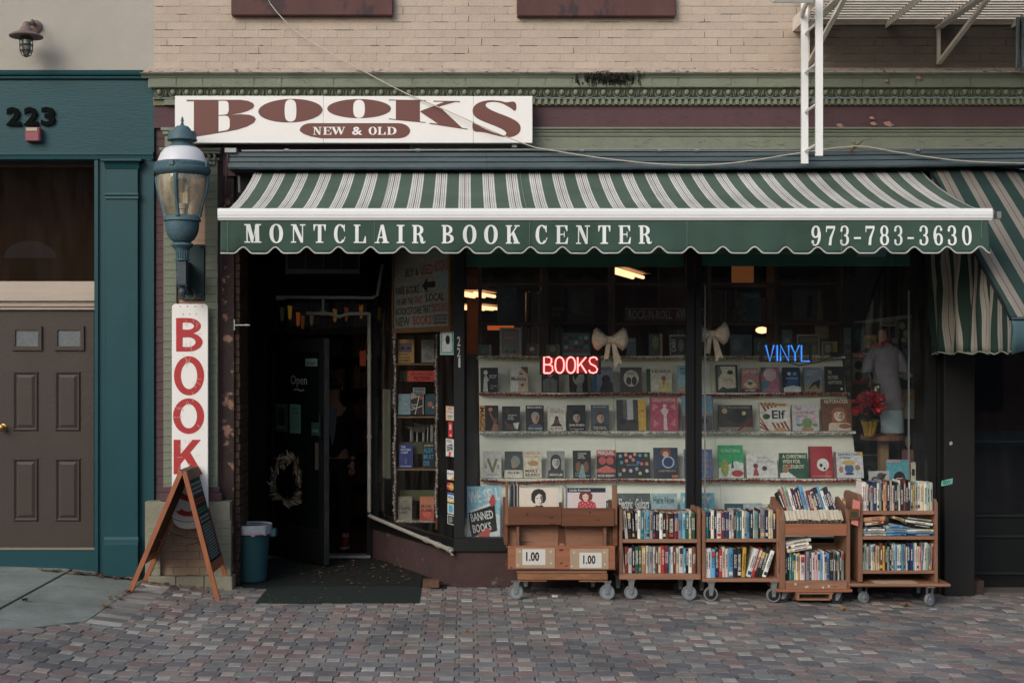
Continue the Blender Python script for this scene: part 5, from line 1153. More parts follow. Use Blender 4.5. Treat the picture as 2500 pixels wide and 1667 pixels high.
x, y, z = P(2280, 1479, -.75); tag(MB().box(x-.03, x+.02, y-.015, y+.015, gh(x)+.004, gh(x)+.008).build('paper_scrap', C(176, 190, 196)), 'flat pale paper scrap by the rightmost cart wheel', 'paper')
# ================================================================ A-FRAME CHALKBOARD
af = thing('sandwich_board', 'wooden A-frame chalkboard standing open side on before the brick pier', 'sandwich board', (-2.35, -.35, 0))
M_AF = mat('orange_wood_frame', S(150, 92, 62), .55, .2, 5, .1, 40, stretch=(5, 5, .5)); M_AFD = mat('brown_hardboard', S(84, 62, 42), .8, .15, 6, .1)
apx, apz = -2.315, 1.05
L0 = (-2.745, gh(-2.745)); R0 = (-2.03, gh(-2.03))
yn, yf = -.60, -.10
for nm, (fx, fz_), sgn in (('left', L0, -1), ('right', R0, 1)):
    for y in (yn, yf):
        MB().bar((fx, y, fz_), (apx+sgn*.012, y, apz), .038, .026, up=(0, 1, 0)).build('leg', M_AF, af)
    d = Vector((fx-apx, 0, fz_-apz)); 
    def fp(t, y, o): n_ = Vector((-d.z, 0, d.x)).normalized(); n_ = n_ if n_.x*sgn > 0 else -n_; p = Vector((apx+sgn*.012, 0, apz))+d*t+n_*o; return (p.x, y, p.z)
    def panel(t0, t1, ya_, yb_, o0, o1, m, name):
        v = [fp(t, y, o) for t in (t0, t1) for y in (ya_, yb_) for o in (o0, o1)]
        return MB().add(v, [(0, 1, 3, 2), (4, 6, 7, 5), (0, 4, 5, 1), (2, 3, 7, 6), (0, 2, 6, 4), (1, 5, 7, 3)]).build(name, m, af)
    panel(.0, .08, yn, yf, -.008, .02, mat('greyed_wood', S(128, 104, 86), .8, .2, 8, .2), 'top_rail')
    panel(.72, .79, yn+.02, yf-.02, -.008, .012, M_AF, 'bottom_rail')
    panel(.08, .72, yn+.02, yf-.02, -.006, .002, M_AFD, 'board_back')
    cbp = panel(.08, .72, yn+.02, yf-.02, .0025, .008, mat('chalkboard_black', S(26, 34, 34), .7, .2, 6, .1), 'chalkboard')
    if sgn == 1:
        rr = random.Random(9)
        for (ta, tb, cc, cnt) in ((.10, .20, C(150, 160, 160), 3), (.225, .275, C(170, 80, 70), 2), (.30, .345, C(70, 150, 120), 2), (.36, .42, C(150, 160, 158), 2), (.43, .70, C(140, 150, 148), 13)):
            mb = MB()
            for i in range(cnt):
                t = ta+(tb-ta)*(i+.5)/cnt; hh = (tb-ta)/cnt*.62; u = yn+.06
                while u < yf-.08:
                    l = rr.uniform(.006, .02) if cnt > 3 else rr.uniform(.015, .04)
                    for a_, b_ in (((t+hh/2, u), (t-hh/2, u+l*.25)), ((t+hh/2, u+l*.3), (t-hh/2, u+l*.6)), ((t, u), (t+hh*.3, u+l))):
                        p, q = Vector(fp(a_[0], a_[1], .0095)), Vector(fp(b_[0], b_[1], .0095)); w_ = Vector((0, .0016 if cnt > 3 else .0028, .001)); mb.quad(p-w_, q-w_, q+w_, p+w_)
                    u += l+.005
            mb.build('chalk_writing', cc, cbp)
def catenary(a, b, sag, r_, name, m):
    pts = [tuple(Vector(a).lerp(Vector(b), i/20)-Vector((0, 0, sag*4*(i/20)*(1-i/20)))) for i in range(21)]
    mb = MB()
    for i in range(20): 
        p, q = Vector(pts[i]), Vector(pts[i+1]); mb.bar(p, p.lerp(q, .8), r_*2.2, r_*1.1) if i % 2 else mb.bar(p, p.lerp(q, .8), r_*1.1, r_*2.2)
    mb.build(name, m, af)
catenary(P(420, 1263, -.58), P(476, 1271, -.58), .02, .004, 'chain', M_BLACK)
catenary(P(407, 1292, -.15), P(487, 1312, -.15), .03, .003, 'chain', M_BLACK)
catenary(P(378, 1310, -.58), P(492, 1319, -.58), .055, .003, 'chain', M_BLACK)
BOOST = 1.2
LED = {'A': (958, 1.63), 'B': (1052, 1.30), 'C': (1167, .88), 'T': (869, 1.98)}
def by(z): return .50+(z-.88)*.50          # depth of the leaning boards
LZ = {}
for k, (Y, z) in LED.items():
    z_ = z
    for _ in range(20): z_ = CH-(Y-865)*(CD+by(z_)-.06)/3266
    LZ[k] = z_
DS = thing('display_stand', 'large off white tiered display stand with slanted boards filling the shop window', 'display stand', (1.9, .9, .33))
M_BRD = mat('off_white_board', S(232, 234, 222), .85, .05, 6, .4, 220)
edges = [('T', 1168, 2056), ('A', 1169, 2066), ('B', 1170, 2081), ('C', 1172, 2094), ('D', 1174, 2118)]
zz = {'T': LZ['T'], 'A': LZ['A'], 'B': LZ['B'], 'C': LZ['C'], 'D': .335}
seams = [('T', 1496, 1733), ('A', 1497, 1738), ('B', 1501, 1744), ('C', 1506, 1757), ('D', 1508, 1766)]
for (ka, la, ra), (kb, lb_, rb), (_, sa, ta), (_, sb, tb_) in zip(edges, edges[1:], seams, seams[1:]):
    za, zb = zz[ka]-.012, zz[kb]+.002; ya, yb = by(za), by(zb)
    xa = [la, sa, ta, ra]; xb_ = [lb_, sb, tb_, rb]
    for i in range(3):
        g = .0015
        p = [(px(xb_[i], yb)+g, yb, zb), (px(xb_[i+1], yb)-g, yb, zb), (px(xa[i+1], ya)-g, ya, za), (px(xa[i], ya)+g, ya, za)]
        MB().add(p+[(x, y+.012, z) for x, y, z in p], [(0, 1, 2, 3), (7, 6, 5, 4), (0, 4, 5, 1), (1, 5, 6, 2), (2, 6, 7, 3), (3, 7, 4, 0)]).build('board', M_BRD, DS)
for k, la, ra in edges[:4]:
    z = zz[k]; y = by(z); MB().box(px(la, y), px(ra, y), y-.11, y, z-.022, z).build('ledge', M_BRD, DS, bevel=.002)
MB().box(px(1168, by(zz['T'])), px(2056, by(zz['T'])), by(zz['T']), 1.75, zz['T']-.02, zz['T']-.001).build('top_shelf', M_BRD, DS)
MB().box(px(1140, .3), px(1168, .3), 1.2, 1.3, .33, 2.0).build('side_leg', C(30, 30, 30), DS)
# tinsel
def tinsel(name, label, pts, r, cols, n, seed, group=None, em=None):
    rr = random.Random(seed); mb = MB(); pts = [Vector(p) for p in pts]; L_ = [(b-a).length for a, b in zip(pts, pts[1:])]; T_ = sum(L_)
    for i in range(n):
        t = rr.random()*T_; k = 0
        while k < len(L_)-1 and t > L_[k]: t -= L_[k]; k += 1
        p = pts[k].lerp(pts[k+1], t/L_[k]); d = Vector((rr.gauss(0, 1), rr.gauss(0, .7)-.4, rr.gauss(0, 1))).normalized()*r*rr.uniform(.5, 1.3); q = d.cross(Vector((rr.random(), 1, rr.random()))).normalized()*r*.16
        mb.quad(p-q, p+q, p+d+q*.4, p+d-q*.4, m=rr.randrange(len(cols)))
    o = tag(mb.build(name, cols), label, 'tinsel garland', group); return o
TR = [mat('tinsel_red', S(200, 48, 50), .3, .2, metal=.4), mat('tinsel_dark_red', S(130, 30, 32), .4, .2, metal=.3), mat('tinsel_red2', S(120, 40, 40), .3, metal=.3)]
TSV = [mat('tinsel_silver', S(200, 200, 198), .4, .2), mat('tinsel_grey', S(120, 122, 120), .4), mat('tinsel_white', S(240, 240, 238), .3)]
TG = [mat('tinsel_gold', S(190, 160, 100), .35), mat('tinsel_bronze', S(84, 68, 44), .4), mat('tinsel_cream', S(214, 196, 150), .3)]
def lp_(k, X, dY=0): y = by(LZ[k])-.12; x, _, z = P(X, LED[k][0]+3+dY, y); return (x, y, z)
tinsel('tinsel', 'gold tinsel garland along the top edge of the display stand', [lp_('T', X, 2+math.sin(X*.02)*1.2) for X in range(1162, 2062, 30)], .022, TG, 2200, 1)
tinsel('tinsel', 'red tinsel garland under the top row of books', [lp_('A', X, 2+math.sin(X*.015)*2) for X in range(1170, 2072, 30)], .020, TR, 2200, 2)
tinsel('tinsel', 'silver tinsel garland under the middle row of books', [lp_('B', X, 2+math.sin(X*.017)*1.5) for X in range(1172, 2084, 30)], .022, TSV, 2400, 3)
tinsel('tinsel', 'red tinsel garland drooping at its left under the lowest row of books', [lp_('C', X, (3+8*math.exp(-((X-1260)/50)**2)+math.sin(X*.02)*1.5)) for X in range(1172, 2096, 20)], .020, TR, 2200, 4)
# ---- books on the ledges
def art(mb, items, W, H, y, mats):
    def mi(c_):
        m = C(*c_) if not hasattr(c_, 'name') else c_
        if m not in mats: mats.append(m)
        return mats.index(m)
    for k, it in enumerate(items):
        yy = y-.0004*(k+1)
        X = lambda u: (u-.5)*W
        if it[0] == 'r': mb.quad((X(it[1]), yy, it[2]*H), (X(it[3]), yy, it[2]*H), (X(it[3]), yy, it[4]*H), (X(it[1]), yy, it[4]*H), m=mi(it[5]))
        elif it[0] == 'e': mb.quad(*[(X(it[1]+it[3]*math.cos(2*math.pi*i/16)), yy, (it[2]+it[4]*math.sin(2*math.pi*i/16))*H) for i in range(16)], m=mi(it[5]))
        elif it[0] == 'q': mb.quad(*[(X(a), yy, b*H) for a, b in it[1]], m=mi(it[2]))
        elif it[0] == 't': put_text(mb, it[1], X(it[2]), X(it[4]), it[3]*H, it[5]*H, yy, mi(it[6]), .02, it[7] if len(it) > 7 else 0)
def port(h, s, c_, cu=.5, cv=.56, k=1.0, long=0):     # a plain generic bust portrait
    d = tuple(int(a*.62) for a in s); l = [('q', [(cu-.42*k, 0), (cu+.42*k, 0), (cu+.40*k, cv-.32*k), (cu+.14*k, cv-.22*k), (cu-.14*k, cv-.22*k), (cu-.40*k, cv-.32*k)], c_),
         ('e', cu, cv+.07*k, .245*k+.03*long, .19*k, h)]
    if long: l.append(('q', [(cu-.27*k, cv-.28*k), (cu+.27*k, cv-.28*k), (cu+.28*k, cv+.1*k), (cu-.28*k, cv+.1*k)], h))
    l += [('r', cu-.09*k, cv-.26*k, cu+.09*k, cv-.08*k, d), ('e', cu, cv-.03*k, .2*k, .2*k, s), ('q', [(cu-.2*k, cv+.03*k), (cu-.14*k, cv+.15*k), (cu+.1*k, cv+.19*k), (cu+.2*k, cv+.04*k), (cu+.14*k, cv+.1*k), (cu-.1*k, cv+.1*k)], h), ('q', [(cu+.05*k, cv-.2*k), (cu+.15*k, cv-.11*k), (cu+.175*k, cv+.02*k), (cu+.12*k, cv+.13*k), (cu+.04*k, cv+.05*k)], tuple(int(a*.72) for a in s)), ('e', cu-.08*k, cv+.02*k, .035*k, .014*k, (40, 34, 30)), ('e', cu+.08*k, cv+.02*k, .035*k, .014*k, (40, 34, 30)),
          ('q', [(cu-.02*k, cv-.06*k), (cu+.035*k, cv-.06*k), (cu+.01*k, cv+.02*k)], d), ('e', cu, cv-.11*k, .06*k, .014*k, (110, 60, 56))]
    return l
M_PAGES = mat('book_pages', S(196, 188, 170), .9, .1, 3, .4, 150, stretch=(30, 1, 1))
def cover_book(X0, X1, Y0, Y1, y, bg, items, label, name='book', cat='book', th=.026, lean=9, group=None, spine=None, zbase=None, tilt=0):
    W = (X1-X0)*(CD+y)/3266; H = (Y1-Y0)*(CD+y)/3266/math.cos(R(lean)); zb = pz(Y1, y) if zbase is None else zbase
    t = thing(name, label, cat, (px((X0+X1)/2, y), y, zb), (R(-lean), R(tilt), R(random.uniform(-2.5, 2.5)) if name == 'book' else 0), group)
    mats = [C(*bg), M_PAGES, C(*(spine or tuple(int(v*.8) for v in bg)))]
    mb = MB()
    mb.box(-W/2, W/2, -th, -th+.0025, 0, H, 0).box(-W/2, W/2, -.0025, 0, 0, H, 0).box(-W/2, -W/2+.003, -th+.0026, -.0026, 0, H, 2).box(-W/2+.0031, W/2-.005, -th+.0026, -.0026, .003, H-.004, 1)
    b = mb.build('cover' if th > .01 else 'sleeve', mats, t, local=True)
    if items:
        mb = MB(); mm = []; art(mb, items, W, H, -th-.0002, mm); mb.build('cover_art', mm, t, local=True)
    return t
G_ = 'books displayed on the window stand'
K, Wt = (24, 28, 28), (204, 202, 194)
rows = {
'A': [
 (1173, 1216, 898, K, [('e', .3, .8, .12, .1, (190, 186, 178)), ('q', [(.15, 0), (.42, 0), (.38, .4), (.5, .5), (.3, .72), (.2, .6)], (170, 168, 160)), ('t', 'BRITNEY\nSPEARS', .5, .56, .95, .7, (180, 180, 176)), ('t', 'THE WOMAN\nIN ME', .55, .12, .95, .28, (150, 150, 146))], 'black book with a pale standing figure at its left, first in the top row'),
 (1246, 1289, 896, (208, 206, 198), [('q', [(.45, 0), (1, 0), (1, 1), (.7, 1), (.45, .8)], (190, 170, 152)), ('e', .62, .72, .1, .03, (60, 44, 36)), ('q', [(.62, .95), (1, .7), (1, 1), (.6, 1)], (96, 60, 40)), ('e', .68, .28, .1, .05, (140, 50, 48)), ('t', 'Madonna', .06, .45, .9, .6, (60, 56, 54))], 'white book whose cover is a cropped face with red lips'),
 (1322, 1364, 903, K, [('e', .5, .8, .16, .14, (120, 124, 124)), ('q', [(.1, 0), (.9, 0), (.92, .5), (.65, .62), (.35, .62), (.08, .5)], (96, 100, 102)), ('r', .48, 0, .52, .6, (50, 54, 56))], 'black book with a grey bare torso, half behind the red neon sign'),
 (1390, 1435, 894, (30, 30, 34), [('e', .5, .55, .32, .3, (150, 150, 148)), ('q', [(.3, .45), (.1, .9), (.8, 1), (.95, .6), (.6, .75)], (22, 22, 26)), ('q', [(.35, 0), (.7, 0), (.7, .35), (.45, .35)], (130, 130, 128)), ('t', 'Barbra', .2, .86, .8, .95, (150, 120, 120))], 'dark book with a grey face in profile under the red neon sign'),
 (1447, 1497, 896, (112, 124, 142), [('r', 0, 0, .2, 1, (24, 96, 142)), ('e', .66, .5, .22, .18, (34, 34, 38)), ('q', [(.3, 0), (1, 0), (.95, .4), (.5, .42)], (44, 46, 50)), ('t', 'WHITEHOUSE', .3, .86, .95, .92, (60, 66, 80))], 'grey blue book with a bright blue spine strip and a dark haired figure'),
 (1515, 1567, 897, (58, 62, 60), [('e', .5, .55, .36, .34, (196, 190, 172)), ('e', .38, .45, .12, .16, (60, 50, 46)), ('e', .64, .45, .12, .18, (40, 38, 38)), ('t', 'Gumbo\nSPOON', .3, .68, .7, .82, (60, 50, 46))], 'dark grey book with a cream oval showing two small figures'),
 (1579, 1640, 901, (196, 192, 170), [('r', 0, 0, .15, 1, (26, 74, 44)), ('e', .68, .6, .1, .1, (150, 90, 72)), ('q', [(.45, 0), (.98, 0), (.9, .42), (.68, .5), (.5, .4)], (200, 188, 120)), ('r', .66, .3, .7, .55, (160, 44, 44)), ('t', "LIDIA'S", .22, .84, .95, .96, (60, 70, 50)), ('e', .36, .2, .1, .09, (220, 216, 206))], 'cream cookbook with a green spine and a figure in yellow'),
 (1655, 1677, 892, (120, 176, 196), [('t', 'BA\nYES', .2, .65, .9, .92, (40, 60, 90)), ('r', .1, 0, .9, .18, (180, 140, 90))], 'light blue book half hidden behind the window mullion in the top row'),
 (1748, 1801, 891, (30, 54, 50), [('r', .1, .06, .9, .94, (204, 196, 166)), ('q', [(.1, .5), (.3, .7), (.2, .94), (.1, .94)], (84, 100, 90)), ('e', .66, .72, .14, .08, (50, 60, 54)), ('q', [(.1, .06), (.9, .06), (.9, .16), (.5, .12), (.3, .2)], (50, 70, 60)), ('t', 'WINTER', .3, .36, .75, .5, (170, 150, 110))], 'cream picture book in a dark green frame, right of the mullion'),
 (1810, 1852, 899, (178, 120, 116), [('t', 'CAT KID', .1, .78, .92, .92, (236, 232, 226)), ('q', [(.1, .3), (.5, .55), (.9, .3), (.5, .1)], (220, 190, 140)), ('e', .5, .36, .16, .07, (60, 80, 140)), ('r', 0, 0, 1, .14, (84, 40, 70)), ('t', 'DAV PILKEY', .2, .03, .8, .11, (230, 226, 220))], 'pink comic book with white title and cream diamond'),
 (1859, 1902, 897, (176, 96, 130), [('e', .5, .7, .36, .26, (206, 170, 170)), ('q', [(0, 0), (.5, .3), (.2, .5), (0, .4)], (60, 120, 130)), ('q', [(0, 1), (.3, 1), (0, .7)], (40, 90, 120)), ('t', 'GALAXY\nJONES', .15, .6, .85, .85, (236, 226, 220))], 'magenta book with a pale disc and teal corners'),
 (1912, 1954, 897, (34, 54, 84), [('q', [(0, 0), (1, 0), (1, .2), (.4, .3), (0, .15)], (200, 206, 212)), ('q', [(.1, .2), (.45, .8), (.9, .85), (.85, .3)], (28, 90, 146)), ('e', .35, .74, .1, .07, (190, 200, 206)), ('e', .68, .74, .1, .07, (120, 160, 190)), ('t', 'THE POLAR NIGHT', .15, .52, .85, .58, (200, 206, 210))], 'dark blue book with white snow and two pale discs under the blue neon sign'),
 (1963, 2007, 897, (120, 142, 160), [('r', 0, 0, 1, .3, (150, 140, 110)), ('q', [(.2, .1), (.5, .4), (.9, .5), (.8, .1), (.6, .3)], (60, 50, 44)), ('t', 'HORSE\nSKY', .2, .68, .8, .86, (206, 190, 180))], 'blue and sand coloured book with a running horse shape'),
 (2015, 2061, 895, (24, 32, 30), [('t', 'THE\nBROTHERS\nHAWTHORNE', .14, .3, .86, .84, (176, 172, 150)), ('e', .84, .12, .07, .05, (190, 190, 186))], 'black book with cream hand lettering, last in the top row'),
],
'B': [
 (1171, 1217, 990, (36, 32, 32), [('r', 0, 0, .28, 1, (206, 140, 54)), ('t', 'MAGIC', .02, .04, .26, .92, (30, 26, 24), -90), ('e', .58, .84, .11, .08, (196, 110, 62)), ('q', [(.5, .75), (.58, .72), (.85, .3), (1, .2), (1, 0), (.6, 0), (.75, .3)], (150, 92, 66)), ('e', .8, .4, .12, .09, (120, 70, 52))], 'black and orange book with a basketball and sideways lettering'),
 (1226, 1270, 992, K, [('e', .3, .8, .14, .1, (70, 46, 38)), ('q', [(.1, .5), (.3, .3), (.7, .2), (.7, .05), (.2, .05)], (84, 54, 44)), ('q', [(.6, .3), (.95, .35), (.85, .05), (.7, .1)], (190, 190, 184)), ('t', 'THE RACE\nTO BE\nMYSELF', .3, .45, .8, .66, (186, 180, 172))], 'black book with a crouching dark figure and small white title'),
 (1284, 1328, 990, (38, 40, 42), [('t', 'BEING HENRY', .08, .88, .92, .96, (210, 206, 198))]+port((150, 146, 140), (190, 150, 128), (64, 80, 100), .52, .5, .95)+[('t', 'HENRY WINKLER', .1, .05, .9, .12, (180, 190, 186))], 'dark book with a smiling grey haired man'),
 (1337, 1381, 992, (196, 190, 176), [('t', 'Thank You\n(Falettinme Be\nMice Elf Agin)', .12, .7, .88, .92, (40, 34, 30)), ('e', .5, .52, .1, .08, (40, 34, 32)), ('q', [(.3, .25), (.7, .25), (.6, .48), (.4, .48)], (96, 50, 44)), ('q', [(.15, .18), (.85, .18), (.7, .28), (.3, .28)], (30, 40, 50)), ('t', 'SLY STONE', .14, .05, .86, .13, (30, 28, 26))], 'cream book with a small seated figure and black lettering'),
 (1385, 1430, 989, (34, 46, 42), port((30, 26, 24), (176, 148, 128), (28, 32, 30), .5, .54, .95)+[('t', 'JOHN STAMOS', .08, .14, .92, .26, (214, 206, 198)), ('t', 'IF YOU WOULD HAVE TOLD ME', .12, .04, .88, .09, (190, 180, 170))], 'dark green book with a black haired man and white title at the bottom'),
 (1443, 1487, 989, (52, 72, 84), [('t', 'MATTHEW PERRY', .12, .9, .88, .95, (150, 160, 160))]+port((70, 54, 46), (180, 146, 124), (42, 44, 48), .52, .52, .95)+[('t', 'Friends, Lovers, and\nthe Big Terrible Thing', .14, .04, .86, .17, (200, 196, 186))], 'blue grey book with a brown haired man, sixth in the middle row'),
 (1506, 1577, 976, (96, 98, 98), [('r', 0, 0, 1, .35, (58, 60, 60)), ('r', 0, .35, .22, 1, (52, 54, 54)), ('r', .22, .35, .34, .85, (80, 82, 82)), ('r', .36, .35, .56, 1, (170, 172, 170)), ('r', .58, .3, .72, 1, (64, 66, 66)), ('e', .2, .3, .12, .1, (40, 42, 42)), ('e', .55, .3, .16, .06, (46, 48, 48)), ('r', .74, 0, 1, 1, (214, 158, 56)), ('t', '1964', .8, .6, .94, .68, (110, 90, 40))], 'large black and white street photo book with a yellow band'),
 (1588, 1656, 970, (176, 72, 98), [('t', 'DOLLY PARTON', .1, .86, .9, .97, (214, 180, 150)), ('e', .52, .74, .07, .06, (206, 180, 170)), ('q', [(.46, .02), (.6, .02), (.58, .45), (.66, .62), (.5, .7), (.36, .6), (.48, .45)], (204, 180, 176)), ('q', [(.1, .1), (.3, .2), (.12, .35)], (200, 120, 130)), ('q', [(.9, .1), (.7, .2), (.88, .35)], (200, 120, 130)), ('q', [(.08, .6), (.3, .72), (.1, .8)], (200, 120, 130)), ('q', [(.92, .6), (.7, .72), (.9, .8)], (200, 120, 130))], 'tall pink book with a pale standing figure'),
 (1666, 1739, 966, (96, 140, 164), [('r', 0, 0, 1, .42, (88, 82, 92)), ('e', .75, .28, .1, .08, (40, 40, 46)), ('r', 0, .42, 1, .5, (140, 120, 120))], 'tall blue sky landscape book behind the window mullion'),
 (1754, 1838, 989, (60, 58, 54), [('e', .55, .55, .3, .26, (40, 42, 42)), ('e', .74, .68, .06, .08, (196, 180, 130)), ('r', 0, 0, 1, .14, (130, 120, 104)), ('q', [(.5, 0), (1, .5), (1, .4), (.6, 0)], (130, 40, 38)), ('e', .18, .76, .08, .1, (190, 160, 104)), ('t', 'THE POLAR EXPRESS', .08, .86, .92, .95, (150, 140, 120))], 'wide dark brown picture book with a steam train shape'),
 (1855, 1929, 983, (206, 196, 184), [('q', [(a, 0), (a+.07, 0), (a-.43+.0, 1), (a-.5, 1)], (140, 44, 42)) for a in [.0+.14*i for i in range(0, 11)]] and [('q', [(max(0, min(1, u)), v) for u, v in ((a, 0), (a+.07, 0), (a+.07-.5, 1), (a-.5, 1))], (140, 44, 42)) for a in (.52, .66, .8, .92)]+[('q', [(0, .1+i*.16), (0, .17+i*.16), (.3, -.0), (.24, 0)], (140, 44, 42)) for i in range(3)]+[('e', .55, .55, .4, .28, (206, 206, 200)), ('t', 'Elf', .4, .42, .84, .72, (30, 40, 38)), ('e', .22, .5, .12, .1, (40, 84, 56)), ('r', .1, .87, .9, .96, (200, 150, 60)), ('t', 'TOM FLETCHER', .14, .885, .86, .945, (90, 50, 40)), ('e', .65, .06, .2, .05, (206, 130, 50))], 'red and white diagonally striped square picture book'),
 (1934, 1999, 988, (186, 182, 188), [('t', 'THE\nCHRISTMASSY\nCACTUS', .14, .5, .86, .88, (168, 76, 82)), ('e', .55, .28, .2, .2, (112, 146, 92)), ('e', .25, .22, .12, .06, (112, 146, 92)), ('e', .85, .22, .1, .06, (112, 146, 92)), ('r', .35, 0, .78, .12, (172, 120, 92)), ('e', .2, .4, .1, .1, (150, 170, 200)), ('e', .8, .42, .1, .1, (206, 150, 170))], 'pale lilac picture book with a green cactus'),
 (2007, 2079, 974, (110, 70, 52), [('t', 'NUTCRACKER', .1, .86, .9, .97, (206, 190, 160))]+port((160, 92, 60), (214, 190, 170), (196, 180, 160), .58, .5, .9, 1)+[('e', .75, .14, .2, .08, (150, 96, 72))], 'brown picture book with a red haired child, last in the middle row'),
],
'C': [
 (1180, 1224, 1101, (196, 194, 184), [('q', [(.18, .72), (.34, .72), (.5, .38), (.66, .72), (.82, .72), (.56, .2), (.46, .2)], (130, 122, 72)), ('t', 'E', .1, .36, .2, .48, (90, 90, 80)), ('t', 'E', .78, .36, .88, .48, (90, 90, 80)), ('t', 'CAT BOHANNON', .16, .1, .84, .14, (110, 110, 104))], 'white book with a gold V shape, first in the lowest row'),
 (1232, 1276, 1102, (52, 66, 66), [('r', 0, 0, 1, .3, (200, 192, 172)), ('e', .6, .62, .25, .22, (120, 128, 116)), ('e', .5, .5, .12, .14, (150, 120, 96)), ('t', 'Alfie & Me', .16, .16, .84, .25, (70, 60, 50))], 'dark teal book with a cream lower band'),
 (1278, 1322, 1101, (200, 188, 166), [('t', 'EMPEROR\nOF ROME', .08, .74, .92, .96, (178, 150, 110)), ('e', .55, .54, .3, .1, (178, 132, 76)), ('q', [(.3, .5), (.5, .7), (.6, .55)], (178, 132, 76)), ('t', 'MARY\nBEARD', .1, .06, .9, .32, (70, 56, 44))], 'cream book with a golden creature and dark capitals'),
 (1335, 1379, 1101, (128, 132, 130), port((40, 42, 42), (172, 172, 168), (52, 54, 54), .5, .6, 1.05, 1)+[('t', 'GEDDY LEE', .14, .08, .86, .16, (206, 204, 198))], 'grey book with a long haired face'),
 (1399, 1443, 1100, (30, 40, 38), [('e', .3, .4, .16, .2, (120, 76, 56)), ('e', .72, .4, .16, .2, (120, 76, 56)), ('q', [(.3, 0), (.7, 0), (.55, .5), (.48, .5)], (110, 150, 150)), ('t', 'THICKER\nTHAN\nWATER', .26, .7, .76, .92, (190, 186, 170)), ('t', 'KERRY\nWASHINGTON', .1, .05, .9, .2, (110, 150, 150))], 'dark green book with two mirrored faces'),
 (1457, 1503, 1099, (42, 36, 38), [('r', 0, .78, 1, 1, (176, 60, 60)), ('t', 'PREQUEL', .06, .81, .94, .97, (226, 214, 204)), ('e', .3, .62, .2, .14, (178, 70, 66)), ('e', .7, .62, .2, .14, (178, 70, 66)), ('q', [(0, .3), (.5, .45), (1, .3), (1, .2), (.5, .18), (0, .2)], (190, 86, 76)), ('t', 'RACHEL MADDOW', .06, .04, .94, .13, (220, 212, 204))], 'black and red book with clasped hands'),
 (1505, 1587, 1104, (26, 36, 40), [('e', u, v, .05, .07, c_) for u, v, c_ in ((.12, .85, (110, 150, 160)), (.28, .9, (200, 130, 110)), (.42, .82, (206, 120, 110)), (.55, .92, (200, 130, 120)), (.7, .88, (70, 130, 180)), (.88, .88, (110, 160, 100)), (.15, .6, (80, 130, 150)), (.3, .66, (210, 110, 90)), (.5, .7, (190, 110, 120)), (.64, .6, (60, 110, 170)), (.75, .55, (190, 90, 100)), (.9, .55, (200, 120, 80)), (.22, .3, (210, 150, 120)), (.42, .28, (200, 150, 190)), (.6, .35, (120, 150, 170)), (.7, .18, (210, 160, 110)), (.9, .28, (190, 170, 190)), (.1, .14, (120, 150, 130)))]+[('t', 'Guess: Flowers', .3, .48, .66, .54, (110, 140, 150))], 'wide black box with many small coloured flowers'),
 (1596, 1655, 1093, (40, 56, 82), [('e', .5, .84, .22, .14, (130, 66, 44)), ('e', .5, .78, .12, .1, (196, 150, 130)), ('e', .6, .52, .26, .2, (150, 170, 196)), ('e', .6, .52, .2, .16, (40, 50, 100)), ('r', 0, 0, 1, .3, (44, 42, 50)), ('t', 'LABYRINTH', .2, .2, .9, .27, (150, 130, 130)), ('r', .74, .02, 1, .1, (196, 90, 50))], 'dark blue book with a large glass sphere'),
 (1671, 1739, 1097, (96, 104, 150), [('r', .1+.2*i, .15+.2*j, .25+.2*i, .3+.2*j, [(90, 150, 190), (150, 110, 160), (110, 130, 190)][(i+j) % 3]) for i in range(4) for j in range(4)], 'violet blue book with a grid of squares right of the mullion'),
 (1754, 1815, 1087, (44, 168, 98), [('q', [(0, 0), (1, 0), (1, .45), (.7, .52), (.35, .38), (0, .3)], (196, 206, 196)), ('e', .25, .3, .16, .26, (150, 160, 60)), ('q', [(.5, .3), (.62, .3), (.56, .6)], (40, 84, 60)), ('e', .75, .14, .24, .1, (180, 50, 44)), ('t', 'CHRISTMAS', .12, .78, .88, .88, (130, 214, 160))], 'shiny bright green picture book with a snowy lower half'),
 (1822, 1898, 1108, (196, 196, 192), [('e', .3, .5, .08, .1, (110, 60, 60)), ('q', [(.2, .1), (.4, .1), (.34, .4), (.26, .4)], (160, 60, 60)), ('e', .58, .4, .08, .1, (60, 60, 62)), ('t', 'NIGHTMARE\nBEFORE CHRISTMAS', .34, .62, .9, .9, (150, 150, 150))], 'white wide picture book with thin grey script'),
 (1904, 1971, 1106, (36, 84, 60), [('t', 'A CHRISTMAS\nWISH FOR\nCORDUROY', .1, .38, .95, .94, (206, 204, 170)), ('q', [(0, 0), (.6, 0), (.3, .25), (0, .2)], (206, 210, 206)), ('e', .2, .34, .12, .14, (150, 110, 70)), ('e', .34, .5, .06, .1, (170, 60, 56))], 'dark green wide picture book with pale slanting lettering'),
 (1976, 2033, 1090, (168, 34, 40), [('r', 0, 0, .06, 1, (50, 56, 66)), ('e', .58, .42, .26, .2, (206, 204, 200)), ('e', .5, .4, .07, .06, (40, 40, 44)), ('e', .64, .3, .05, .04, (30, 30, 34)), ('r', .1, .06, .95, .07, (206, 150, 150))], 'glossy red picture book with a white round patch'),
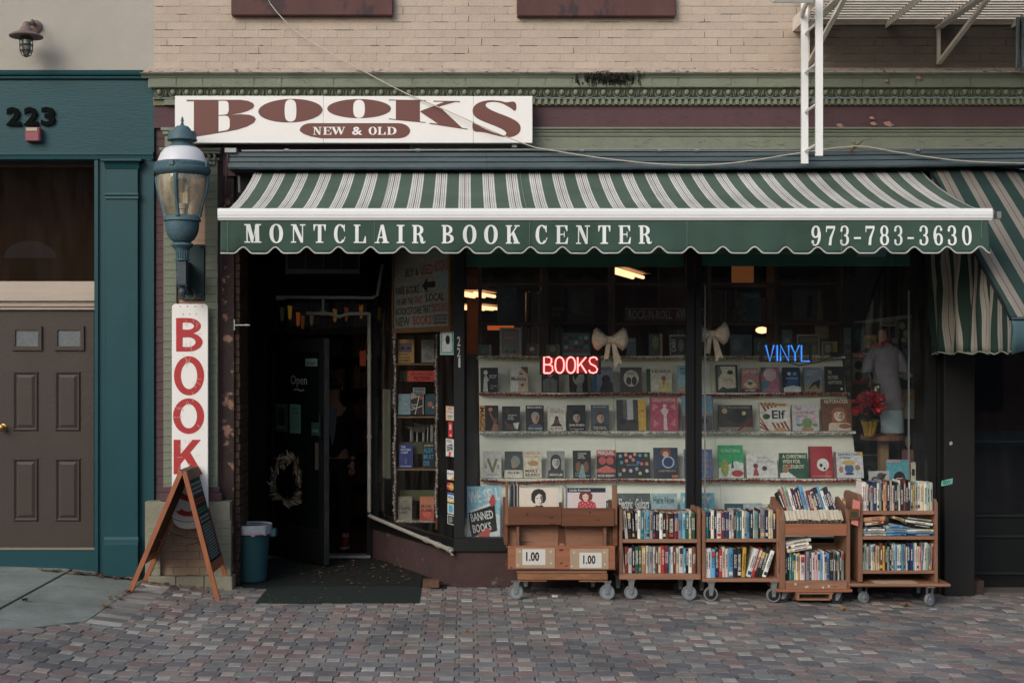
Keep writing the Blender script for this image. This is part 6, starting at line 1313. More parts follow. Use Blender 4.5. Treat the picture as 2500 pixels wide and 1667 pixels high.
 (2038, 2107, 1103, (184, 190, 196), [('r', 0, 0, .06, 1, (140, 60, 60)), ('q', [(.75, 1), (1, 1), (1, .8)], (206, 160, 60)), ('t', "Little Blue Truck's\nChristmas", .14, .74, .9, .95, (30, 40, 60)), ('e', .5, .36, .16, .18, (50, 90, 150)), ('e', .5, .58, .24, .1, (196, 160, 84)), ('e', .8, .4, .09, .1, (160, 100, 60)), ('e', .22, .32, .08, .12, (180, 110, 80)), ('r', .36, .12, .64, .2, (40, 60, 100))], 'pale picture book with a small blue truck, last in the lowest row'),
]}
for k, rw_ in rows.items():
    for it in rw_:
        X0, X1, Y0, bg, items, label = it; y = by(LZ[k])-.085
        cover_book(X0, X1, Y0, 0+LED[k][0]-1, y, bg, items, label, group=G_, zbase=LZ[k]+.001, lean=12)
# top shelf of the stand (records, discs, pictures)
yT = by(LZ['T'])+.02
for X0, X1, Y0, bg, items, label, nm, cat in [
 (1167, 1200, 841, (44, 62, 54), [('e', .5, .5, .3, .3, (64, 84, 74)), ('r', .8, 0, 1, 1, (130, 110, 60))], 'small dark green disc case, leftmost above the gold tinsel', 'disc_case', 'disc case'),
 (1220, 1273, 799, (150, 150, 150), [('r', .1, .08, .9, .94, (124, 104, 98)), ('t', 'SUMMER\nSUNSET', .2, .6, .8, .85, (160, 150, 110)), ('e', .5, .3, .34, .12, (90, 124, 116)), ('e', .32, .16, .07, .05, (60, 60, 60)), ('e', .68, .16, .07, .05, (60, 60, 60)), ('r', .62, .02, .9, .08, (160, 120, 60))], 'tall white edged picture with a green van shape', 'framed_picture', 'picture'),
 (1285, 1316, 840, (84, 36, 40), [('e', .45, .6, .2, .2, (176, 170, 166)), ('e', .55, .35, .2, .14, (60, 90, 90)), ('r', .8, 0, 1, 1, (110, 84, 50))], 'small dark red disc case with a white bird shape', 'disc_case', 'disc case'),
 (1333, 1366, 840, (70, 74, 60), [('e', .5, .6, .22, .3, (140, 136, 104)), ('r', .85, 0, 1, 1, (140, 120, 60))], 'small olive disc case left of the collage', 'disc_case', 'disc case'),
 (1373, 1441, 812, (52, 96, 98), [('r', .06+.18*i, .3+.2*j, .2+.18*i, .46+.2*j, [(170, 172, 164), (40, 60, 64), (150, 84, 70), (80, 130, 150), (30, 34, 36)][(i*2+j) % 5]) for i in range(5) for j in range(3)]+[('r', .05, .18, .95, .26, (140, 60, 52)), ('r', 0, 0, 1, .14, (120, 136, 140))], 'square collage sleeve of many small pictures', 'record_sleeve', 'record'),
 (1530, 1553, 824, (80, 94, 104), [('t', 'LIVE', .2, .8, .8, .9, (140, 150, 156))], 'grey blue disc case to the right of the first bow', 'disc_case', 'disc case'),
 (1584, 1617, 814, (60, 72, 78), [('e', .5, .6, .25, .3, (110, 120, 70)), ('r', .84, 0, 1, 1, (160, 136, 60))], 'disc case with a yellow edge beside the street sign', 'disc_case', 'disc case'),
 (1635, 1675, 817, (150, 154, 150), [('r', .06, .06, .94, .94, (28, 32, 34)), ('t', 'CASH', .1, .2, .36, .8, (180, 182, 178), 90), ('e', .7, .5, .16, .3, (110, 112, 110))], 'black and white plate lettered CASH left of the mullion', 'picture_plate', 'plate'),
 (1782, 1836, 816, (48, 66, 74), [('e', .3, .5, .2, .3, (70, 90, 96)), ('e', .75, .6, .16, .26, (34, 38, 44))], 'dark blue double disc case beneath the second bow', 'disc_case', 'disc case'),
 (1840, 1870, 824, (34, 36, 38), [('e', .5, .5, .2, .3, (90, 92, 92))], 'black disc case just left of the blue neon sign', 'disc_case', 'disc case'),
 (1910, 1934, 805, (62, 76, 80), [('e', .5, .5, .3, .2, (110, 124, 124))], 'small grey blue card above the blue neon sign', 'disc_case', 'disc case'),
 (1946, 2000, 816, (150, 150, 138), [('r', .05, .06, .95, .94, (66, 70, 48)), ('t', 'GARDEN', .15, .65, .85, .84, (130, 100, 60)), ('e', .7, .3, .2, .2, (90, 110, 60))], 'rounded white bordered plate with green and ochre picture', 'picture_plate', 'plate'),
 (2006, 2044, 833, (150, 124, 56), [('r', .08, .1, .7, .9, (52, 72, 66)), ('e', .4, .5, .2, .3, (130, 134, 84))], 'yellow and green disc case, rightmost above the gold tinsel', 'disc_case', 'disc case')]:
    cover_book(X0, X1, Y0, 868, yT, bg, items, label, name=nm, cat=cat, th=.012, lean=5, zbase=LZ['T'])
# low row inside the window, standing on the deck behind the carts
for X0, X1, Y0, bg, items, label, cat in [
 (1140, 1221, 1187, (124, 184, 204), [('q', [(0, 0), (1, 0), (1, .52), (.6, .6), (.3, .38), (0, .4)], (190, 206, 206)), ('t', 'WE SELL', .04, .74, .98, .95, (214, 220, 220), 8), ('q', [(.1, .26), (.84, .42), (.92, .24), (.84, .66), (.8, .74), (.05, .56)], (24, 28, 30)), ('q', [(.06, .54), (.14, .16), (.9, .26), (.84, .68)], (24, 28, 30)), ('q', [(.1, .56), (.12, .6), (.78, .735), (.84, .7)], (206, 210, 208)), ('t', 'BANNED\nBOOKS', .14, .25, .82, .58, (224, 226, 222), 10), ('q', [(.4, 0), (.66, 0), (.68, .2), (.72, .28), (.6, .32), (.5, .26), (.34, .22), (.38, .12)], (196, 76, 70)), ('q', [(.66, .74), (.72, .82), (.78, .88), (.86, .78), (.86, .7), (.74, .66)], (196, 66, 62))], 'light blue poster reading WE SELL BANNED BOOKS in the window corner', 'poster'),
 (1507, 1589, 1205, (84, 92, 92), [('q', [(0, .3), (1, .5), (1, .8), (0, .7)], (44, 52, 52)), ('e', .4, .1, .2, .2, (150, 120, 96)), ('t', 'Electric  Guitars', .06, .7, .96, .9, (200, 204, 200))], 'dark square calendar lettered Electric Guitars behind the second cart', 'calendar'),
 (1591, 1654, 1205, (140, 172, 178), [('t', 'Here Now', .08, .8, .9, .94, (60, 90, 100)), ('e', .7, .4, .1, .12, (206, 206, 200))], 'pale blue book lettered Here Now behind the second cart', 'book'),
 (1663, 1745, 1204, (104, 180, 204), [('t', 'K   ISSY', .06, .8, .9, .94, (200, 220, 224)), ('e', .4, .3, .14, .12, (160, 210, 220)), ('e', .8, .5, .1, .1, (160, 210, 220))], 'bright light blue book behind the window mullion near the third cart', 'book'),
 (1770, 1815, 1230, (44, 74, 90), [('t', 'BEYONCE', .16, .78, .84, .9, (150, 196, 206)), ('e', .5, .6, .2, .1, (150, 120, 96))], 'dark blue book top showing above the third cart', 'book'),
 (1817, 1862, 1229, (150, 166, 176), [('t', 'TAYLOR', .2, .82, .8, .92, (196, 186, 190)), ('e', .5, .66, .2, .1, (190, 160, 140))], 'pale grey blue book top showing above the third cart', 'book'),
 (1864, 1908, 1231, (190, 182, 160), [('t', 'THE BEATLES', .12, .84, .88, .92, (60, 56, 50))], 'cream book lettered in black between the third and fourth cart', 'book')]:
    y_ = .13 if X0 == 1140 else .22; H_ = (pz(Y0, y_)-.332)/(CD+y_)*3266
    cover_book(X0, X1, Y0, Y0+H_, .13 if X0 == 1140 else .22, bg, items, label, name='poster' if cat == 'poster' else cat, cat=cat, th=.008 if cat != 'book' else .02, lean=2 if X0 == 1140 else 6, zbase=.332)
# ---- neon signs
def neon(name, label, word, X0, X1, Y0, Y1, y, core, jacket, x0, x1, t, b, plate=None):
    r = thing(name, label, 'neon sign', (px((X0+X1)/2, y), y, pz(Y1, y)))
    fx0_, fx1_, fz0, fz1 = px(X0, y), px(X1, y), pz(Y1, y), pz(Y0, y)
    MB().ring([(fx0_, fz0), (fx1_, fz0), (fx1_, fz1), (fx0_, fz1)], [(fx0_+.02, fz0+.016), (fx1_-.02, fz0+.016), (fx1_-.02, fz1-.016), (fx0_+.02, fz1-.016)], y, y+.03).build('frame', M_BLACK, r)
    if plate: MB().box(fx0_+.021, fx1_-.021, y+.018, y+.021, fz0+.017, fz1-.017).build('backing_panel', plate, r)
    U = {'B': [[(0, 0), (0, 1), (.6, 1), (.85, .9), (.85, .65), (.6, .53), (0, .53)], [(.6, .53), (.95, .42), (1, .15), (.7, 0), (0, 0)]],
         'O': [[(.5+.5*math.cos(a)*1, .5+.5*math.copysign(abs(math.sin(a))**.8, math.sin(a))) for a in [2*math.pi*i/20 for i in range(21)]]],
         'K': [[(0, 0), (0, 1)], [(.95, 1), (.05, .42)], [(.3, .6), (1, 0)]],
         'S': [[(.95, .82), (.8, .96), (.5, 1), (.15, .93), (.05, .75), (.2, .58), (.75, .42), (.97, .25), (.85, .06), (.5, 0), (.15, .04), (0, .2)]],
         'V': [[(0, 1), (.5, 0), (1, 1)]], 'I': [[(.5, 0), (.5, 1)]], 'N': [[(0, 0), (0, 1), (1, 0), (1, 1)]], 'Y': [[(0, 1), (.5, .45), (1, 1)], [(.5, .45), (.5, 0)]], 'L': [[(0, 1), (0, 0), (1, 0)]]}
    W = {'I': .25}; tot = sum(W.get(c_, 1) for c_ in word); gp_ = .28; un = (px(x1, y)-px(x0, y))/(tot+gp_*(len(word)-1)); x = px(x0, y); zt_, zb_ = pz(t, y), pz(b, y)
    for ch in word:
        w_ = un*W.get(ch, 1); mb = MB(); m2 = MB()
        for pl in U[ch]:
            pp_ = [(x+w_*u, y-.012, zb_+(zt_-zb_)*v_) for u, v_ in pl]; mb.tube(pp_, .0058, 8); m2.tube([(a, y+.0035, c_) for a, _, c_ in pp_], .0105, 8)
        o = mb.build('neon_letter', core, r, smooth=True); m2.build('glow_channel', jacket, o); x += w_+un*gp_
    return r
neon('neon_sign', 'glowing red neon sign reading BOOKS inside the window', 'BOOKS', 1318, 1467, 868, 914, .1, emis('neon_red', (1, .33, .30), 2.4), emis('neon_red_glow', (.9, .03, .035), .9), 1328, 1459, 871.5, 910.5, emis('neon_red_panel', (.30, .02, .02), .35))
nv = neon('neon_sign', 'glowing blue neon sign reading VINYL in a black frame inside the window', 'VINYL', 1856, 1983, 838, 884, .1, emis('neon_blue', (.06, .32, .9), 1.0), emis('neon_blue_glow', (.01, .08, .5), .5), 1869, 1976, 842.5, 881.5)
MB().tube([P(1925, 884, .12), P(1950, 892, .14), P(2000, 884, .2), P(2035, 868, .3)], .005, 6).ball(P(2042, 866, .3), .05, 0, 8, sx=1.3, sz=.5).build('power_cable', M_BLACK, nv)
# ---- bows
M_BOW = mat('glitter_bow', S(214, 196, 172), .5, .25, 40, .5, 200)
def bow(X, Y, label, k=1.0, y=.10):
    cx_, _, cz_ = P(X, Y, y); s = k*(CD+y)/3266; r = thing('bow', label, 'bow', (cx_, y, cz_), group=None)
    for sg in (-1, 1):
        v = []; fs = []; sec = [(0, 8, 0), (14, 18, -.02), (30, 34, -.035), (40, 30, -.02), (44, 12, .0)]
        outl = [((5, 9), (5, -9)), ((18, 18), (16, -16)), ((32, 30), (30, -27)), ((40, 24), (39, -20)), ((45, 2), (45, -4))]
        for i, (a, b) in enumerate(outl):
            for t in (0, .25, .5, .75, 1):
                v.append((cx_+sg*(a[0]*(1-t)+b[0]*t)*s, y-.05*math.sin(math.pi*t)*(1 if i < 4 else .2)-.01, cz_+(a[1]*(1-t)+b[1]*t)*s))
        for i in range(4):
            for j in range(4): a = i*5+j; fs.append((a, a+1, a+6, a+5))
        q = MB().add(v, fs).build('loop', M_BOW, r, smooth=True); q.modifiers.new('thick', 'SOLIDIFY').thickness = .004
        tl = [(sg*3, -8), (sg*13, -8), (sg*30, -62), (sg*22, -55), (sg*12, -70)] if sg > 0 else [(-9, -8), (2, -8), (-4, -50), (-10, -46), (-16, -54)]
        q = MB().prism([(cx_+a*s, cz_+b*s) for a, b in tl], y-.012, y-.006).build('tail', M_BOW, r)
    MB().box(cx_-9*s, cx_+9*s, y-.05, y+.0, cz_-8*s, cz_+8*s).build('knot', M_BOW, r, bevel=.01)
    return r
bow(1489, 829, 'glittery beige ribbon bow right of the red neon sign'); bow(1736, 815, 'beige ribbon bow partly behind the window mullion', 1.0)
BOOST = 2.6
MB().box(px(1138), px(1672), .045, .06, pz(652, .05), 3.19).build('awning_reflection_panel', mat('awning_reflection_green', S(58, 108, 92), .8, .2, 3, .1), SF)  # both green panels are added, standing in for the awning's reflection in the glass
MB().box(px(1716), px(2225), .045, .06, pz(650, .05), 3.19).build('awning_reflection_panel', mat('awning_reflection_green', S(58, 108, 92)), SF)
SH = thing('back_shelves', 'dark wooden shelving full of records behind the display stand', 'shelving', (2, 2.1, .4))
ys_ = 1.95
for X in (1168, 1322, 1331, 1484, 1493, 1728, 1890, 2052): MB().box(px(X, ys_), px(X, ys_)+.035, ys_, ys_+.35, LZ['T']-.1, pz(640, ys_)).build('shelf_post', M_WOODIN, SH)
for Y in (787, 868, 690): MB().box(px(1168, ys_), px(2056, ys_), ys_+.005, ys_+.36, pz(Y, ys_)-.025, pz(Y, ys_)).build('shelf', M_WOODIN, SH)
MB().box(px(1330, ys_), px(1500, ys_), ys_+.36, ys_+.38, LZ['T']-.1, pz(640, ys_)).box(px(1620, ys_), px(1735, ys_), ys_+.36, ys_+.38, LZ['T']-.1, pz(640, ys_)).box(px(1900, ys_), px(2056, ys_), ys_+.36, ys_+.38, LZ['T']-.1, pz(640, ys_)).build('shelf_back', M_WOODIN, SH)
rr = random.Random(11)
def spines(Xa, Xb, Yb, hY, y, label, seed, cols, leanp=.0):
    rr = random.Random(seed); X = Xa; r = thing('record_row', label, 'records', (px(Xa, y), y, pz(Yb, y))); 
    while X < Xb:
        w_ = rr.uniform(1.6, 4); MB().box(px(X, y), px(X+w_, y)-.001, y, y+.25, pz(Yb, y), pz(Yb-hY*rr.uniform(.9, 1), y)).build('record', C(*rr.choice(cols)), r); X += w_+.3
DK = [(60, 52, 46), (84, 78, 66), (44, 50, 52), (96, 84, 70), (70, 40, 36), (50, 60, 62), (104, 100, 90), (38, 34, 32)]
spines(1275, 1318, 866, 72, ys_+.02, 'row of record spines on the lower left of the back shelves', 1, DK)
spines(1345, 1372, 866, 72, ys_+.02, 'short row of record spines left of the collage on the back shelves', 2, DK)
spines(1285, 1320, 785, 76, ys_+.02, 'row of record spines on the upper left of the back shelves', 3, DK)
spines(1737, 1798, 785, 78, ys_+.02, 'row of record spines on the upper shelf behind the second bow', 4, DK)
spines(1870, 1888, 785, 60, ys_+.02, 'few record spines beside the blue book on the upper shelf', 5, DK)
spines(1640, 1722, 866, 66, ys_+.02, 'row of record spines on the lower shelf behind the mullion', 6, DK)
for X0, X1, Y0, Y1, bg, items, label in [
 (1214, 1262, 702, 785, (72, 88, 88), [('e', .5, .5, .3, .3, (82, 96, 94))], 'grey green record sleeve on the upper shelf at the left'),
 (1385, 1452, 706, 785, (52, 58, 54), [('e', .5, .5, .44, .3, (70, 78, 66)), ('e', .3, .4, .16, .16, (90, 88, 66)), ('e', .7, .3, .2, .14, (84, 76, 60)), ('t', 'KILLER', .3, .78, .7, .88, (96, 100, 90))], 'dark busy record sleeve on the upper shelf centre'),
 (1343, 1382, 745, 785, (44, 36, 32), [('t', 'RECORDS\nBOXES', .1, .3, .9, .9, (110, 100, 88))], 'stack label card beside the dark busy sleeve'),
 (1798, 1858, 715, 784, (34, 96, 112), [('q', [(0, 0), (.4, 0), (.1, 1), (0, 1)], (28, 60, 68)), ('t', 'CHARLEY', .4, .82, .9, .92, (120, 150, 140))], 'teal blue record sleeve behind the plush toy'),
 (1935, 2010, 708, 782, (56, 72, 66), [('q', [(.45, .1), (.6, .1), (.66, .8), (.5, .8)], (26, 32, 32)), ('q', [(.8, 0), (1, 0), (.9, 1), (.82, 1)], (116, 104, 70))], 'green tinted record sleeve on the upper right shelf'),
 (1990, 2022, 795, 825, (120, 112, 92), [], 'plain beige card on the right side of the back shelves')]:
    cover_book(X0, X1, Y0, Y1, ys_+.0, bg, items, label, name='record_sleeve', cat='record', th=.008, lean=4)
pt = thing('plush_toy', 'small pale plush toy sitting on the upper shelf before the teal sleeve', 'toy', P(1808, 782, 1.85))
MB().ball(P(1806, 764, 1.85), .06, 0, 12, sz=1.1).ball(P(1806, 737, 1.83), .052, 0, 12).ball(P(1797, 727, 1.83), .02, 0, 8).ball(P(1816, 727, 1.83), .02, 0, 8).ball(P(1792, 763, 1.8), .028, 0, 8).ball(P(1822, 757, 1.8), .026, 0, 8).ball(P(1797, 778, 1.78), .03, 0, 8).ball(P(1816, 778, 1.78), .03, 0, 8).build('plush_body', mat('plush', S(96, 110, 106), .95, .3, 30, .6), pt, smooth=True)
rs_ = thing('street_sign', 'dull red street name plate reading ROCK-N-ROLL AVE on the upper shelf', 'sign', P(1600, 770, 1.8))
MB().box(px(1526, 1.8), px(1722, 1.8), 1.8, 1.81, pz(784, 1.8), pz(752, 1.8)).build('plate', C(92, 54, 50), rs_)
mb = MB(); put_text(mb, 'ROCK-N-ROLL', px(1534, 1.8), px(1640, 1.8), pz(779, 1.8), pz(757, 1.8), 1.797, 0, .02); put_text(mb, 'AVE', px(1650, 1.8), px(1676, 1.8), pz(779, 1.8), pz(757, 1.8), 1.797, 0, .02)
mb.quad((px(1526, 1.8), 1.798, pz(753, 1.8)), (px(1722, 1.8), 1.798, pz(753, 1.8)), (px(1722, 1.8), 1.798, pz(754.5, 1.8)), (px(1526, 1.8), 1.798, pz(754.5, 1.8))); mb.build('lettering', C(150, 146, 136), rs_)
BOOST = 1.4
M_LAMP = emis('warm_tube', (1, .52, .26), 2.0); M_LAMPD = emis('warm_panel', (1, .42, .16), .7)
def fluo(label, cx_, cy_, z_, n, L_, ang, m=M_LAMP):
    r = thing('ceiling_light', label, 'ceiling light', (cx_, cy_, z_)); 
    for i in range(n):
        o = (i-(n-1)/2)*.12; d = Vector((math.cos(R(ang)), math.sin(R(ang)), 0)); s = Vector((-d.y, d.x, 0)); c_ = Vector((cx_, cy_, z_))+s*o
        MB().tube([c_-d*L_/2, c_+d*L_/2], .02, 6).build('tube_lamp', m, r)
    c_ = Vector((cx_, cy_, z_+.05)); MB().bar(c_-d*L_/2, c_+d*L_/2, .12*n+.08, .03).build('housing', C(150, 120, 96), r)
x, _, z = P(1154, 752, 5.0); fluo('warm four tube ceiling light deep inside at the left edge of the window', x+.03, 5.0, z, 4, 1.0, 70)
x, _, z = P(1158, 722, 3.6); fluo('warm ceiling light nearer the left edge of the window', x, 3.4, z, 3, .9, 75)
x, _, z = P(1525, 668, 3.4); fluo('warm twin tube ceiling light behind the top of the left pane', x, 3.4, z, 2, 1.6, 72)
x, _, z = P(1480, 664, 4.4); fluo('dim warm ceiling light left of the twin tube light', x, 4.4, z, 1, .8, 30, M_LAMPD)
x, _, z = P(1860, 806, 3.2); q = thing('glass_lamp', 'small warm glowing lamp behind the blue neon sign', 'lamp', (x, 3.2, z)); MB().ball((x, 3.2, z), .055, 0, 10, sx=1.3, sz=.7).build('lamp_globe', M_LAMP, q)
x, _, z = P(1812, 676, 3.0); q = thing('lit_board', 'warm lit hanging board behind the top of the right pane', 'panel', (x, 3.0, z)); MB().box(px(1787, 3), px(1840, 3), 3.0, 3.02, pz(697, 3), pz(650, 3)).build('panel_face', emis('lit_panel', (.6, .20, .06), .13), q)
q = thing('wall_shelf', 'tall shelf lit warm behind the left edge of the window', 'shelf', (px(1150, 4.2), 4.2, 1.6))
MB().box(px(1140, 4.2), px(1168, 4.2), 4.2, 4.4, .4, 3.0).build('shelf_body', mat('warm_wood', S(150, 104, 60), .7, .3, 4), q)
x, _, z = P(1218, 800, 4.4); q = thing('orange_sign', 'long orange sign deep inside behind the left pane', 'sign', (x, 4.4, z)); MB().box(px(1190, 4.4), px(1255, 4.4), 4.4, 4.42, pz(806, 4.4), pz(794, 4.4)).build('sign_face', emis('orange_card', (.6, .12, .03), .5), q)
x, _, z = P(1985, 680, 2.6); q = thing('cardboard_box', 'brown cardboard boxes on top of the shelves behind the right pane', 'box', (x, 2.6, z)); MB().box(px(1953, 2.6), px(1986, 2.6), 2.6, 2.9, pz(696, 2.6), pz(650, 2.6)).box(px(1988, 2.6), px(2037, 2.6), 2.6, 2.9, pz(696, 2.6), pz(650, 2.6)).build('box_faces', C(120, 96, 66), q)
# MORE lettering board at the right
q = thing('hand_lettered_board', 'dark board with chalk outlined letters MORE at the upper right inside the window', 'board', P(2150, 730, 1.3))
MB().box(px(2075, 1.3), px(2262, 1.3), 1.3, 1.33, pz(775, 1.3), pz(640, 1.3)).build('board', C(26, 34, 34), q)
for i, (s, a, b, t, e) in enumerate((('HERE', 2112, 2215, 655, 675), ('M', 2084, 2116, 705, 752), ('O', 2122, 2158, 680, 752), ('R', 2162, 2186, 705, 752), ('E', 2192, 2220, 700, 745))):
    mb = MB(); put_text(mb, s, px(a, 1.3), px(b, 1.3), pz(e, 1.3), pz(t, 1.3), 1.297, 0, .0); mb.build('letter', C(130, 146, 146), q)
    if i: mb = MB(); put_text(mb, s, px(a+5, 1.3), px(b-5, 1.3), pz(e-5, 1.3), pz(t+5, 1.3), 1.295, 0, -.02); mb.build('letter_core', C(26, 34, 34), q)
q = thing('picture_rail', 'pale rail below the hand lettered board at the right', 'rail', P(2150, 785, 1.25)); MB().add([P(2080, 785, 1.25), P(2225, 768, 1.0), P(2225, 776, 1.0), P(2080, 793, 1.25)], [(0, 1, 2, 3)]).build('rail', C(96, 98, 88), q)
# collage of posters on the right wall of the window
PW = [(2060, 2078, 800, 1060, (84, 92, 88), [('r', .1, .05+.1*i, .9, .1+.1*i, (104, 110, 104)) for i in range(9)], 'tall pale chart on the wall beside the display stand'),
 (2080, 2120, 860, 938, (104, 104, 100), [('r', 0, .8, 1, 1, (140, 48, 46)), ('t', 'THE BEATLES', .04, .84, .96, .96, (190, 180, 170)), ('e', .4, .6, .24, .14, (24, 26, 26)), ('e', .4, .26, .24, .14, (24, 26, 26)), ('r', 0, 0, 1, .12, (140, 40, 40))], 'red topped poster with two dark heads left of the mannequin'),
 (2106, 2140, 818, 852, (178, 124, 54), [('e', .5, .5, .3, .3, (90, 90, 60)), ('r', 0, 0, 1, .12, (40, 110, 130))], 'orange poster behind the mannequin shoulder'),
 (2082, 2110, 788, 850, (30, 50, 52), [('e', .5, .5, .3, .3, (40, 78, 80))], 'dark teal poster at the upper left of the collage wall'),
 (2150, 2185, 780, 796, (150, 148, 140), [('r', .05, .55, .95, .65, (50, 50, 50)), ('r', .05, .25, .95, .4, (50, 50, 50))], 'white printed strip above the mannequin'),
 (2192, 2226, 776, 840, (50, 66, 62), [('e', .3, .7, .2, .14, (120, 140, 134)), ('e', .6, .4, .24, .14, (110, 130, 124)), ('e', .4, .15, .2, .1, (130, 150, 144))], 'dark swirling poster at the upper right of the window'),
 (2170, 2196, 812, 850, (50, 44, 42), port((24, 22, 22), (120, 96, 84), (30, 30, 32)), 'small dark portrait above the mannequin shoulder'),
 (2200, 2226, 836, 878, (36, 80, 92), port((22, 22, 24), (110, 96, 90), (40, 90, 104)), 'small blue portrait at the right end of the window'),
 (2192, 2230, 895, 950, (26, 70, 90), [('q', [(0, .6), (.5, .9), (1, .6), (.5, .4)], (150, 160, 156))], 'dark blue poster with a white shape right of the mannequin'),
 (2200, 2232, 950, 1022, (150, 108, 62), [('e', .5, .8, .3, .14, (140, 120, 96)), ('q', [(.2, 0), (.9, 0), (1, .6), (.4, .7)], (130, 140, 124))], 'ochre poster with a pale figure right of the shorts'),
 (2196, 2236, 1036, 1132, (44, 40, 42), port((20, 18, 20), (176, 130, 122), (190, 124, 124), .5, .62, .9, 1), 'tall portrait of a dark haired woman in pink at the right window edge'),
 (2082, 2140, 1075, 1112, (22, 24, 26), [('q', [(0, 0), (1, 0), (1, .1), (0, .1)], (130, 132, 126))], 'black card below the stool beside the display stand'),
 (2102, 2140, 1126, 1180, (28, 66, 76), port((20, 22, 24), (80, 90, 90), (24, 50, 60)), 'dark teal portrait card low beside the stool')]
for i, (X0, X1, Y0, Y1, bg, items, label) in enumerate(PW):
    cover_book(X0, X1, Y0, Y1, 1.2+.01*(i % 3), bg, items, label, name='poster', cat='poster', th=.004, lean=0)
MB().box(px(2058, 1.24), px(2268, 1.24), 1.24, 1.27, .33, 3.1).build('collage_wall', C(34, 40, 40), SF)
cover_book(2165, 2222, 1122, 1215, .25, (66, 140, 156), port((32, 22, 26), (190, 160, 150), (70, 110, 130), .55, .42, 1.05)+[('r', 0, .93, .6, 1, (150, 130, 140))], 'turquoise record sleeve with a dark haired face above the rightmost cart', name='record_sleeve', cat='record', th=.006, lean=4)
cover_book(2224, 2236, 1128, 1210, .26, (176, 172, 150), [('r', .2, .6, .8, .8, (40, 40, 40)), ('e', .5, .25, .3, .14, (50, 44, 40))], 'narrow cream record sleeve at the right window edge', name='record_sleeve', cat='record', th=.004, lean=2)
cover_book(2122, 2172, 1150, 1215, .24, (150, 154, 152), [('e', .3, .6, .2, .2, (40, 44, 46)), ('e', .6, .8, .2, .14, (60, 66, 70)), ('q', [(.2, .3), (.6, .6), (.9, .9), (.7, .9)], (40, 40, 44))], 'grey and black record sleeve above the rightmost cart', name='record_sleeve', cat='record', th=.006, lean=5)
# mannequin
ym = .42; sc_ = (CD+ym)/3266
MN = thing('mannequin', 'headless mannequin torso in grey T-shirt and pale denim shorts on the stool', 'mannequin', P(2170, 1060, ym))
def sec(X, Y, rx, ry=None): return (px(X, ym), ym, pz(Y, ym), rx*sc_, (ry or rx*.62)*sc_)
MB().loft([sec(2176, 1064, 16, 12), sec(2176, 1052, 20, 14), sec(2174, 1000, 24), sec(2166, 960, 28), sec(2162, 920, 27), sec(2160, 880, 34), sec(2160, 858, 34), sec(2158, 846, 24), sec(2156, 838, 11), sec(2154, 812, 10, 9), sec(2154, 806, 8, 7), sec(2154, 804, 2, 2)], 24).build('torso', mat('mannequin_skin', S(150, 116, 100), .5, .1), MN, smooth=True)
M_TEE = mat('grey_tee', S(116, 114, 122), .95, .2, 9, 1.0, 14)
MB().loft([sec(2170, 1000, 34), sec(2172, 992, 37), sec(2170, 985, 36), sec(2168, 970, 33), sec(2170, 960, 35), sec(2166, 940, 32), sec(2164, 915, 31), sec(2162, 885, 37), sec(2161, 862, 38), sec(2159, 848, 30), sec(2157, 840, 16), sec(2156, 836, 13), sec(2156, 838, 11)], 28).build('t_shirt', M_TEE, MN, smooth=True)
for sg in (-1, 1):
    MB().loft([(px(2160+sg*44, ym)+.0, ym-.02, pz(908, ym), .047, .05), (px(2160+sg*41, ym), ym-.015, pz(892, ym), .052, .055), (px(2160+sg*34, ym), ym-.01, pz(868, ym), .05, .055), (px(2160+sg*26, ym), ym, pz(852, ym), .03, .04)], 16).build('sleeve', M_TEE, MN, smooth=True)
M_DEN = mat('pale_denim', S(138, 156, 162), .9, .16, 12, .4, 90)
MB().loft([sec(2179, 1054, 26, 20), sec(2179, 1046, 27, 21), sec(2178, 1020, 28, 21), sec(2172, 990, 31, 20), sec(2172, 982, 28, 17)], 24).build('shorts', M_DEN, MN, smooth=True)
MB().loft([sec(2179, 1056, 27.5, 21.5), sec(2179, 1046.5, 28.5, 22.5)], 24).build('shorts_cuff', M_DEN, MN, smooth=True)
rr = random.Random(21); mb = MB()
for i in range(16):
    y0 = rr.uniform(900, 955); X = 2120+rr.uniform(0, 22); mb.tube([P(X, y0, ym-.14), P(X+rr.uniform(-6, 8), y0+rr.uniform(10, 30), ym-.15)], .004, 4)
kind(mb.build('necklaces', C(70, 70, 62), MN), 'stuff')
MB().tube([P(2140, 845, ym-.05), P(2150, 840, ym-.1), P(2166, 830, ym-.05)], .012, 6).build('red_tinsel_collar', TR[0], MN)
mb = MB(); put_text(mb, '6"', px(2135, .25), px(2146, .25), pz(955, .25), pz(942, .25), .25, 0, .02); x, _, z = P(2140, 955, .255)
MB().box(px(2128, .255), px(2150, .255), .2555, .262, pz(964, .255), pz(936, .255)).build('price_card', C(36, 36, 34), MN); mb.build('price_lettering', C(206, 190, 150), MN)
stl = thing('stool', 'brown wooden stool with thick post standing in the right of the window', 'stool', P(2155, 1165, .45))
MB().lathe([(0, pz(1073, .4)), (.19, pz(1073, .4)), (.19, pz(1062, .4)), (0, pz(1062, .4))], px(2155, .42), .42, 24).build('seat', M_WOODD, stl)
MB().box(px(2146, .42), px(2166, .42), .38, .46, .33, pz(1073, .4)-.001).build('post', M_WOODIN, stl); MB().box(px(2125, .42), px(2185, .42), .25, .6, .331, .36).build('foot', M_WOODD, stl)
po = thing('poinsettia', 'red foil poinsettia in a gold wrapped pot before the mannequin', 'plant', P(2122, 1062, .2))
yp = .2
v = []; fs = []
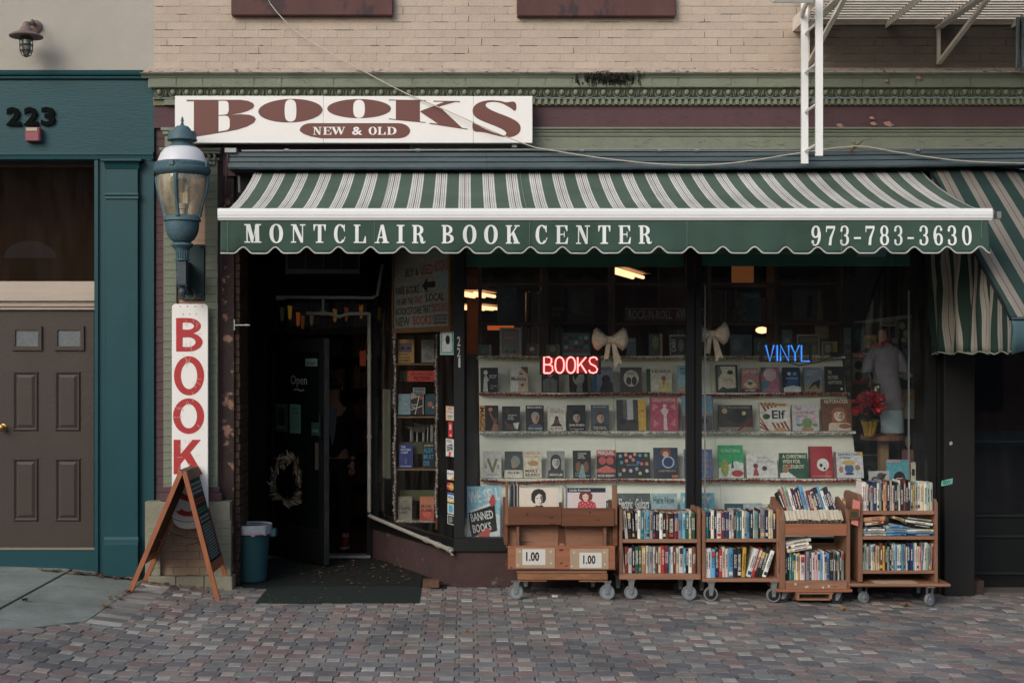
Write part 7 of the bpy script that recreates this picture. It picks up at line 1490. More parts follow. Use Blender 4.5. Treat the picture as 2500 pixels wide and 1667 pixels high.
for i in range(25):
    a = 2*math.pi*i/24; f_ = 1+.12*(-1)**i
    for r_, Y in ((.045, 1064), (.052*f_, 1045), (.066*f_, 1028)): v.append((px(2123, yp)+r_*math.cos(a), yp+r_*math.sin(a), pz(Y, yp)))
for i in range(24):
    for j in (0, 1): a = i*3+j; fs.append((a, a+1, a+4, a+3))
MB().add(v, fs).build('gold_wrap', mat('gold_foil', S(150, 124, 50), .3, .3, 14, .3, metal=.6), po)
rr = random.Random(8); M_RF = [mat('red_foil', S(176, 32, 48), .35, .25, 20, .2, metal=.3), mat('red_foil_dark', S(116, 24, 36), .4, .2, 20, .2)]
cx_, _, cz_ = P(2120, 1000, yp)
for i in range(120):
    a, b = rr.uniform(0, 6.28), rr.uniform(-.35, 1.4); d = Vector((math.cos(a)*math.cos(b), math.sin(a)*math.cos(b)*.7-.15, math.sin(b)*.8)).normalized(); c_ = Vector((cx_, yp, cz_))+d*rr.uniform(.03, .13)
    L_ = rr.uniform(.045, .075); s_ = d.cross(Vector((rr.random(), rr.random(), rr.random()))).normalized()*L_*.4
    MB().add([c_, c_+d*L_*.5+s_, c_+d*L_, c_+d*L_*.5-s_, c_+d*L_*.5+s_.cross(d)*.25], [(0, 1, 4), (1, 2, 4), (2, 3, 4), (3, 0, 4)]).build('petal', M_RF[i % 2], po)
mb = MB()
for i in range(12): a = 2*math.pi*i/12; c_ = Vector((px(2122, yp), yp, pz(1030, yp))); d = Vector((math.cos(a), math.sin(a), .15)); mb.add([c_, c_+d*.05+Vector((0, 0, .02)), c_+d*.09, c_+d*.05-Vector((0, 0, .015))], [(0, 1, 2), (0, 2, 3)])
mb.build('green_leaf_ring', C(40, 60, 40), po)
# ================================================================ ANGLED SIDE WINDOW CONTENTS
hs = thing('hand_lettered_sign', 'large framed hand lettered sign about used and new books in the angled side window', 'sign', ab(.45, 2.1, -.12))
HA, HB, HZ0, HZ1 = .03, .655, 2.245, 3.0
def hp(u, v_, o=0): return ab(HB+(HA-HB)*u, HZ0+(HZ1-HZ0)*v_, .03+o)
def hquad(u0, u1, v0, v1, o0, o1, nm, m):
    v = [hp(u, w_, o) for u in (u0, u1) for o in (o0, o1) for w_ in (v0, v1)]
    return MB().add(v, [(0, 1, 3, 2), (4, 6, 7, 5), (0, 4, 5, 1), (2, 3, 7, 6), (0, 2, 6, 4), (1, 5, 7, 3)]).build(nm, m, hs)
hquad(0, 1, 0, 1, -.02, 0, 'panel', C(96, 98, 94, .9)); 
for a in ((-.03, 1.03, -.06, 0), (-.03, 1.03, 1, 1.05)): hquad(*a, -.03, .012, 'frame_rail', C(84, 64, 40))
for a in ((-.03, 0, 0, 1), (1.0, 1.03, 0, 1)): hquad(*a, -.03, .0121, 'frame_rail', C(84, 64, 40))
kk, rd_, tl_ = C(34, 34, 36), C(104, 40, 40), C(50, 120, 130)
for s, u0, u1, v0, v1, m in (('NEW', .03, .30, .02, .13, kk), ('BOOKS!', .36, .72, .03, .14, rd_), ('BOOKSTORE', .03, .52, .16, .25, kk), ('THAT', .54, .68, .16, .26, kk), ('DISCOUNTS', .7, .98, .17, .27, rd_), ('WE ARE THE', .03, .36, .28, .36, kk), ('ONLY', .38, .52, .29, .38, rd_), ('LOCAL', .6, .92, .30, .39, kk), ('RARE BOOKS', .03, .48, .41, .51, kk), ('USED', .5, .72, .62, .74, rd_), ('BOOKS', .75, .98, .64, .77, rd_), ('BUY &', .22, .46, .62, .72, kk), ('OPEN\n7 DAYS', .8, .98, .44, .60, tl_), ('VISIT OUR\nREST ROOM', .62, .95, .82, .95, tl_), ('WE TAKE BOOKS FOR TRADE...\nSTORE CREDIT OR COUPON\nDETAILS ON OUR WEB SITE', .74, .98, .03, .14, kk)):
    mb = MB(); put_text(mb, s, u0, u1, v0, v1, 0, 0, .015); mb.v = [hp(x, z, .0015) for x, _, z in mb.v]; mb.build('lettering', m, hs)
mb = MB().prism([(.53, .49), (.62, .58), (.62, .53), (.76, .53), (.76, .46), (.62, .46), (.62, .40)], 0, .001); mb.v = [hp(x, z, .002-y) for x, y, z in mb.v]; mb.build('arrow', kk, hs)
# small shelf unit
yv_ = 1.28
VC = thing('vitrine_shelf', 'narrow wooden bookcase with olive back boards inside the angled side window', 'bookcase', P(1015, 1285, yv_))
M_OLV = mat('olive_board', S(84, 88, 62), .8, .1)
MB().box(px(962, yv_), px(967, yv_), yv_, yv_+.22, .33, pz(790, yv_)).box(px(1063, yv_), px(1068, yv_), yv_, yv_+.22, .33, pz(790, yv_)).build('side', M_WOODD, VC)
for Y in (887, 1016, 1144, 1272): MB().box(px(967, yv_), px(1063, yv_), yv_, yv_+.22, pz(Y+4, yv_), pz(Y, yv_)).build('shelf', M_WOODIN, VC)
for a, b in ((905, 932), (1080, 1110), (1199, 1225)): MB().box(px(975, yv_), px(1062, yv_), yv_+.12, yv_+.125, pz(b, yv_), pz(a, yv_)).build('back_board', M_OLV, VC)
for X0, X1, Y0, Y1, bg, items, label, nm in [
 (972, 1011, 829, 886, (176, 128, 52), [('r', .05, .45, .85, .85, (84, 60, 84)), ('e', .3, .62, .12, .06, (30, 26, 30)), ('e', .66, .62, .12, .06, (30, 26, 30)), ('t', 'BRIGHT\nYOUNG\nWOMEN', .05, .04, .8, .42, (24, 22, 22))], 'yellow orange book with painted eyes, top shelf of the side bookcase', 'book'),
 (1029, 1060, 830, 885, (124, 126, 122), [('t', 'FOOT', .1, .76, .8, .92, (90, 92, 92)), ('q', [(.2, .2), (.3, .4), (.8, .3), (.7, .1)], (110, 108, 104))], 'grey book on the top shelf of the side bookcase', 'book'),
 (972, 1002, 962, 1012, (106, 138, 150), [('e', .6, .5, .2, .03, (140, 150, 140))], 'pale blue book left of the black and cream book in the side bookcase', 'book'),
 (1003, 1034, 960, 1012, (38, 36, 34), [('q', [(.0, .7), (1, .9), (1, 1), (0, 1)], (150, 140, 120)), ('q', [(.0, .2), (1, .4), (1, .44), (0, .24)], (190, 184, 164)), ('q', [(.3, 0), (.36, 0), (.7, .9), (.64, .9)], (190, 184, 164)), ('t', 'Prophet\nSong', .04, .3, .5, .5, (190, 186, 170)), ('r', .7, .7, .92, .84, (170, 50, 70)), ('r', .94, 0, 1, 1, (176, 166, 144))], 'black and cream patterned book in the middle of the side bookcase', 'book'),
 (1038, 1062, 962, 1012, (28, 66, 80), [('e', .5, .5, .26, .14, (150, 90, 76)), ('e', .8, .36, .1, .06, (190, 150, 110))], 'dark teal book at the right of the second shelf in the side bookcase', 'book'),
 (974, 1008, 1084, 1142, (28, 40, 118), [('t', 'THE\nMYSTERY\nGUEST', .12, .6, .88, .92, (170, 176, 206)), ('e', .5, .28, .1, .14, (70, 80, 110)), ('t', 'NITA PROSE', .12, .05, .88, .1, (170, 176, 206))], 'deep blue book on the third shelf of the side bookcase', 'book'),
 (1032, 1061, 1083, 1142, (22, 28, 34), [('t', 'ALEX\nMUST\nDIE', .06, .1, .94, .82, (30, 120, 160)), ('t', 'JAMES', .1, .86, .9, .96, (170, 150, 120))], 'black book with large turquoise lettering in the side bookcase', 'book'),
 (972, 1006, 1212, 1270, (126, 118, 104), [('e', .5, .6, .34, .28, (110, 104, 94)), ('t', 'FOURTH\nWING', .06, .26, .92, .56, (40, 38, 36))], 'bronze grey book on the bottom shelf of the side bookcase', 'book'),
 (1025, 1060, 1212, 1270, (172, 96, 66), [('r', 0, 0, 1, .4, (160, 60, 50)), ('e', .5, .3, .3, .2, (190, 80, 60)), ('t', 'IRON\nFLAME', .1, .36, .9, .66, (50, 30, 28))], 'orange red book on the bottom shelf of the side bookcase', 'book'),
 (995, 1062, 905, 931, (186, 54, 40), [('t', 'NEW HARDCOVER', .1, .58, .9, .8, (90, 26, 22)), ('t', 'FICTION', .24, .12, .82, .46, (50, 18, 18))], 'bright red shelf card reading NEW HARDCOVER FICTION', 'card'),
 (1008, 1038, 946, 962, (130, 134, 138), [('t', 'WINNER!', .1, .5, .9, .9, (40, 44, 60)), ('t', 'Booker', .1, .1, .9, .45, (40, 44, 60))], 'small handwritten white card above the black and cream book', 'card')]:
    cover_book(X0, X1, Y0, Y1, yv_+(.05 if nm == 'book' else .02), bg, items, label, name=nm if nm == 'book' else 'shelf_card', cat=nm, th=.02 if nm == 'book' else .003, lean=6 if nm == 'book' else 0)
r = thing('paper_pile', 'loose papers and upright folders on the third shelf of the side bookcase', 'papers', P(1020, 1078, yv_+.1))
for i, X in enumerate((1000, 1004, 1016, 1030, 1035, 1042, 1050, 1056)): MB().box(px(X, yv_), px(X+(2 if i % 3 else 7), yv_), yv_+.1, yv_+.2, pz(1080, yv_), pz(1048-i*1.5, yv_)).build('folder', C(*[(120, 122, 118), (60, 62, 64), (150, 150, 144)][i % 3]), r)
MB().add([P(988, 1040, 1.3), P(1040, 1045, 1.3), P(1036, 1056, 1.38), P(1010, 1054, 1.38)], [(0, 1, 2, 3)]).add([P(1010, 1032, 1.3), P(1046, 1038, 1.3), P(1042, 1046, 1.4), P(1012, 1044, 1.4)], [(0, 1, 2, 3)]).build('loose_sheet', C(120, 116, 106), r)
tinsel('tinsel', 'silver tinsel strip running down the left side of the side bookcase', [P(963+2*math.sin(Y*.05), Y, yv_-.03) for Y in range(805, 1275, 20)], .018, TSV, 800, 11)
tinsel('tinsel', 'silver tinsel strip running down the right side of the side bookcase', [P(1065+2*math.sin(Y*.04), Y, yv_-.03) for Y in range(805, 1275, 20)], .018, TSV, 800, 12)
tinsel('tinsel', 'short silver tinsel lying along the bottom shelf of the side bookcase', [P(X, 1272, yv_-.04) for X in range(968, 1066, 10)], .015, TSV, 200, 13)
# stickers on the side glass
def aposter(name, label, X0, X1, Y0, Y1, bg, items, cat='sticker'):
    def tof(X):
        t = .05
        for _ in range(30): d = CD+(A0+AD*t).y; t = ((X-1140)*d/3266-A0.x)/AD.x
        return t
    t0, t1 = tof(X0), tof(X1); d = CD+(A0+AD*(t0+t1)/2).y; z1, z0_ = CH-(Y0-865)*d/3266, CH-(Y1-865)*d/3266
    r = thing(name, label, cat, ab((t0+t1)/2, z0_, -.01)); mats = [C(*bg)]; mb = MB()
    mb.box(-.5, .5, -.001, 0, 0, 1, 0); mm = mats; art(mb, items, 1, 1, -.001, mm)
    mb.v = [ab(t0+(t1-t0)*(x+.5), z0_+(z1-z0_)*z, -.012-y*2) for x, y, z in mb.v]
    mb.build('sheet', mm, r); return r
aposter('certificate', 'white certificate with teal border and green leaf mark on the side window', 1072, 1107, 803, 866, (190, 200, 194), [('r', .04, .04, .96, .96, (90, 160, 160)), ('r', .16, .12, .84, .88, (190, 200, 192)), ('e', .55, .58, .16, .18, (24, 60, 50))], 'certificate')
aposter('handwritten_notice', 'small cream notice with orange border on the side window', 1086, 1108, 991, 1027, (196, 130, 70), [('r', .08, .08, .92, .92, (206, 200, 184)), ('t', 'NEW IN', .2, .74, .8, .88, (40, 40, 40)), ('t', 'STORE', .16, .5, .84, .68, (200, 90, 40)), ('r', .2, .3, .8, .36, (60, 60, 60)), ('r', .2, .18, .7, .24, (60, 60, 60))], 'notice')
aposter('sticker', 'narrow red sticker with white marks on the side window', 1092, 1102, 1030, 1068, (180, 40, 44), [('r', .25, .5, .75, .85, (206, 170, 170)), ('r', .4, .1, .8, .2, (206, 190, 190))])
aposter('sticker', 'small WE SELL BANNED BOOKS sticker on the side window', 1086, 1105, 1071, 1114, (186, 190, 186), [('t', 'WE SELL', .1, .8, .8, .94, (60, 62, 64)), ('q', [(.2, .28), (.9, .4), (.84, .74), (.12, .62)], (28, 30, 32)), ('t', 'BANNED\nBOOKS', .24, .36, .82, .64, (206, 206, 200)), ('q', [(.4, 0), (.6, 0), (.7, .28), (.4, .26)], (190, 50, 54))])
aposter('sticker', 'white card network sticker with an orange corner', 1089, 1105, 1148, 1171, (190, 190, 186), [('q', [(.4, 0), (1, 0), (1, .4)], (214, 140, 56)), ('t', 'DISCOVER', .06, .56, .94, .72, (50, 46, 44))])
aposter('sticker', 'card sticker of overlapping red and orange circles', 1089, 1105, 1176, 1198, (26, 30, 32), [('e', .3, .5, .32, .44, (196, 44, 44)), ('e', .7, .5, .32, .44, (222, 146, 48)), ('t', 'MasterCard', .08, .42, .92, .58, (220, 210, 200))])
aposter('sticker', 'white and blue card sticker with yellow base reading VISA', 1090, 1106, 1202, 1226, (200, 202, 204), [('r', 0, .76, 1, 1, (40, 80, 150)), ('r', 0, 0, 1, .2, (220, 170, 60)), ('t', 'VISA', .1, .34, .9, .66, (36, 60, 120))])
aposter('sticker', 'grey card sticker with a blue square', 1090, 1106, 1229, 1254, (160, 170, 170), [('r', .24, .16, .78, .84, (50, 140, 180))])
aposter('sticker', 'black and white small notice sticker, lowest on the side window', 1090, 1107, 1257, 1280, (180, 184, 180), [('r', .08, .08, .92, .92, (28, 34, 34)), ('t', 'PLEASE\nDO NOT\nENTER', .2, .24, .8, .76, (170, 174, 170))])
# bunting inside above the door
bt = thing('bunting', 'string of small orange and yellow flags inside above the shop door', 'bunting', (-1.5, 2.3, 2.5))
for i, (X, Y, c_) in enumerate(((707, 746, (200, 150, 50)), (727, 762, (210, 104, 40)), (738, 770, (130, 70, 30)), (817, 752, (190, 120, 40)), (845, 750, (150, 70, 34)), (881, 744, (190, 120, 40)), (760, 760, (110, 96, 70)), (688, 750, (60, 70, 50)))):
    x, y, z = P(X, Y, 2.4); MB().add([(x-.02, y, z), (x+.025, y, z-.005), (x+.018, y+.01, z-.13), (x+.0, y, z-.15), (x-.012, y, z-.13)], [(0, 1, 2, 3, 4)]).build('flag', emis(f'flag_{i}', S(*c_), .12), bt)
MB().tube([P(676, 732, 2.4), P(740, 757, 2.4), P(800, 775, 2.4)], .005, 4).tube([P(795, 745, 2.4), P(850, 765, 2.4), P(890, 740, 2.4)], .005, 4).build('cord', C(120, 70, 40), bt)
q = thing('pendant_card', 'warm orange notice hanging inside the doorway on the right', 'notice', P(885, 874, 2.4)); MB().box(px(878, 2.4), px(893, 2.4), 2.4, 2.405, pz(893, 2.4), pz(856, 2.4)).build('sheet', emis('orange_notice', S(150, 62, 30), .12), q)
x, _, z = P(850, 700, 3.6); fluo('warm ceiling light inside above the shop door', x, 4.0, 3.0, 2, .8, 80, M_LAMPD)
for k, X in enumerate((675, 770, 860)):
    sh = thing('bookshelf', ['tall bookshelf inside the dark doorway at the left', 'tall bookshelf inside the dark doorway in the middle', 'tall bookshelf inside the dark doorway at the right'][k], 'bookshelf', (px(X, 4.5), 4.5, 0))
    x0 = px(X, 4.5); MB().box(x0, x0+.4, 4.5, 4.52, 0, 2.7).box(x0, x0+.02, 4.2, 4.5, 0, 2.7).box(x0+.38, x0+.4, 4.2, 4.5, 0, 2.7).build('case', M_DARKIN, sh)
    rr = random.Random(k)
    for s in range(7):
        MB().box(x0+.021, x0+.379, 4.2, 4.5, .1+s*.37, .12+s*.37).build('shelf', M_DARKIN, sh); mb = MB(); xx = x0+.025
        while xx < x0+.34: w_ = rr.uniform(.015, .04); mb.box(xx, xx+w_-.002, 4.23, 4.4, .12+s*.37, .12+s*.37+rr.uniform(.18, .28), rr.randrange(3)); xx += w_
        kind(mb.build('shelf_books', [C(66, 30, 22), C(74, 48, 30), C(40, 34, 30)], sh), 'stuff')
BOOST = 1.0
def skin(name, V, E, Rr, m, parent, sub=2, root=0):
    me = bpy.data.meshes.new(name); me.from_pydata([tuple(v) for v in V], E, []); o = link(name, me, parent); me.materials.append(m)
    o.modifiers.new('skin', 'SKIN'); me_s = me.skin_vertices[0].data if me.skin_vertices else None
    if me_s is None: return o
    for i, r_ in enumerate(Rr): me_s[i].radius = r_ if isinstance(r_, tuple) else (r_, r_); me_s[i].use_root = (i == root)
    o.modifiers.new('sub', 'SUBSURF').render_levels = sub; o.modifiers['sub'].levels = sub
    for p in me.polygons: p.use_smooth = True
    o.modifiers['skin'].use_smooth_shade = True
    return o
import bmesh
def skin2(name, V, E, Rr, m, parent, sub=2, root=0):
    bm = bmesh.new(); ly_ = bm.verts.layers.skin.verify(); vs_ = [bm.verts.new(v) for v in V]
    for i, v in enumerate(vs_): r_ = Rr[i]; v[ly_].radius = r_ if isinstance(r_, tuple) else (r_, r_); v[ly_].use_root = (i == root)
    for a, b in E: bm.edges.new((vs_[a], vs_[b]))
    me = bpy.data.meshes.new(name); bm.to_mesh(me); bm.free(); me.materials.append(m); o = link(name, me, parent)
    sk = o.modifiers.new('skin', 'SKIN'); sk.use_smooth_shade = True
    s_ = o.modifiers.new('sub', 'SUBSURF'); s_.render_levels = sub; s_.levels = sub
    return o
yP = 2.45; hx = px(815, yP)
PE = thing('person', 'person in dark cap, dark jacket and white shirt standing inside the dark doorway', 'person', (hx, yP, 0))
f = lambda dx, dy, z: (hx+dx, yP+dy, z)
SKN = mat('skin', S(150, 112, 92), .6, .06, 20, .1)
V = [f(0, 0, .93), f(0, 0, 1.08), f(0, 0, 1.25), f(0, 0, 1.40), f(0, -.01, 1.49), f(0, -.02, 1.54), f(0, -.03, 1.60), f(0, -.03, 1.67), f(0, -.03, 1.72),
     f(.10, 0, .88), f(.11, 0, .5), f(.12, .02, .1), f(.12, -.03, .05), f(.12, -.15, .035),
     f(-.10, 0, .88), f(-.11, 0, .5), f(-.12, .02, .1), f(-.12, -.03, .05), f(-.12, -.15, .035),
     f(.17, 0, 1.40), f(.23, .02, 1.12), f(.20, -.10, .90), f(-.17, 0, 1.40), f(-.23, .02, 1.12), f(-.20, -.10, .92)]
E = [(0, 1), (1, 2), (2, 3), (3, 4), (4, 5), (5, 6), (6, 7), (7, 8), (0, 9), (9, 10), (10, 11), (11, 12), (12, 13), (0, 14), (14, 15), (15, 16), (16, 17), (17, 18), (3, 19), (19, 20), (20, 21), (3, 22), (22, 23), (23, 24)]
Rr = [(.14, .10), (.135, .10), (.15, .11), (.13, .09), .06, .055, .075, .085, .07, .085, .058, .042, .04, .03, .085, .058, .042, .04, .03, .055, .042, .028, .055, .042, .028]
body = skin2('body', V, E, Rr, SKN, PE, 2)
fing = []
for sx_ in (1, -1):
    hp0 = Vector(f(sx_*.20, -.10, .90)); pal = hp0+Vector((0, -.02, -.07))
    V = [hp0, pal]; E = [(0, 1)]; Rr = [.024, (.036, .016)]
    for k, (dx, L_) in enumerate(((-.027, .062), (-.009, .072), (.009, .068), (.026, .052))):
        a = pal+Vector((dx, -.005, -.025)); b = a+Vector((0, -.012, -L_*.45)); c_ = b+Vector((0, .012, -L_*.4)); n_ = len(V); V += [a, b, c_]; E += [(1, n_), (n_, n_+1), (n_+1, n_+2)]; Rr += [.010, .0095, .008]
    a = hp0+Vector((-sx_*.03, -.03, -.035)); b = a+Vector((-sx_*.015, -.02, -.03)); n_ = len(V); V += [a, b]; E += [(1, n_), (n_, n_+1)]; Rr += [.012, .0095]
    skin2('hand', V, E, Rr, SKN, PE, 1, 1)
JK = C(22, 24, 28, .9)
j = skin2('jacket', [f(0, .005, .86), f(0, .005, 1.08), f(0, .005, 1.25), f(0, .01, 1.41), f(.17, .005, 1.41), f(.235, .02, 1.12), f(.205, -.09, .93), f(-.17, .005, 1.41), f(-.235, .02, 1.12), f(-.205, -.09, .95)], [(0, 1), (1, 2), (2, 3), (3, 4), (4, 5), (5, 6), (3, 7), (7, 8), (8, 9)], [(.165, .125), (.16, .12), (.17, .13), (.15, .10), .072, .058, .045, .072, .058, .045], JK, PE, 2)
skin2('trousers', [f(0, 0, .95), f(.10, 0, .86), f(.115, 0, .5), f(.12, .02, .12), f(-.10, 0, .86), f(-.115, 0, .5), f(-.12, .02, .12)], [(0, 1), (1, 2), (2, 3), (0, 4), (4, 5), (5, 6)], [(.15, .115), .10, .075, .066, .10, .075, .066], C(20, 22, 26, .9), PE, 2)
MB().add([f(-.05, -.135, 1.44), f(.05, -.135, 1.44), f(.03, -.145, 1.2), f(-.0, -.148, 1.05), f(-.03, -.145, 1.2)], [(0, 1, 2, 3, 4)]).build('shirt_front', C(110, 112, 116), PE)
hd_ = Vector(f(0, -.03, 1.66))
MB().ball((hd_.x, hd_.y-.0, hd_.z+.03), .098, 0, 16, sx=.95, sz=.85).build('cap_crown', C(26, 30, 32), PE, smooth=True)
MB().add([(hd_.x+.075*math.cos(a), hd_.y-.06+.11*math.sin(a), hd_.z+.02) for a in [math.pi+math.pi*i/10 for i in range(11)]]+[(hd_.x+.075*math.cos(a), hd_.y-.06+.11*math.sin(a), hd_.z+.03) for a in [math.pi+math.pi*i/10 for i in range(11)]], [tuple(range(11)), tuple(range(21, 10, -1))]+[(i, i+1, i+12, i+11) for i in range(10)]).build('cap_brim', C(26, 30, 32), PE)
for sx_ in (-1, 1):
    MB().ball((hd_.x+sx_*.032, hd_.y-.082, hd_.z-.012), .011, 0, 8).build('eye', C(60, 50, 44), PE); MB().ball((hd_.x+sx_*.088, hd_.y, hd_.z-.02), .022, 0, 8, sx=.4, sz=1.3).build('ear', SKN, PE, smooth=True)
MB().add([(hd_.x-.012, hd_.y-.083, hd_.z-.045), (hd_.x+.012, hd_.y-.083, hd_.z-.045), (hd_.x, hd_.y-.112, hd_.z-.043), (hd_.x, hd_.y-.085, hd_.z-.002)], [(0, 1, 2), (0, 2, 3), (1, 3, 2)]).build('nose', SKN, PE)
MB().box(hd_.x-.025, hd_.x+.025, hd_.y-.086, hd_.y-.07, hd_.z-.075, hd_.z-.068).build('mouth', C(110, 66, 58), PE)
for sx_ in (-1, 1):
    MB().loft([(hx+sx_*.12, yP-.06, .0, .045, .14), (hx+sx_*.12, yP-.06, .02, .05, .145), (hx+sx_*.12, yP-.05, .06, .042, .12), (hx+sx_*.12, yP-.0, .10, .038, .06)], 16).build('shoe', C(110, 38, 34), PE, smooth=True)
    MB().loft([(hx+sx_*.12, yP-.06, .0, .052, .149), (hx+sx_*.12, yP-.06, .018, .052, .149)], 16).build('shoe_sole', C(180, 176, 168), PE)
# ================================================================ BOOK CARTS
PAL = {'k': ('black', (34, 34, 38)), 'w': ('white', (208, 204, 196)), 'c': ('cream', (198, 184, 156)), 'b': ('dark blue', (36, 56, 96)), 'B': ('light blue', (92, 156, 188)), 't': ('teal', (52, 118, 124)), 'g': ('green', (52, 92, 70)), 'r': ('red', (172, 50, 48)), 'o': ('orange', (200, 110, 56)),
       'y': ('yellow', (212, 168, 72)), 'p': ('pink', (206, 150, 148)), 'n': ('brown', (112, 70, 54)), 's': ('grey', (132, 136, 138)), 'm': ('maroon', (104, 44, 52)), 'd': ('navy', (34, 42, 62)), 'v': ('tan', (176, 138, 98)), 'u': ('purple', (88, 74, 112)), 'G': ('pale green', (140, 168, 148))}
ORD = ['first', 'second', 'third', 'fourth', 'fifth', 'sixth', 'seventh', 'eighth', 'ninth', 'tenth', 'eleventh', 'twelfth', 'thirteenth', 'fourteenth', 'fifteenth', 'sixteenth', 'seventeenth', 'eighteenth', 'nineteenth', 'twentieth']+['twenty-'+s for s in ('first', 'second', 'third', 'fourth', 'fifth', 'sixth', 'seventh', 'eighth', 'ninth')]+['thirtieth', 'thirty-first', 'thirty-second', 'thirty-third']
bcr = random.Random(77)
def shelf_book(code, w_, h, d, loc, rot, label, text=None, group=None):
    nm, rgb = PAL[code]; k = bcr.uniform(.85, 1.12); rgb = tuple(max(10, min(235, int(v*k)+bcr.randint(-6, 6))) for v in rgb)
    r = bpy.data.objects.new('book', None)
    mb = MB(); mats = [C(*[v//4*4 for v in rgb]), M_PAGES]; b = .0022; rd_ = min(.006, w_*.3)
    # spine (slightly rounded), boards, page block
    pr_ = [(0, rd_*.9), (w_*.15, rd_*.25), (w_*.5, 0), (w_*.85, rd_*.25), (w_, rd_*.9)]
    v = [(x, y, 0) for x, y in pr_]+[(x, y, h) for x, y in pr_]; mb.add(v, [(i, i+1, i+6, i+5) for i in range(4)]+[(0, 1, 2, 3, 4), (9, 8, 7, 6, 5)], 0)
    mb.box(0, b, rd_, d, 0, h, 0).box(w_-b, w_, rd_, d, 0, h, 0).box(b+.0001, w_-b-.0001, rd_, d-.004, .003, h-.004, 1)
    lum = sum(rgb)/3; tc2 = C(*((214, 208, 196) if lum < 120 else (48, 44, 46))); ac = C(*bcr.choice([(170, 60, 50), (40, 70, 120), (206, 170, 80), (196, 194, 186), (50, 52, 56), (80, 140, 150)]))
    mats += [tc2, ac]; yy = -.0006; rr = bcr.random()
    def q_(x0, x1, z0, z1, m, y=yy): mb.quad((x0, y, z0), (x1, y, z0), (x1, y, z1), (x0, y, z1), m=m)
    if w_ > .008:
        if rr < .35: q_(w_*.12, w_*.88, h*.08, h*.2, 3)
        if rr > .8: q_(w_*.12, w_*.88, h*.72, h*.94, 3)
        if text: put_text(mb, text, w_*.2, w_*.8, h*.24, h*.8, yy-.0006, 2, .02, -90)
        else:
            z = h*bcr.uniform(.3, .4); e = h*bcr.uniform(.72, .9); cols_ = 2 if w_ > .028 else 1
            for cc in range(cols_):
                zz_ = z
                while zz_ < e:
                    l = h*bcr.uniform(.02, .05); x0 = w_*(.28 if cols_ == 1 else (.2 if cc == 0 else .56)); x1 = w_*(.72 if cols_ == 1 else (.46 if cc == 0 else .82))
                    q_(x0+bcr.uniform(0, .06)*w_, x1-bcr.uniform(0, .1)*w_, zz_, zz_+l*.75, 2, yy-.0006); zz_ += l+(h*.015 if bcr.random() < .2 else 0)
    me = mb.mesh('book', mats); bpy.data.objects.remove(r); o = bpy.data.objects.new('book', me); COL.objects.link(o); o.location = loc; o.rotation_euler = rot
    tag(o, label, 'book', group); return o
def row(codes, widths, x0, x1, z, y, hmin, hmax, where, leans=None, texts={}, d=.17, back=0, group='books on the outdoor carts'):
    n = len(codes); tot = sum(widths); sc2 = (x1-x0)/tot; x = x0
    for i, (c_, w_) in enumerate(zip(codes, widths)):
        w2 = w_*sc2; ln = leans[i] if leans else 0; h = bcr.uniform(hmin, hmax); nm = PAL[c_][0]
        lb2 = f'{nm} {"paperback" if w2 < .016 else "book"}, {ORD[i]} from the left on the {where}'
        if ln > 0: wx = w2*.93/1; loc = (x, y+bcr.uniform(0, .012), z+.001)
        else: loc = (x, y+bcr.uniform(0, .012), z+.001)
        if ln < 0: loc = (x, loc[1], z+.001-w2*math.sin(R(ln))*0)
        bt_ = R(back); o = shelf_book(c_, w2-.0012, h, d, loc, (bt_, R(ln), 0), lb2, texts.get(i), group)
        if ln: 
            # keep the lower corner on the shelf
            if ln > 0: o.location.z += (w2)*math.sin(R(ln))
        x += w2
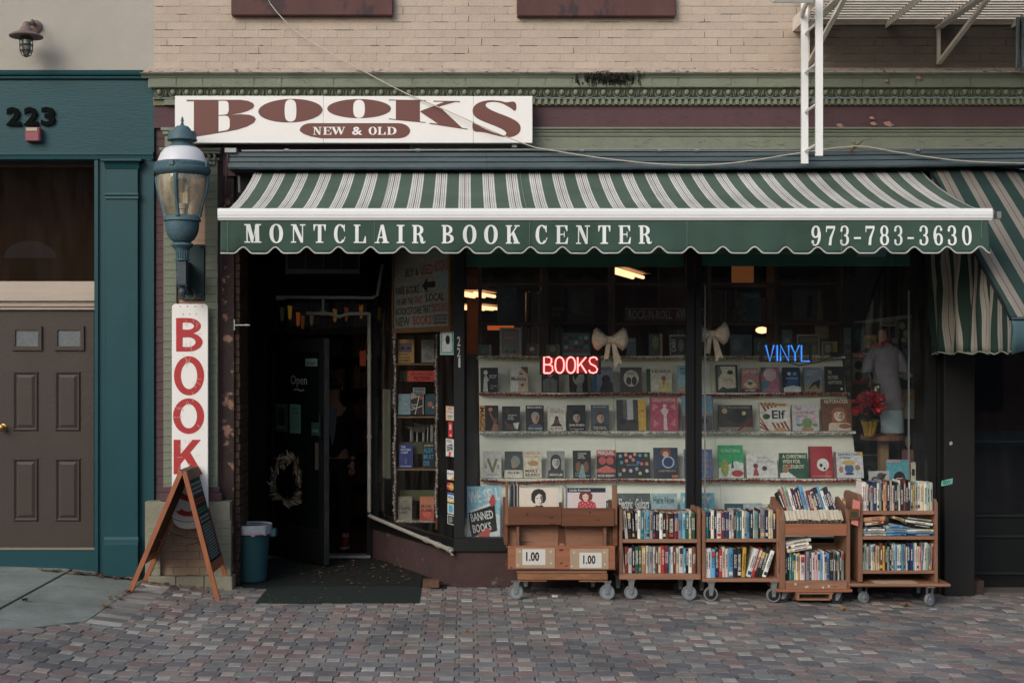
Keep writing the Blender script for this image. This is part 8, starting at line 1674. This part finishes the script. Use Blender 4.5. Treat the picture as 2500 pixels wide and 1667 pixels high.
def caster(par, X, Yc, rpx, yw, topz, kindm='grey', swiv=0, face=0):
    r_ = rpx*(CD+yw)/3266; x = px(X, yw); g_ = gh(x); zc = g_+r_+.002
    fork = MB().prismx([(yw-.03, topz), (yw+.03, topz), (yw+.012+swiv, zc-.01), (yw-.012+swiv, zc-.01)], x-.022, x-.019) if face else MB().prism([(x-.02, topz), (x+.03, topz), (x+swiv+.014, zc-.014), (x+swiv-.014, zc-.014)], yw-.021, yw-.018).prism([(x-.02, topz), (x+.03, topz), (x+swiv+.014, zc-.014), (x+swiv-.014, zc-.014)], yw+.018, yw+.021)
    if face: fork.prismx([(yw-.03, topz), (yw+.03, topz), (yw+.012+swiv, zc-.01), (yw-.012+swiv, zc-.01)], x+.019, x+.022)
    fork.box(x-.035, x+.035, yw-.03, yw+.03, topz-.006, topz); F_ = fork.build('caster', M_ALU, par)
    cx_, cy_ = (x+swiv, yw) if not face else (x, yw+swiv)
    dk = kindm == 'dark'
    tm = mat('rubber_dark', S(44, 48, 48), .7, .1) if dk else mat('rubber_grey', S(112, 116, 116), .7, .1, 8, .1)
    rm = mat('wheel_disc_dark', S(30, 32, 32), .6) if kindm in ('dark', 'ring') else mat('wheel_disc', S(132, 142, 146), .5, .1)
    mw = MB().lathe([(r_*.78, -.014), (r_*.97, -.014), (r_, -.009), (r_, .009), (r_*.97, .014), (r_*.78, .014), (r_*.78, -.014)], 0, 0, 28)
    w_ = mw.build('wheel', tm, F_, smooth=True, local=True)
    dd = MB().lathe([(0, -.011), (r_*.3, -.013), (r_*.32, -.009), (r_*.77, -.008), (r_*.779, .008), (0, .011)], 0, 0, 28).build('wheel_disc', rm, F_, smooth=True, local=True)
    hb = MB().lathe([(0, -.024), (.008, -.024), (.010, -.02), (.010, .024), (0, .024)], 0, 0, 10).build('axle_bolt', mat('bright_steel', S(190, 192, 192), .3, .1, metal=.8), F_, local=True)
    base = F_.matrix_parent_inverse
    M_ = Matrix.Translation((cx_, cy_, zc)) @ Matrix.Rotation(R(90), 4, 'X') if not face else Matrix.Translation((cx_, cy_, zc)) @ Matrix.Rotation(R(face), 4, 'Z') @ Matrix.Rotation(R(90), 4, 'X')
    for o in (w_, dd, hb): o.parent = F_; o.data.transform(M_)
    return F_
yF = -.60
def bx(par, name, X0, X1, Y0, Y1, ya, yb2, m=M_WOOD, bv=.003, yr=None):
    yr = ya if yr is None else yr
    return MB().box(px(X0, yr), px(X1, yr), ya, yb2, pz(Y1, yr), pz(Y0, yr)).build(name, m, par, bevel=bv)
# --- cart 1: record cart
c1 = thing('record_cart', 'low wooden record cart on grey casters with two cardboard 1.00 price signs', 'cart', (px(1370, -.4), -.4, 0))
bx(c1, 'corner_post', 1234, 1241, 1177, 1280, yF, yF+.04, M_WOODV); bx(c1, 'corner_post', 1495, 1507, 1184, 1283, yF, yF+.04, M_WOODV)
bx(c1, 'back_post', 1365, 1376, 1226, 1300, -.3, -.27, M_WOODV)
a = bx(c1, 'front_board', 1240, 1371, 1237, 1281, yF-.022, yF-.001, M_WOODD); bx(c1, 'front_board', 1371.4, 1500, 1240, 1284, yF-.022, yF-.001, M_WOODD)
bx(c1, 'shelf', 1234, 1506, 1280, 1283, yF+.0, -.2, M_WOODD)
bx(c1, 'side_panel', 1231, 1240, 1225, 1330, yF+.05, -.15, M_WOODD); bx(c1, 'side_panel', 1496, 1508, 1232, 1332, yF+.05, -.15, M_WOODD)
bx(c1, 'back_panel', 1236, 1363, 1282, 1336, yF+.11, yF+.13, M_WOOD); bx(c1, 'back_panel', 1363.5, 1380, 1282, 1336, yF+.105, yF+.13, M_WOODD); bx(c1, 'back_panel', 1380.5, 1505, 1282, 1338, yF+.11, yF+.13, M_WOOD)
bx(c1, 'upright', 1261, 1268, 1279, 1334, yF+.02, yF+.1, M_WOODV); bx(c1, 'upright', 1474, 1481, 1284, 1337, yF+.02, yF+.1, M_WOODV); bx(c1, 'spacer_block', 1366, 1378, 1327, 1336, yF+.02, yF+.06)
M_RWOOD = mat('red_stained_wood', S(148, 96, 70), .6, .25, 5, .2, 40, stretch=(.5, 1, 5))
bx(c1, 'lower_front_board', 1240, 1502, 1332, 1389, yF-.022, yF, M_RWOOD); bx(c1, 'lower_shelf', 1236, 1504, 1388, 1391, yF-.03, -.2, M_WOODD)
bx(c1, 'base_board', 1262, 1482, 1391, 1399, yF-.01, -.2); bx(c1, 'base_board', 1264, 1484, 1400, 1415, yF-.012, -.2, mat('rough_grain_wood', S(138, 96, 68), .8, .45, 6, .5, 30, stretch=(1, 1, 9)))
bx(c1, 'base_slat', 1266, 1335, 1415.5, 1419, yF, -.2); bx(c1, 'base_slat', 1414, 1484, 1416, 1420, yF, -.2)
for (a, b, t, e, ta, tb2, tt, te, s) in ((1259, 1354, 1336, 1385, 1275, 1331, 1339, 1377, '1.00'), (1391, 1485, 1338, 1388, 1414, 1468, 1347, 1384, '1.00')):
    p_ = thing('price_sign', 'cardboard 1.00 price sign at the left of the record cart' if a < 1300 else 'cardboard 1.00 price sign at the right of the record cart', 'sign', P((a+b)/2, e, yF-.03), group='price signs on the record cart')
    MB().box(px(a, yF), px(b, yF), yF-.028, yF-.0225, pz(e, yF), pz(t, yF)).build('cardboard', mat('cardboard', S(166, 144, 120), .9, .12, 8, .2), p_)
    MB().box(px(ta, yF), px(tb2, yF), yF-.0295, yF-.0282, pz(te, yF), pz(tt, yF)).build('paper', M_PAPER, p_)
    mb = MB(); put_text(mb, s, px(ta+9, yF), px(tb2-15, yF), pz(te-9, yF), pz(tt+6, yF), yF-.0305, 0, .03); mb.build('lettering', C(28, 28, 30), p_)
    mb = MB()
    for X, Y in ((a+10, t+8), (b-10, t+8), (b-9, e-13), (a+5, e-8)): mb.box(px(X-2.5, yF), px(X+2, yF), yF-.0298, yF-.0281, pz(Y+3, yF), pz(Y-2, yF))
    mb.build('torn_tape', C(196, 178, 160), p_)
mb = MB()
for X, Y, a, b in ((1287, 1254, 3, 3.5), (1346, 1262, 6, 3), (1349, 1278, 9, 1.5), (1460, 1268, 5, 1.4), (1370, 1341, 6, 2.5), (1370, 1373, 4, 2), (1382, 1380, 3, 1.6), (1366, 1388, 4, 1.3), (1248, 1384, 3, 1.8), (1440, 1250, 3, 2)): mb.prism([(px(X+a*math.cos(q), yF), pz(Y+b*math.sin(q), yF)) for q in [i*.6283 for i in range(10)]], yF-.0229, yF-.0221)
kind(mb.build('wood_knots', C(70, 42, 30), c1), 'stuff')
zt1 = pz(1418, yF)
caster(c1, 1259, 1439, 18.5, yF+.02, zt1, swiv=.0); caster(c1, 1482, 1442, 18.5, yF+.02, zt1, swiv=.0); caster(c1, 1283, 1430, 18, -.24, zt1, 'dark'); caster(c1, 1447, 1430, 18, -.24, zt1, 'dark')
# records
for X0, X1, Y0, bg, items, label in ((1268, 1362, 1183, (206, 196, 180), [('q', [(0.265, 0.393), (0.361, 0.496), (0.470, 0.543), (0.593, 0.543), (0.675, 0.468), (0.743, 0.393)], (40, 42, 46)), ('q', [(0.311, 0.676), (0.311, 0.842), (0.380, 0.939), (0.497, 0.975), (0.615, 0.947), (0.686, 0.856), (0.697, 0.704), (0.653, 0.615), (0.593, 0.593), (0.374, 0.593)], (46, 42, 42)), ('q', [(0.423, 0.773), (0.511, 0.848), (0.593, 0.801), (0.615, 0.690), (0.593, 0.593), (0.525, 0.526), (0.462, 0.532), (0.421, 0.598), (0.404, 0.690)], (206, 198, 184)), ('q', [(0.538, 0.787), (0.593, 0.801), (0.615, 0.690), (0.593, 0.593), (0.538, 0.532), (0.566, 0.648)], (120, 114, 108)), ('q', [(0.443, 0.731), (0.489, 0.740), (0.495, 0.720), (0.448, 0.715)], (50, 46, 46)), ('q', [(0.538, 0.740), (0.587, 0.731), (0.585, 0.715), (0.538, 0.720)], (50, 46, 46)), ('q', [(0.489, 0.598), (0.555, 0.598), (0.522, 0.582)], (90, 80, 76))], 'cream record sleeve with an ink portrait of a dark haired person'),
                                     (1386, 1479, 1188, (200, 188, 184), [('r', 0, .88, 1, 1, (36, 46, 62))]+[('q', [(0.249, 0.399), (0.281, 0.612), (0.391, 0.676), (0.486, 0.632), (0.587, 0.676), (0.724, 0.604), (0.768, 0.399)], (172, 66, 70)), ('q', [(0.309, 0.820), (0.350, 0.903), (0.459, 0.936), (0.587, 0.909), (0.658, 0.806), (0.642, 0.695), (0.568, 0.659), (0.363, 0.665), (0.298, 0.723)], (98, 56, 48)), ('q', [(0.396, 0.814), (0.478, 0.853), (0.549, 0.803), (0.549, 0.715), (0.495, 0.648), (0.432, 0.659), (0.388, 0.731)], (208, 176, 162)), ('q', [(0.418, 0.770), (0.451, 0.776), (0.454, 0.762), (0.421, 0.756)], (60, 44, 44)), ('q', [(0.489, 0.773), (0.527, 0.767), (0.525, 0.756), (0.492, 0.762)], (60, 44, 44)), ('q', [(0.451, 0.698), (0.500, 0.698), (0.475, 0.684)], (150, 60, 60)), ('e', 0.322, 0.565, .012, .012, (214, 190, 188)), ('e', 0.391, 0.598, .012, .012, (214, 190, 188)), ('e', 0.459, 0.565, .012, .012, (214, 190, 188)), ('e', 0.541, 0.598, .012, .012, (214, 190, 188)), ('e', 0.623, 0.565, .012, .012, (214, 190, 188)), ('e', 0.691, 0.529, .012, .012, (214, 190, 188)), ('e', 0.350, 0.501, .012, .012, (214, 190, 188)), ('e', 0.418, 0.529, .012, .012, (214, 190, 188)), ('e', 0.500, 0.501, .012, .012, (214, 190, 188)), ('e', 0.582, 0.515, .012, .012, (214, 190, 188)), ('e', 0.664, 0.474, .012, .012, (214, 190, 188)), ('e', 0.322, 0.446, .012, .012, (214, 190, 188)), ('e', 0.396, 0.465, .012, .012, (214, 190, 188)), ('e', 0.478, 0.443, .012, .012, (214, 190, 188)), ('e', 0.560, 0.454, .012, .012, (214, 190, 188))]+[('t', 'Linda Ronstadt', .05, .91, .6, .97, (190, 190, 196))], 'record sleeve of a curly haired woman in a red dotted blouse')):
    cover_book(X0, X1, Y0, Y0+92, yF+.03, bg, items, label, name='record_sleeve', cat='record', th=.004, lean=4, zbase=pz(1283, yF+.03)+.0)
k = 0
for X, c_, t in ((1246, (120, 126, 130), 1190), (1250, (60, 66, 76), 1186), (1254, (150, 150, 148), 1185), (1258, (52, 50, 50), 1188), (1262, (176, 168, 150), 1183), (1265, (60, 66, 80), 1184), (1377.5, (190, 180, 160), 1191), (1380.5, (150, 150, 160), 1190), (1383, (84, 104, 140), 1191)):
    r = thing('record_sleeve', f'{["grey","dark slate","silver","black","cream","navy","pale tan","lilac grey","blue"][k]} record sleeve edge, {ORD[k if k < 6 else k-6]} in the {"left" if k < 6 else "right"} stack of the record cart', 'record', P(X, 1283, yF+.04), group='record sleeves in the record cart')
    MB().box(px(X, yF+.04), px(X+2.6, yF+.04), yF+.05+k*.001, yF+.3, pz(1281, yF+.04), pz(t, yF+.04)).build('sleeve', C(*c_), r); k += 1
for nm_, X0, X1, Yt, col_ in (('brown_card', 0, 0, 0, 0),): pass
q = cover_book(1480, 1500, 1222, 1245, -.22, (34, 60, 96), [('t', 'RED C', .1, .3, .9, .8, (206, 206, 200))], 'small navy divider card lettered in white behind the record cart post', name='divider_card', cat='card', th=.004, lean=2)
# --- generic two shelf cart
def cart(label, L, Rr_, topL, topR, yfr, dep, shelves, base, name='book_cart', extra=None, pth=8):
    c_ = thing(name, label, 'cart', (px((L+Rr_)/2, yfr), yfr+dep/2, 0))
    for X0, t, sg in ((L, topL, 1), (Rr_-pth, topR, -1)):
        x0, x1 = px(X0, yfr), px(X0+pth, yfr); zt_ = pz(t, yfr); zb_ = pz(base[0], yfr)
        MB().prismx([(yfr, zb_), (yfr, zt_-.03), (yfr+.03, zt_), (yfr+dep-.03, zt_), (yfr+dep, zt_-.03), (yfr+dep, zb_)], x0, x1).build('side_panel', M_WOODV, c_, bevel=.003)
    xi0, xi1 = px(L+pth, yfr)+.0005, px(Rr_-pth, yfr)-.0005
    for a, b in shelves:
        MB().box(xi0, xi1, yfr+.006, yfr+dep-.01, pz(b, yfr), pz(a, yfr)).build('shelf', M_WOOD, c_, bevel=.002)
    MB().box(px(L, yfr), px(Rr_, yfr), yfr-.004, yfr+dep, pz(base[1], yfr), pz(base[0], yfr)-.0005).build('base_board', M_WOOD, c_, bevel=.003)
    return c_, xi0, xi1
# cart 2
yc2 = -.56
c2, a, b = cart('two shelf wooden book cart right beside the record cart, grey casters', 1512, 1711, 1238, 1242, yc2, .36, [(1316, 1325)], (1400, 1414))
MB().box(a, b, yc2+.2, yc2+.215, pz(1398, yc2), pz(1250, yc2)).build('centre_divider', M_WOODD, c2)
z1_, z2_ = pz(1316, yc2), pz(1400, yc2)-.0
row('kwkdkwtsBcbkwknkmsBgwg', [3, 4, 5, 3, 3, 4, 4, 3, 4, 4, 3, 5, 4, 4, 3, 7, 5, 5, 4, 4, 3, 5], a+.004, b-.012, z1_, yc2+.02, .205, .232, 'second cart upper shelf', leans=[-5, -5, -4, -2]+[0]*18, texts={8: 'PLAN B', 15: 'MORE DIES'})
row('cnrwkggvwswncrmBwmcwBkwn', [3, 3, 2, 5, 4, 5, 4, 6, 4, 6, 3, 4, 4, 5, 6, 2, 4, 3, 5, 6, 3, 4, 5, 5], a+.004, b-.008, z2_, yc2+.02, .20, .225, 'second cart lower shelf', leans=[-4]+[0]*23, texts={8: 'TUSCANY', 19: 'BOOKMAN', 22: 'GORKY PARK'})
zt2 = pz(1414, yc2); caster(c2, 1540, 0, 16.5, yc2+.03, zt2, swiv=-.0); caster(c2, 1682, 0, 18, yc2+.03, zt2, swiv=.0); caster(c2, 1508, 0, 17, -.26, zt2, 'dark'); caster(c2, 1660, 0, 17, -.26, zt2, 'dark')
# cart 3
yc3 = -.58
c3, a, b = cart('two shelf wooden book cart in the middle with ring shaped casters', 1715, 1905, 1246, 1241, yc3, .36, [(1315, 1323)], (1411, 1420))
MB().box(a, b, yc3+.2, yc3+.215, pz(1410, yc3), pz(1250, yc3)).build('centre_divider', M_WOODD, c3)
bx(c3, 'shelf_lip', 1745, 1888, 1408.5, 1411, yc3-.003, yc3+.005, M_WOODD)
row('tkwkwmbwckttwcBkwGksdcwk', [5, 3, 5, 4, 7, 6, 6, 3, 4, 3, 5, 4, 4, 3, 5, 5, 2, 6, 3, 7, 5, 4, 3, 4], a+.003, b-.004, pz(1315, yc3), yc3+.02, .205, .235, 'third cart upper shelf', leans=[0]*24, texts={4: 'King Kong', 13: 'Princess', 14: 'DUPLEX'})
row('wBkrcwBkky', [9, 7, 6, 5, 5, 5, 8, 6, 7, 6], a+.002, a+(b-a)*.565, pz(1411, yc3), yc3+.02, .215, .26, 'third cart lower shelf', leans=[0]*9+[3], texts={8: 'THE FORMING OF A REBEL', 3: 'RISING', 9: 'This is the Irish Author'})
row('wrkkw', [10, 6, 8, 7, 8], a+(b-a)*.575, a+(b-a)*.86, pz(1411, yc3), yc3+.02, .22, .255, 'leaning group, third cart lower shelf', leans=[17, 18, 18, 17, 19], texts={1: 'WATERSTONES', 3: "BERNIE'S GOT"})
zt3 = pz(1420, yc3); caster(c3, 1735, 0, 17.4, yc3+.03, zt3, 'ring'); caster(c3, 1888, 0, 17.4, yc3+.03, zt3, 'ring'); caster(c3, 1712, 0, 15, -.26, zt3, 'dark')
# cart 4
yc4 = -.60
c4 = thing('book_cart', 'sloped top wooden book cart with front rail, fourth from the left', 'cart', (px(1990, yc4), yc4+.2, 0))
x0, x1 = px(1904, yc4), px(2076, yc4)
for xa, xb2 in ((x0, x0+.045), (x1-.03, x1)):
    MB().prismx([(yc4, pz(1437, yc4)), (yc4, pz(1270, yc4)), (yc4+.05, pz(1245, yc4)), (yc4+.34, pz(1222, yc4)), (yc4+.38, pz(1250, yc4)), (yc4+.38, pz(1437, yc4))], xa, xb2).build('side_panel', M_WOODV, c4, bevel=.003)
xa, xb2 = x0+.0455, x1-.0305
MB().box(xa, xb2, yc4-.006, yc4+.012, pz(1307, yc4), pz(1278, yc4)).build('top_rail', M_RWOOD, c4, bevel=.002)
MB().add([(xa, yc4+.013, pz(1290, yc4)), (xb2, yc4+.013, pz(1290, yc4)), (xb2, yc4+.33, pz(1262, yc4)), (xa, yc4+.33, pz(1262, yc4))]+[(xa, yc4+.013, pz(1294, yc4)), (xb2, yc4+.013, pz(1294, yc4)), (xb2, yc4+.33, pz(1266, yc4)), (xa, yc4+.33, pz(1266, yc4))], [(0, 1, 2, 3), (7, 6, 5, 4), (0, 4, 5, 1), (1, 5, 6, 2), (2, 6, 7, 3), (3, 7, 4, 0)]).build('sloped_shelf', M_WOOD, c4)
MB().box(xa, xb2, yc4+.3, yc4+.315, pz(1420, yc4), pz(1338, yc4)).build('back_panel', M_WOOD, c4)
MB().box(xa, xb2, yc4+.0, yc4+.36, pz(1424, yc4), pz(1417, yc4)).build('shelf', M_WOOD, c4)
MB().box(xa, xb2, yc4-.012, yc4-.0005, pz(1437, yc4), pz(1418, yc4)).build('bottom_rail', M_WOOD, c4, bevel=.002)
MB().box(x0-.03, x1+.012, yc4-.02, yc4+.38, pz(1444, yc4), pz(1437, yc4)-.0005).build('base_board', M_RWOOD, c4, bevel=.003)
mb = MB().box(px(1942, yc4), px(2034, yc4), yc4-.01, yc4+.1, pz(1449, yc4), pz(1444.3, yc4)).box(px(1945, yc4), px(1951, yc4), yc4-.005, yc4+.1, pz(1461, yc4), pz(1449.2, yc4)).box(px(2025, yc4), px(2031, yc4), yc4-.005, yc4+.1, pz(1461, yc4), pz(1449.2, yc4)).box(px(1944, yc4), px(2026, yc4), yc4-.01, yc4+.1, pz(1464, yc4), pz(1461.2, yc4)); mb.build('skid_frame', M_WOOD, c4)
mb = MB()
for X, Y in ((1941, 1424), (1967, 1431), (1970, 1430), (2008, 1432), (2022, 1429)): mb.box(px(X-2, yc4), px(X+2.5, yc4), yc4-.0135, yc4-.012, pz(Y+3, yc4), pz(Y-2, yc4))
mb.build('torn_tape', C(196, 184, 160), c4)
row('kktgcwywmsuwpwBwcBkskcks', [4, 4, 4, 4, 4, 4, 3, 9, 2, 6, 4, 6, 4, 6, 4, 2, 5, 5, 7, 4, 3, 4, 3, 5], xa+.003, xb2-.012, pz(1417, yc4), yc4+.02, .20, .235, 'fourth cart lower shelf', texts={0: 'The Killer Tight', 7: 'M.L. LARTHE 1', 17: 'MURDER'})
zs_ = pz(1270, yc4)-.03
row('kpGwdmkBwmcbkBwkdu', [5, 5, 5, 5, 4, 5, 4, 6, 4, 6, 5, 5, 6, 4, 5, 4, 6, 4], xa+.03, xb2-.03, zs_+.05, yc4+.10, .205, .26, 'tilted back row, fourth cart sloped top', leans=[-19, -16, -15, -13, -12, -12, -12, -11, -11, -9, -10, -13, -14, -14, -14, -14, -15, -17], d=.13, back=-14)
z5 = pz(1283, yc4); x = xa+.01; i = 0
for w_ in (9, 7, 8, 8, 8, 7, 9, 6, 7, 5, 7, 8, 7, 9, 6, 7, 6):
    w2 = w_*(xb2-xa-.02)/124*.98
    if x+w2 > xb2-.005: break
    o = shelf_book('csvcscsccvcscccsc'[i], w2-.002, .075+bcr.uniform(-.012, .015), .10, (x, yc4+.135, z5+.0), (R(52), R(-5), 0), f'book showing its page edge, {ORD[i]} from left, front of the fourth cart sloped top', None, 'books on the outdoor carts')
    o.data.materials[0] = M_PAGES; o.location.y = yc4+.05; x += w2; i += 1
for i, (Xa, Xb_, Ya, ang, c_) in enumerate(((1921, 1982, 1344, -10, 'w'), (1919, 1975, 1335, -10, 'w'), (1918, 1980, 1327, -11, 'w'))):
    L_ = (Xb_-Xa)*(CD+yc4)/3266; o = shelf_book(c_, .027, L_, .14, (px(Xa, yc4+.02)+.001, yc4+.02, pz(Ya-2, yc4)-.022+.02), (0, R(90+ang), 0), ['white book tilted at the bottom of the small pile over the fourth cart lower shelf', 'white book in the middle of the small tilted pile in the fourth cart', 'white book on top of the small tilted pile in the fourth cart'][i], None)
zt4 = pz(1444, yc4); caster(c4, 1916, 0, 12.5, yc4+.06, zt4, 'dark', swiv=-.02); caster(c4, 2046, 0, 12.5, yc4+.04, zt4, 'dark', swiv=-.015)
# bulletin card behind cart 4
q = cover_book(2056, 2086, 1216, 1256, -.2, (176, 128, 78), [('t', 'BUY', .1, .4, .9, .8, (226, 220, 206)), ('e', .2, .93, .03, .03, (60, 40, 30)), ('e', .8, .93, .03, .03, (60, 40, 30))], 'tan cardboard sign lettered in white behind the fourth cart', name='cardboard_sign', cat='sign', th=.006, lean=2)
# cart 5
yc5 = -.58
c5 = thing('book_cart', 'tall three shelf wooden book cart at the right end on a wide base board', 'cart', (px(2190, yc5), yc5+.2, 0))
xl, xr = px(2096, yc5), px(2290, yc5)
MB().prismx([(yc5, pz(1420, yc5)), (yc5, pz(1218, yc5)), (yc5+.04, pz(1208, yc5)), (yc5+.4, pz(1208, yc5)), (yc5+.44, pz(1218, yc5)), (yc5+.44, pz(1420, yc5))], xl, xl+.035).build('side_panel', M_WOODV, c5, bevel=.003)
MB().prismx([(yc5, pz(1422, yc5)), (yc5, pz(1228, yc5)), (yc5+.04, pz(1219, yc5)), (yc5+.4, pz(1219, yc5)), (yc5+.44, pz(1228, yc5)), (yc5+.44, pz(1422, yc5))], xr-.025, xr).build('side_panel', M_WOODV, c5, bevel=.003)
MB().box(xr, xr+.02, yc5+.1, yc5+.2, pz(1276, yc5), pz(1254, yc5)).build('handle_block', M_WOOD, c5)
for a, b in ((1247, 1256), (1309, 1317), (1393, 1400)): MB().box(xl+.0355, xr-.0255, yc5+.003, yc5+.42, pz(b, yc5), pz(a, yc5)).build('shelf', M_WOOD, c5, bevel=.003)
MB().box(px(2070, yc5), px(2317, yc5), yc5-.05, yc5+.46, pz(1430, yc5), pz(1422, yc5)).build('base_board', M_WOOD, c5, bevel=.008)
MB().box(px(2134, yc5), px(2238, yc5), yc5-.02, yc5+.12, pz(1422, yc5)+.0005, pz(1420.8, yc5)).build('cardboard_strip', C(186, 164, 140), c5)
q = thing('pink_note', 'pink paper notes and a brass card holder on the left side of the rightmost cart', 'note', P(2093, 1250, yc5-.03))
MB().add([P(2082, 1218, yc5-.03), P(2100, 1224, yc5-.03), P(2099, 1262, yc5-.03), P(2080, 1256, yc5-.03)], [(0, 1, 2, 3)]).add([P(2079, 1262, yc5-.03), P(2096, 1267, yc5-.03), P(2095, 1284, yc5-.03), P(2078, 1278, yc5-.03)], [(0, 1, 2, 3)]).build('note', C(206, 124, 116), q)
MB().box(px(2073, yc5-.05), px(2097, yc5-.05), yc5-.05, yc5-.035, pz(1266, yc5), pz(1240, yc5)).build('card_holder', mat('aged_brass', S(120, 84, 52), .5, .2, metal=.4), q, bevel=.003)
MB().box(px(2077, yc5-.05), px(2093, yc5-.05), yc5-.0515, yc5-.0495, pz(1261, yc5), pz(1247, yc5)).build('card_slot', C(60, 60, 44), q)
a, b = xl+.038, xr-.028
row('wwksbwskypkcwkgwdndksyswcwGw', [9, 4, 3, 5, 8, 4, 4, 4, 3, 3, 6, 4, 5, 4, 4, 3, 6, 4, 5, 4, 5, 4, 5, 5, 7, 6, 5, 6], a, b-.004, pz(1247, yc5), yc5+.02, .20, .255, 'rightmost cart top shelf', texts={4: 'ALEXANDER', 25: 'RISING', 16: 'DEVILS IN THE POOL'})
row('GscswcvcnykskwsBwwBswdbBcwpswGsp', [4, 5, 3, 4, 4, 5, 4, 3, 6, 4, 4, 4, 4, 3, 3, 4, 4, 4, 4, 4, 3, 5, 5, 3, 4, 4, 4, 3, 6, 4, 3, 4], a, b-.01, pz(1393, yc5), yc5+.02, .19, .225, 'rightmost cart bottom shelf', leans=[0]*28+[4]*4)
def lying(code, Xa, Xb_, Yb, thp, ang, lab, yy=None):
    L_ = (Xb_-Xa)*(CD+yc5)/3266; t_ = thp*(CD+yc5)/3266; yy = yc5+.02 if yy is None else yy
    return shelf_book(code, t_, L_, .16, (px(Xa, yc5), yy+bcr.uniform(0, .02), pz(Yb, yc5)+t_), (0, R(90+ang), 0), lab, None, 'books lying on the middle shelf of the rightmost cart')
for args in (('w', 2112, 2166, 1308.5, 4.4, 0, 'white book lying at the bottom left of the middle shelf pile, rightmost cart'), ('s', 2110, 2165, 1303, 4.6, 0, 'grey book second from the bottom in the left pile, rightmost cart'), ('w', 2112, 2164, 1297.5, 5, 0, 'white book third from the bottom in the left pile, rightmost cart'), ('k', 2110, 2160, 1291.5, 4.4, 0, 'black book fourth from the bottom in the left pile, rightmost cart'), ('c', 2115, 2160, 1285, 8, -7, 'cream book tilted above the black one in the left pile, rightmost cart'), ('v', 2110, 2163, 1276, 11, -5, 'thick tan book on top of the left pile, rightmost cart'),
             ('B', 2167, 2214, 1308.5, 5, 0, 'light blue book at the bottom of the middle pile, rightmost cart'), ('B', 2167, 2218, 1302.5, 7, 0, 'light blue book second from the bottom in the middle pile, rightmost cart'), ('s', 2166, 2216, 1295, 3, 0, 'thin grey book third from the bottom in the middle pile, rightmost cart'), ('B', 2163, 2208, 1291.5, 8, 0, 'light blue book fourth from the bottom in the middle pile, rightmost cart'), ('s', 2178, 2246, 1283, 4, 12, 'grey book sliding to the right over the middle pile, rightmost cart'), ('v', 2182, 2212, 1266, 7, 16, 'tan book tipped over the top of the middle pile, rightmost cart'),
             ('b', 2218, 2282, 1308.5, 4.5, 0, 'dark blue book at the bottom of the right pile, rightmost cart'), ('B', 2219, 2281, 1303.5, 4.5, 0, 'light blue book second from the bottom in the right pile, rightmost cart'), ('w', 2216, 2282, 1298.5, 5, 0, 'white book third from the bottom in the right pile, rightmost cart'), ('k', 2217, 2281, 1282, 5, 8, 'black book slanting down to the right on the right pile, rightmost cart'), ('w', 2213, 2281, 1275, 6, 8, 'white book slanting above the black one on the right pile, rightmost cart'), ('c', 2220, 2278, 1267, 3.5, 7, 'thin cream book on top of the right pile, rightmost cart')):
    lying(*args)
zt5 = pz(1430, yc5); caster(c5, 2108, 0, 15, yc5+.04, zt5, face=28); caster(c5, 2269, 0, 15.5, yc5-.02, zt5, face=35); caster(c5, 2096, 0, 15, -.2, zt5, 'dark'); caster(c5, 2240, 0, 15, -.2, zt5, 'dark')
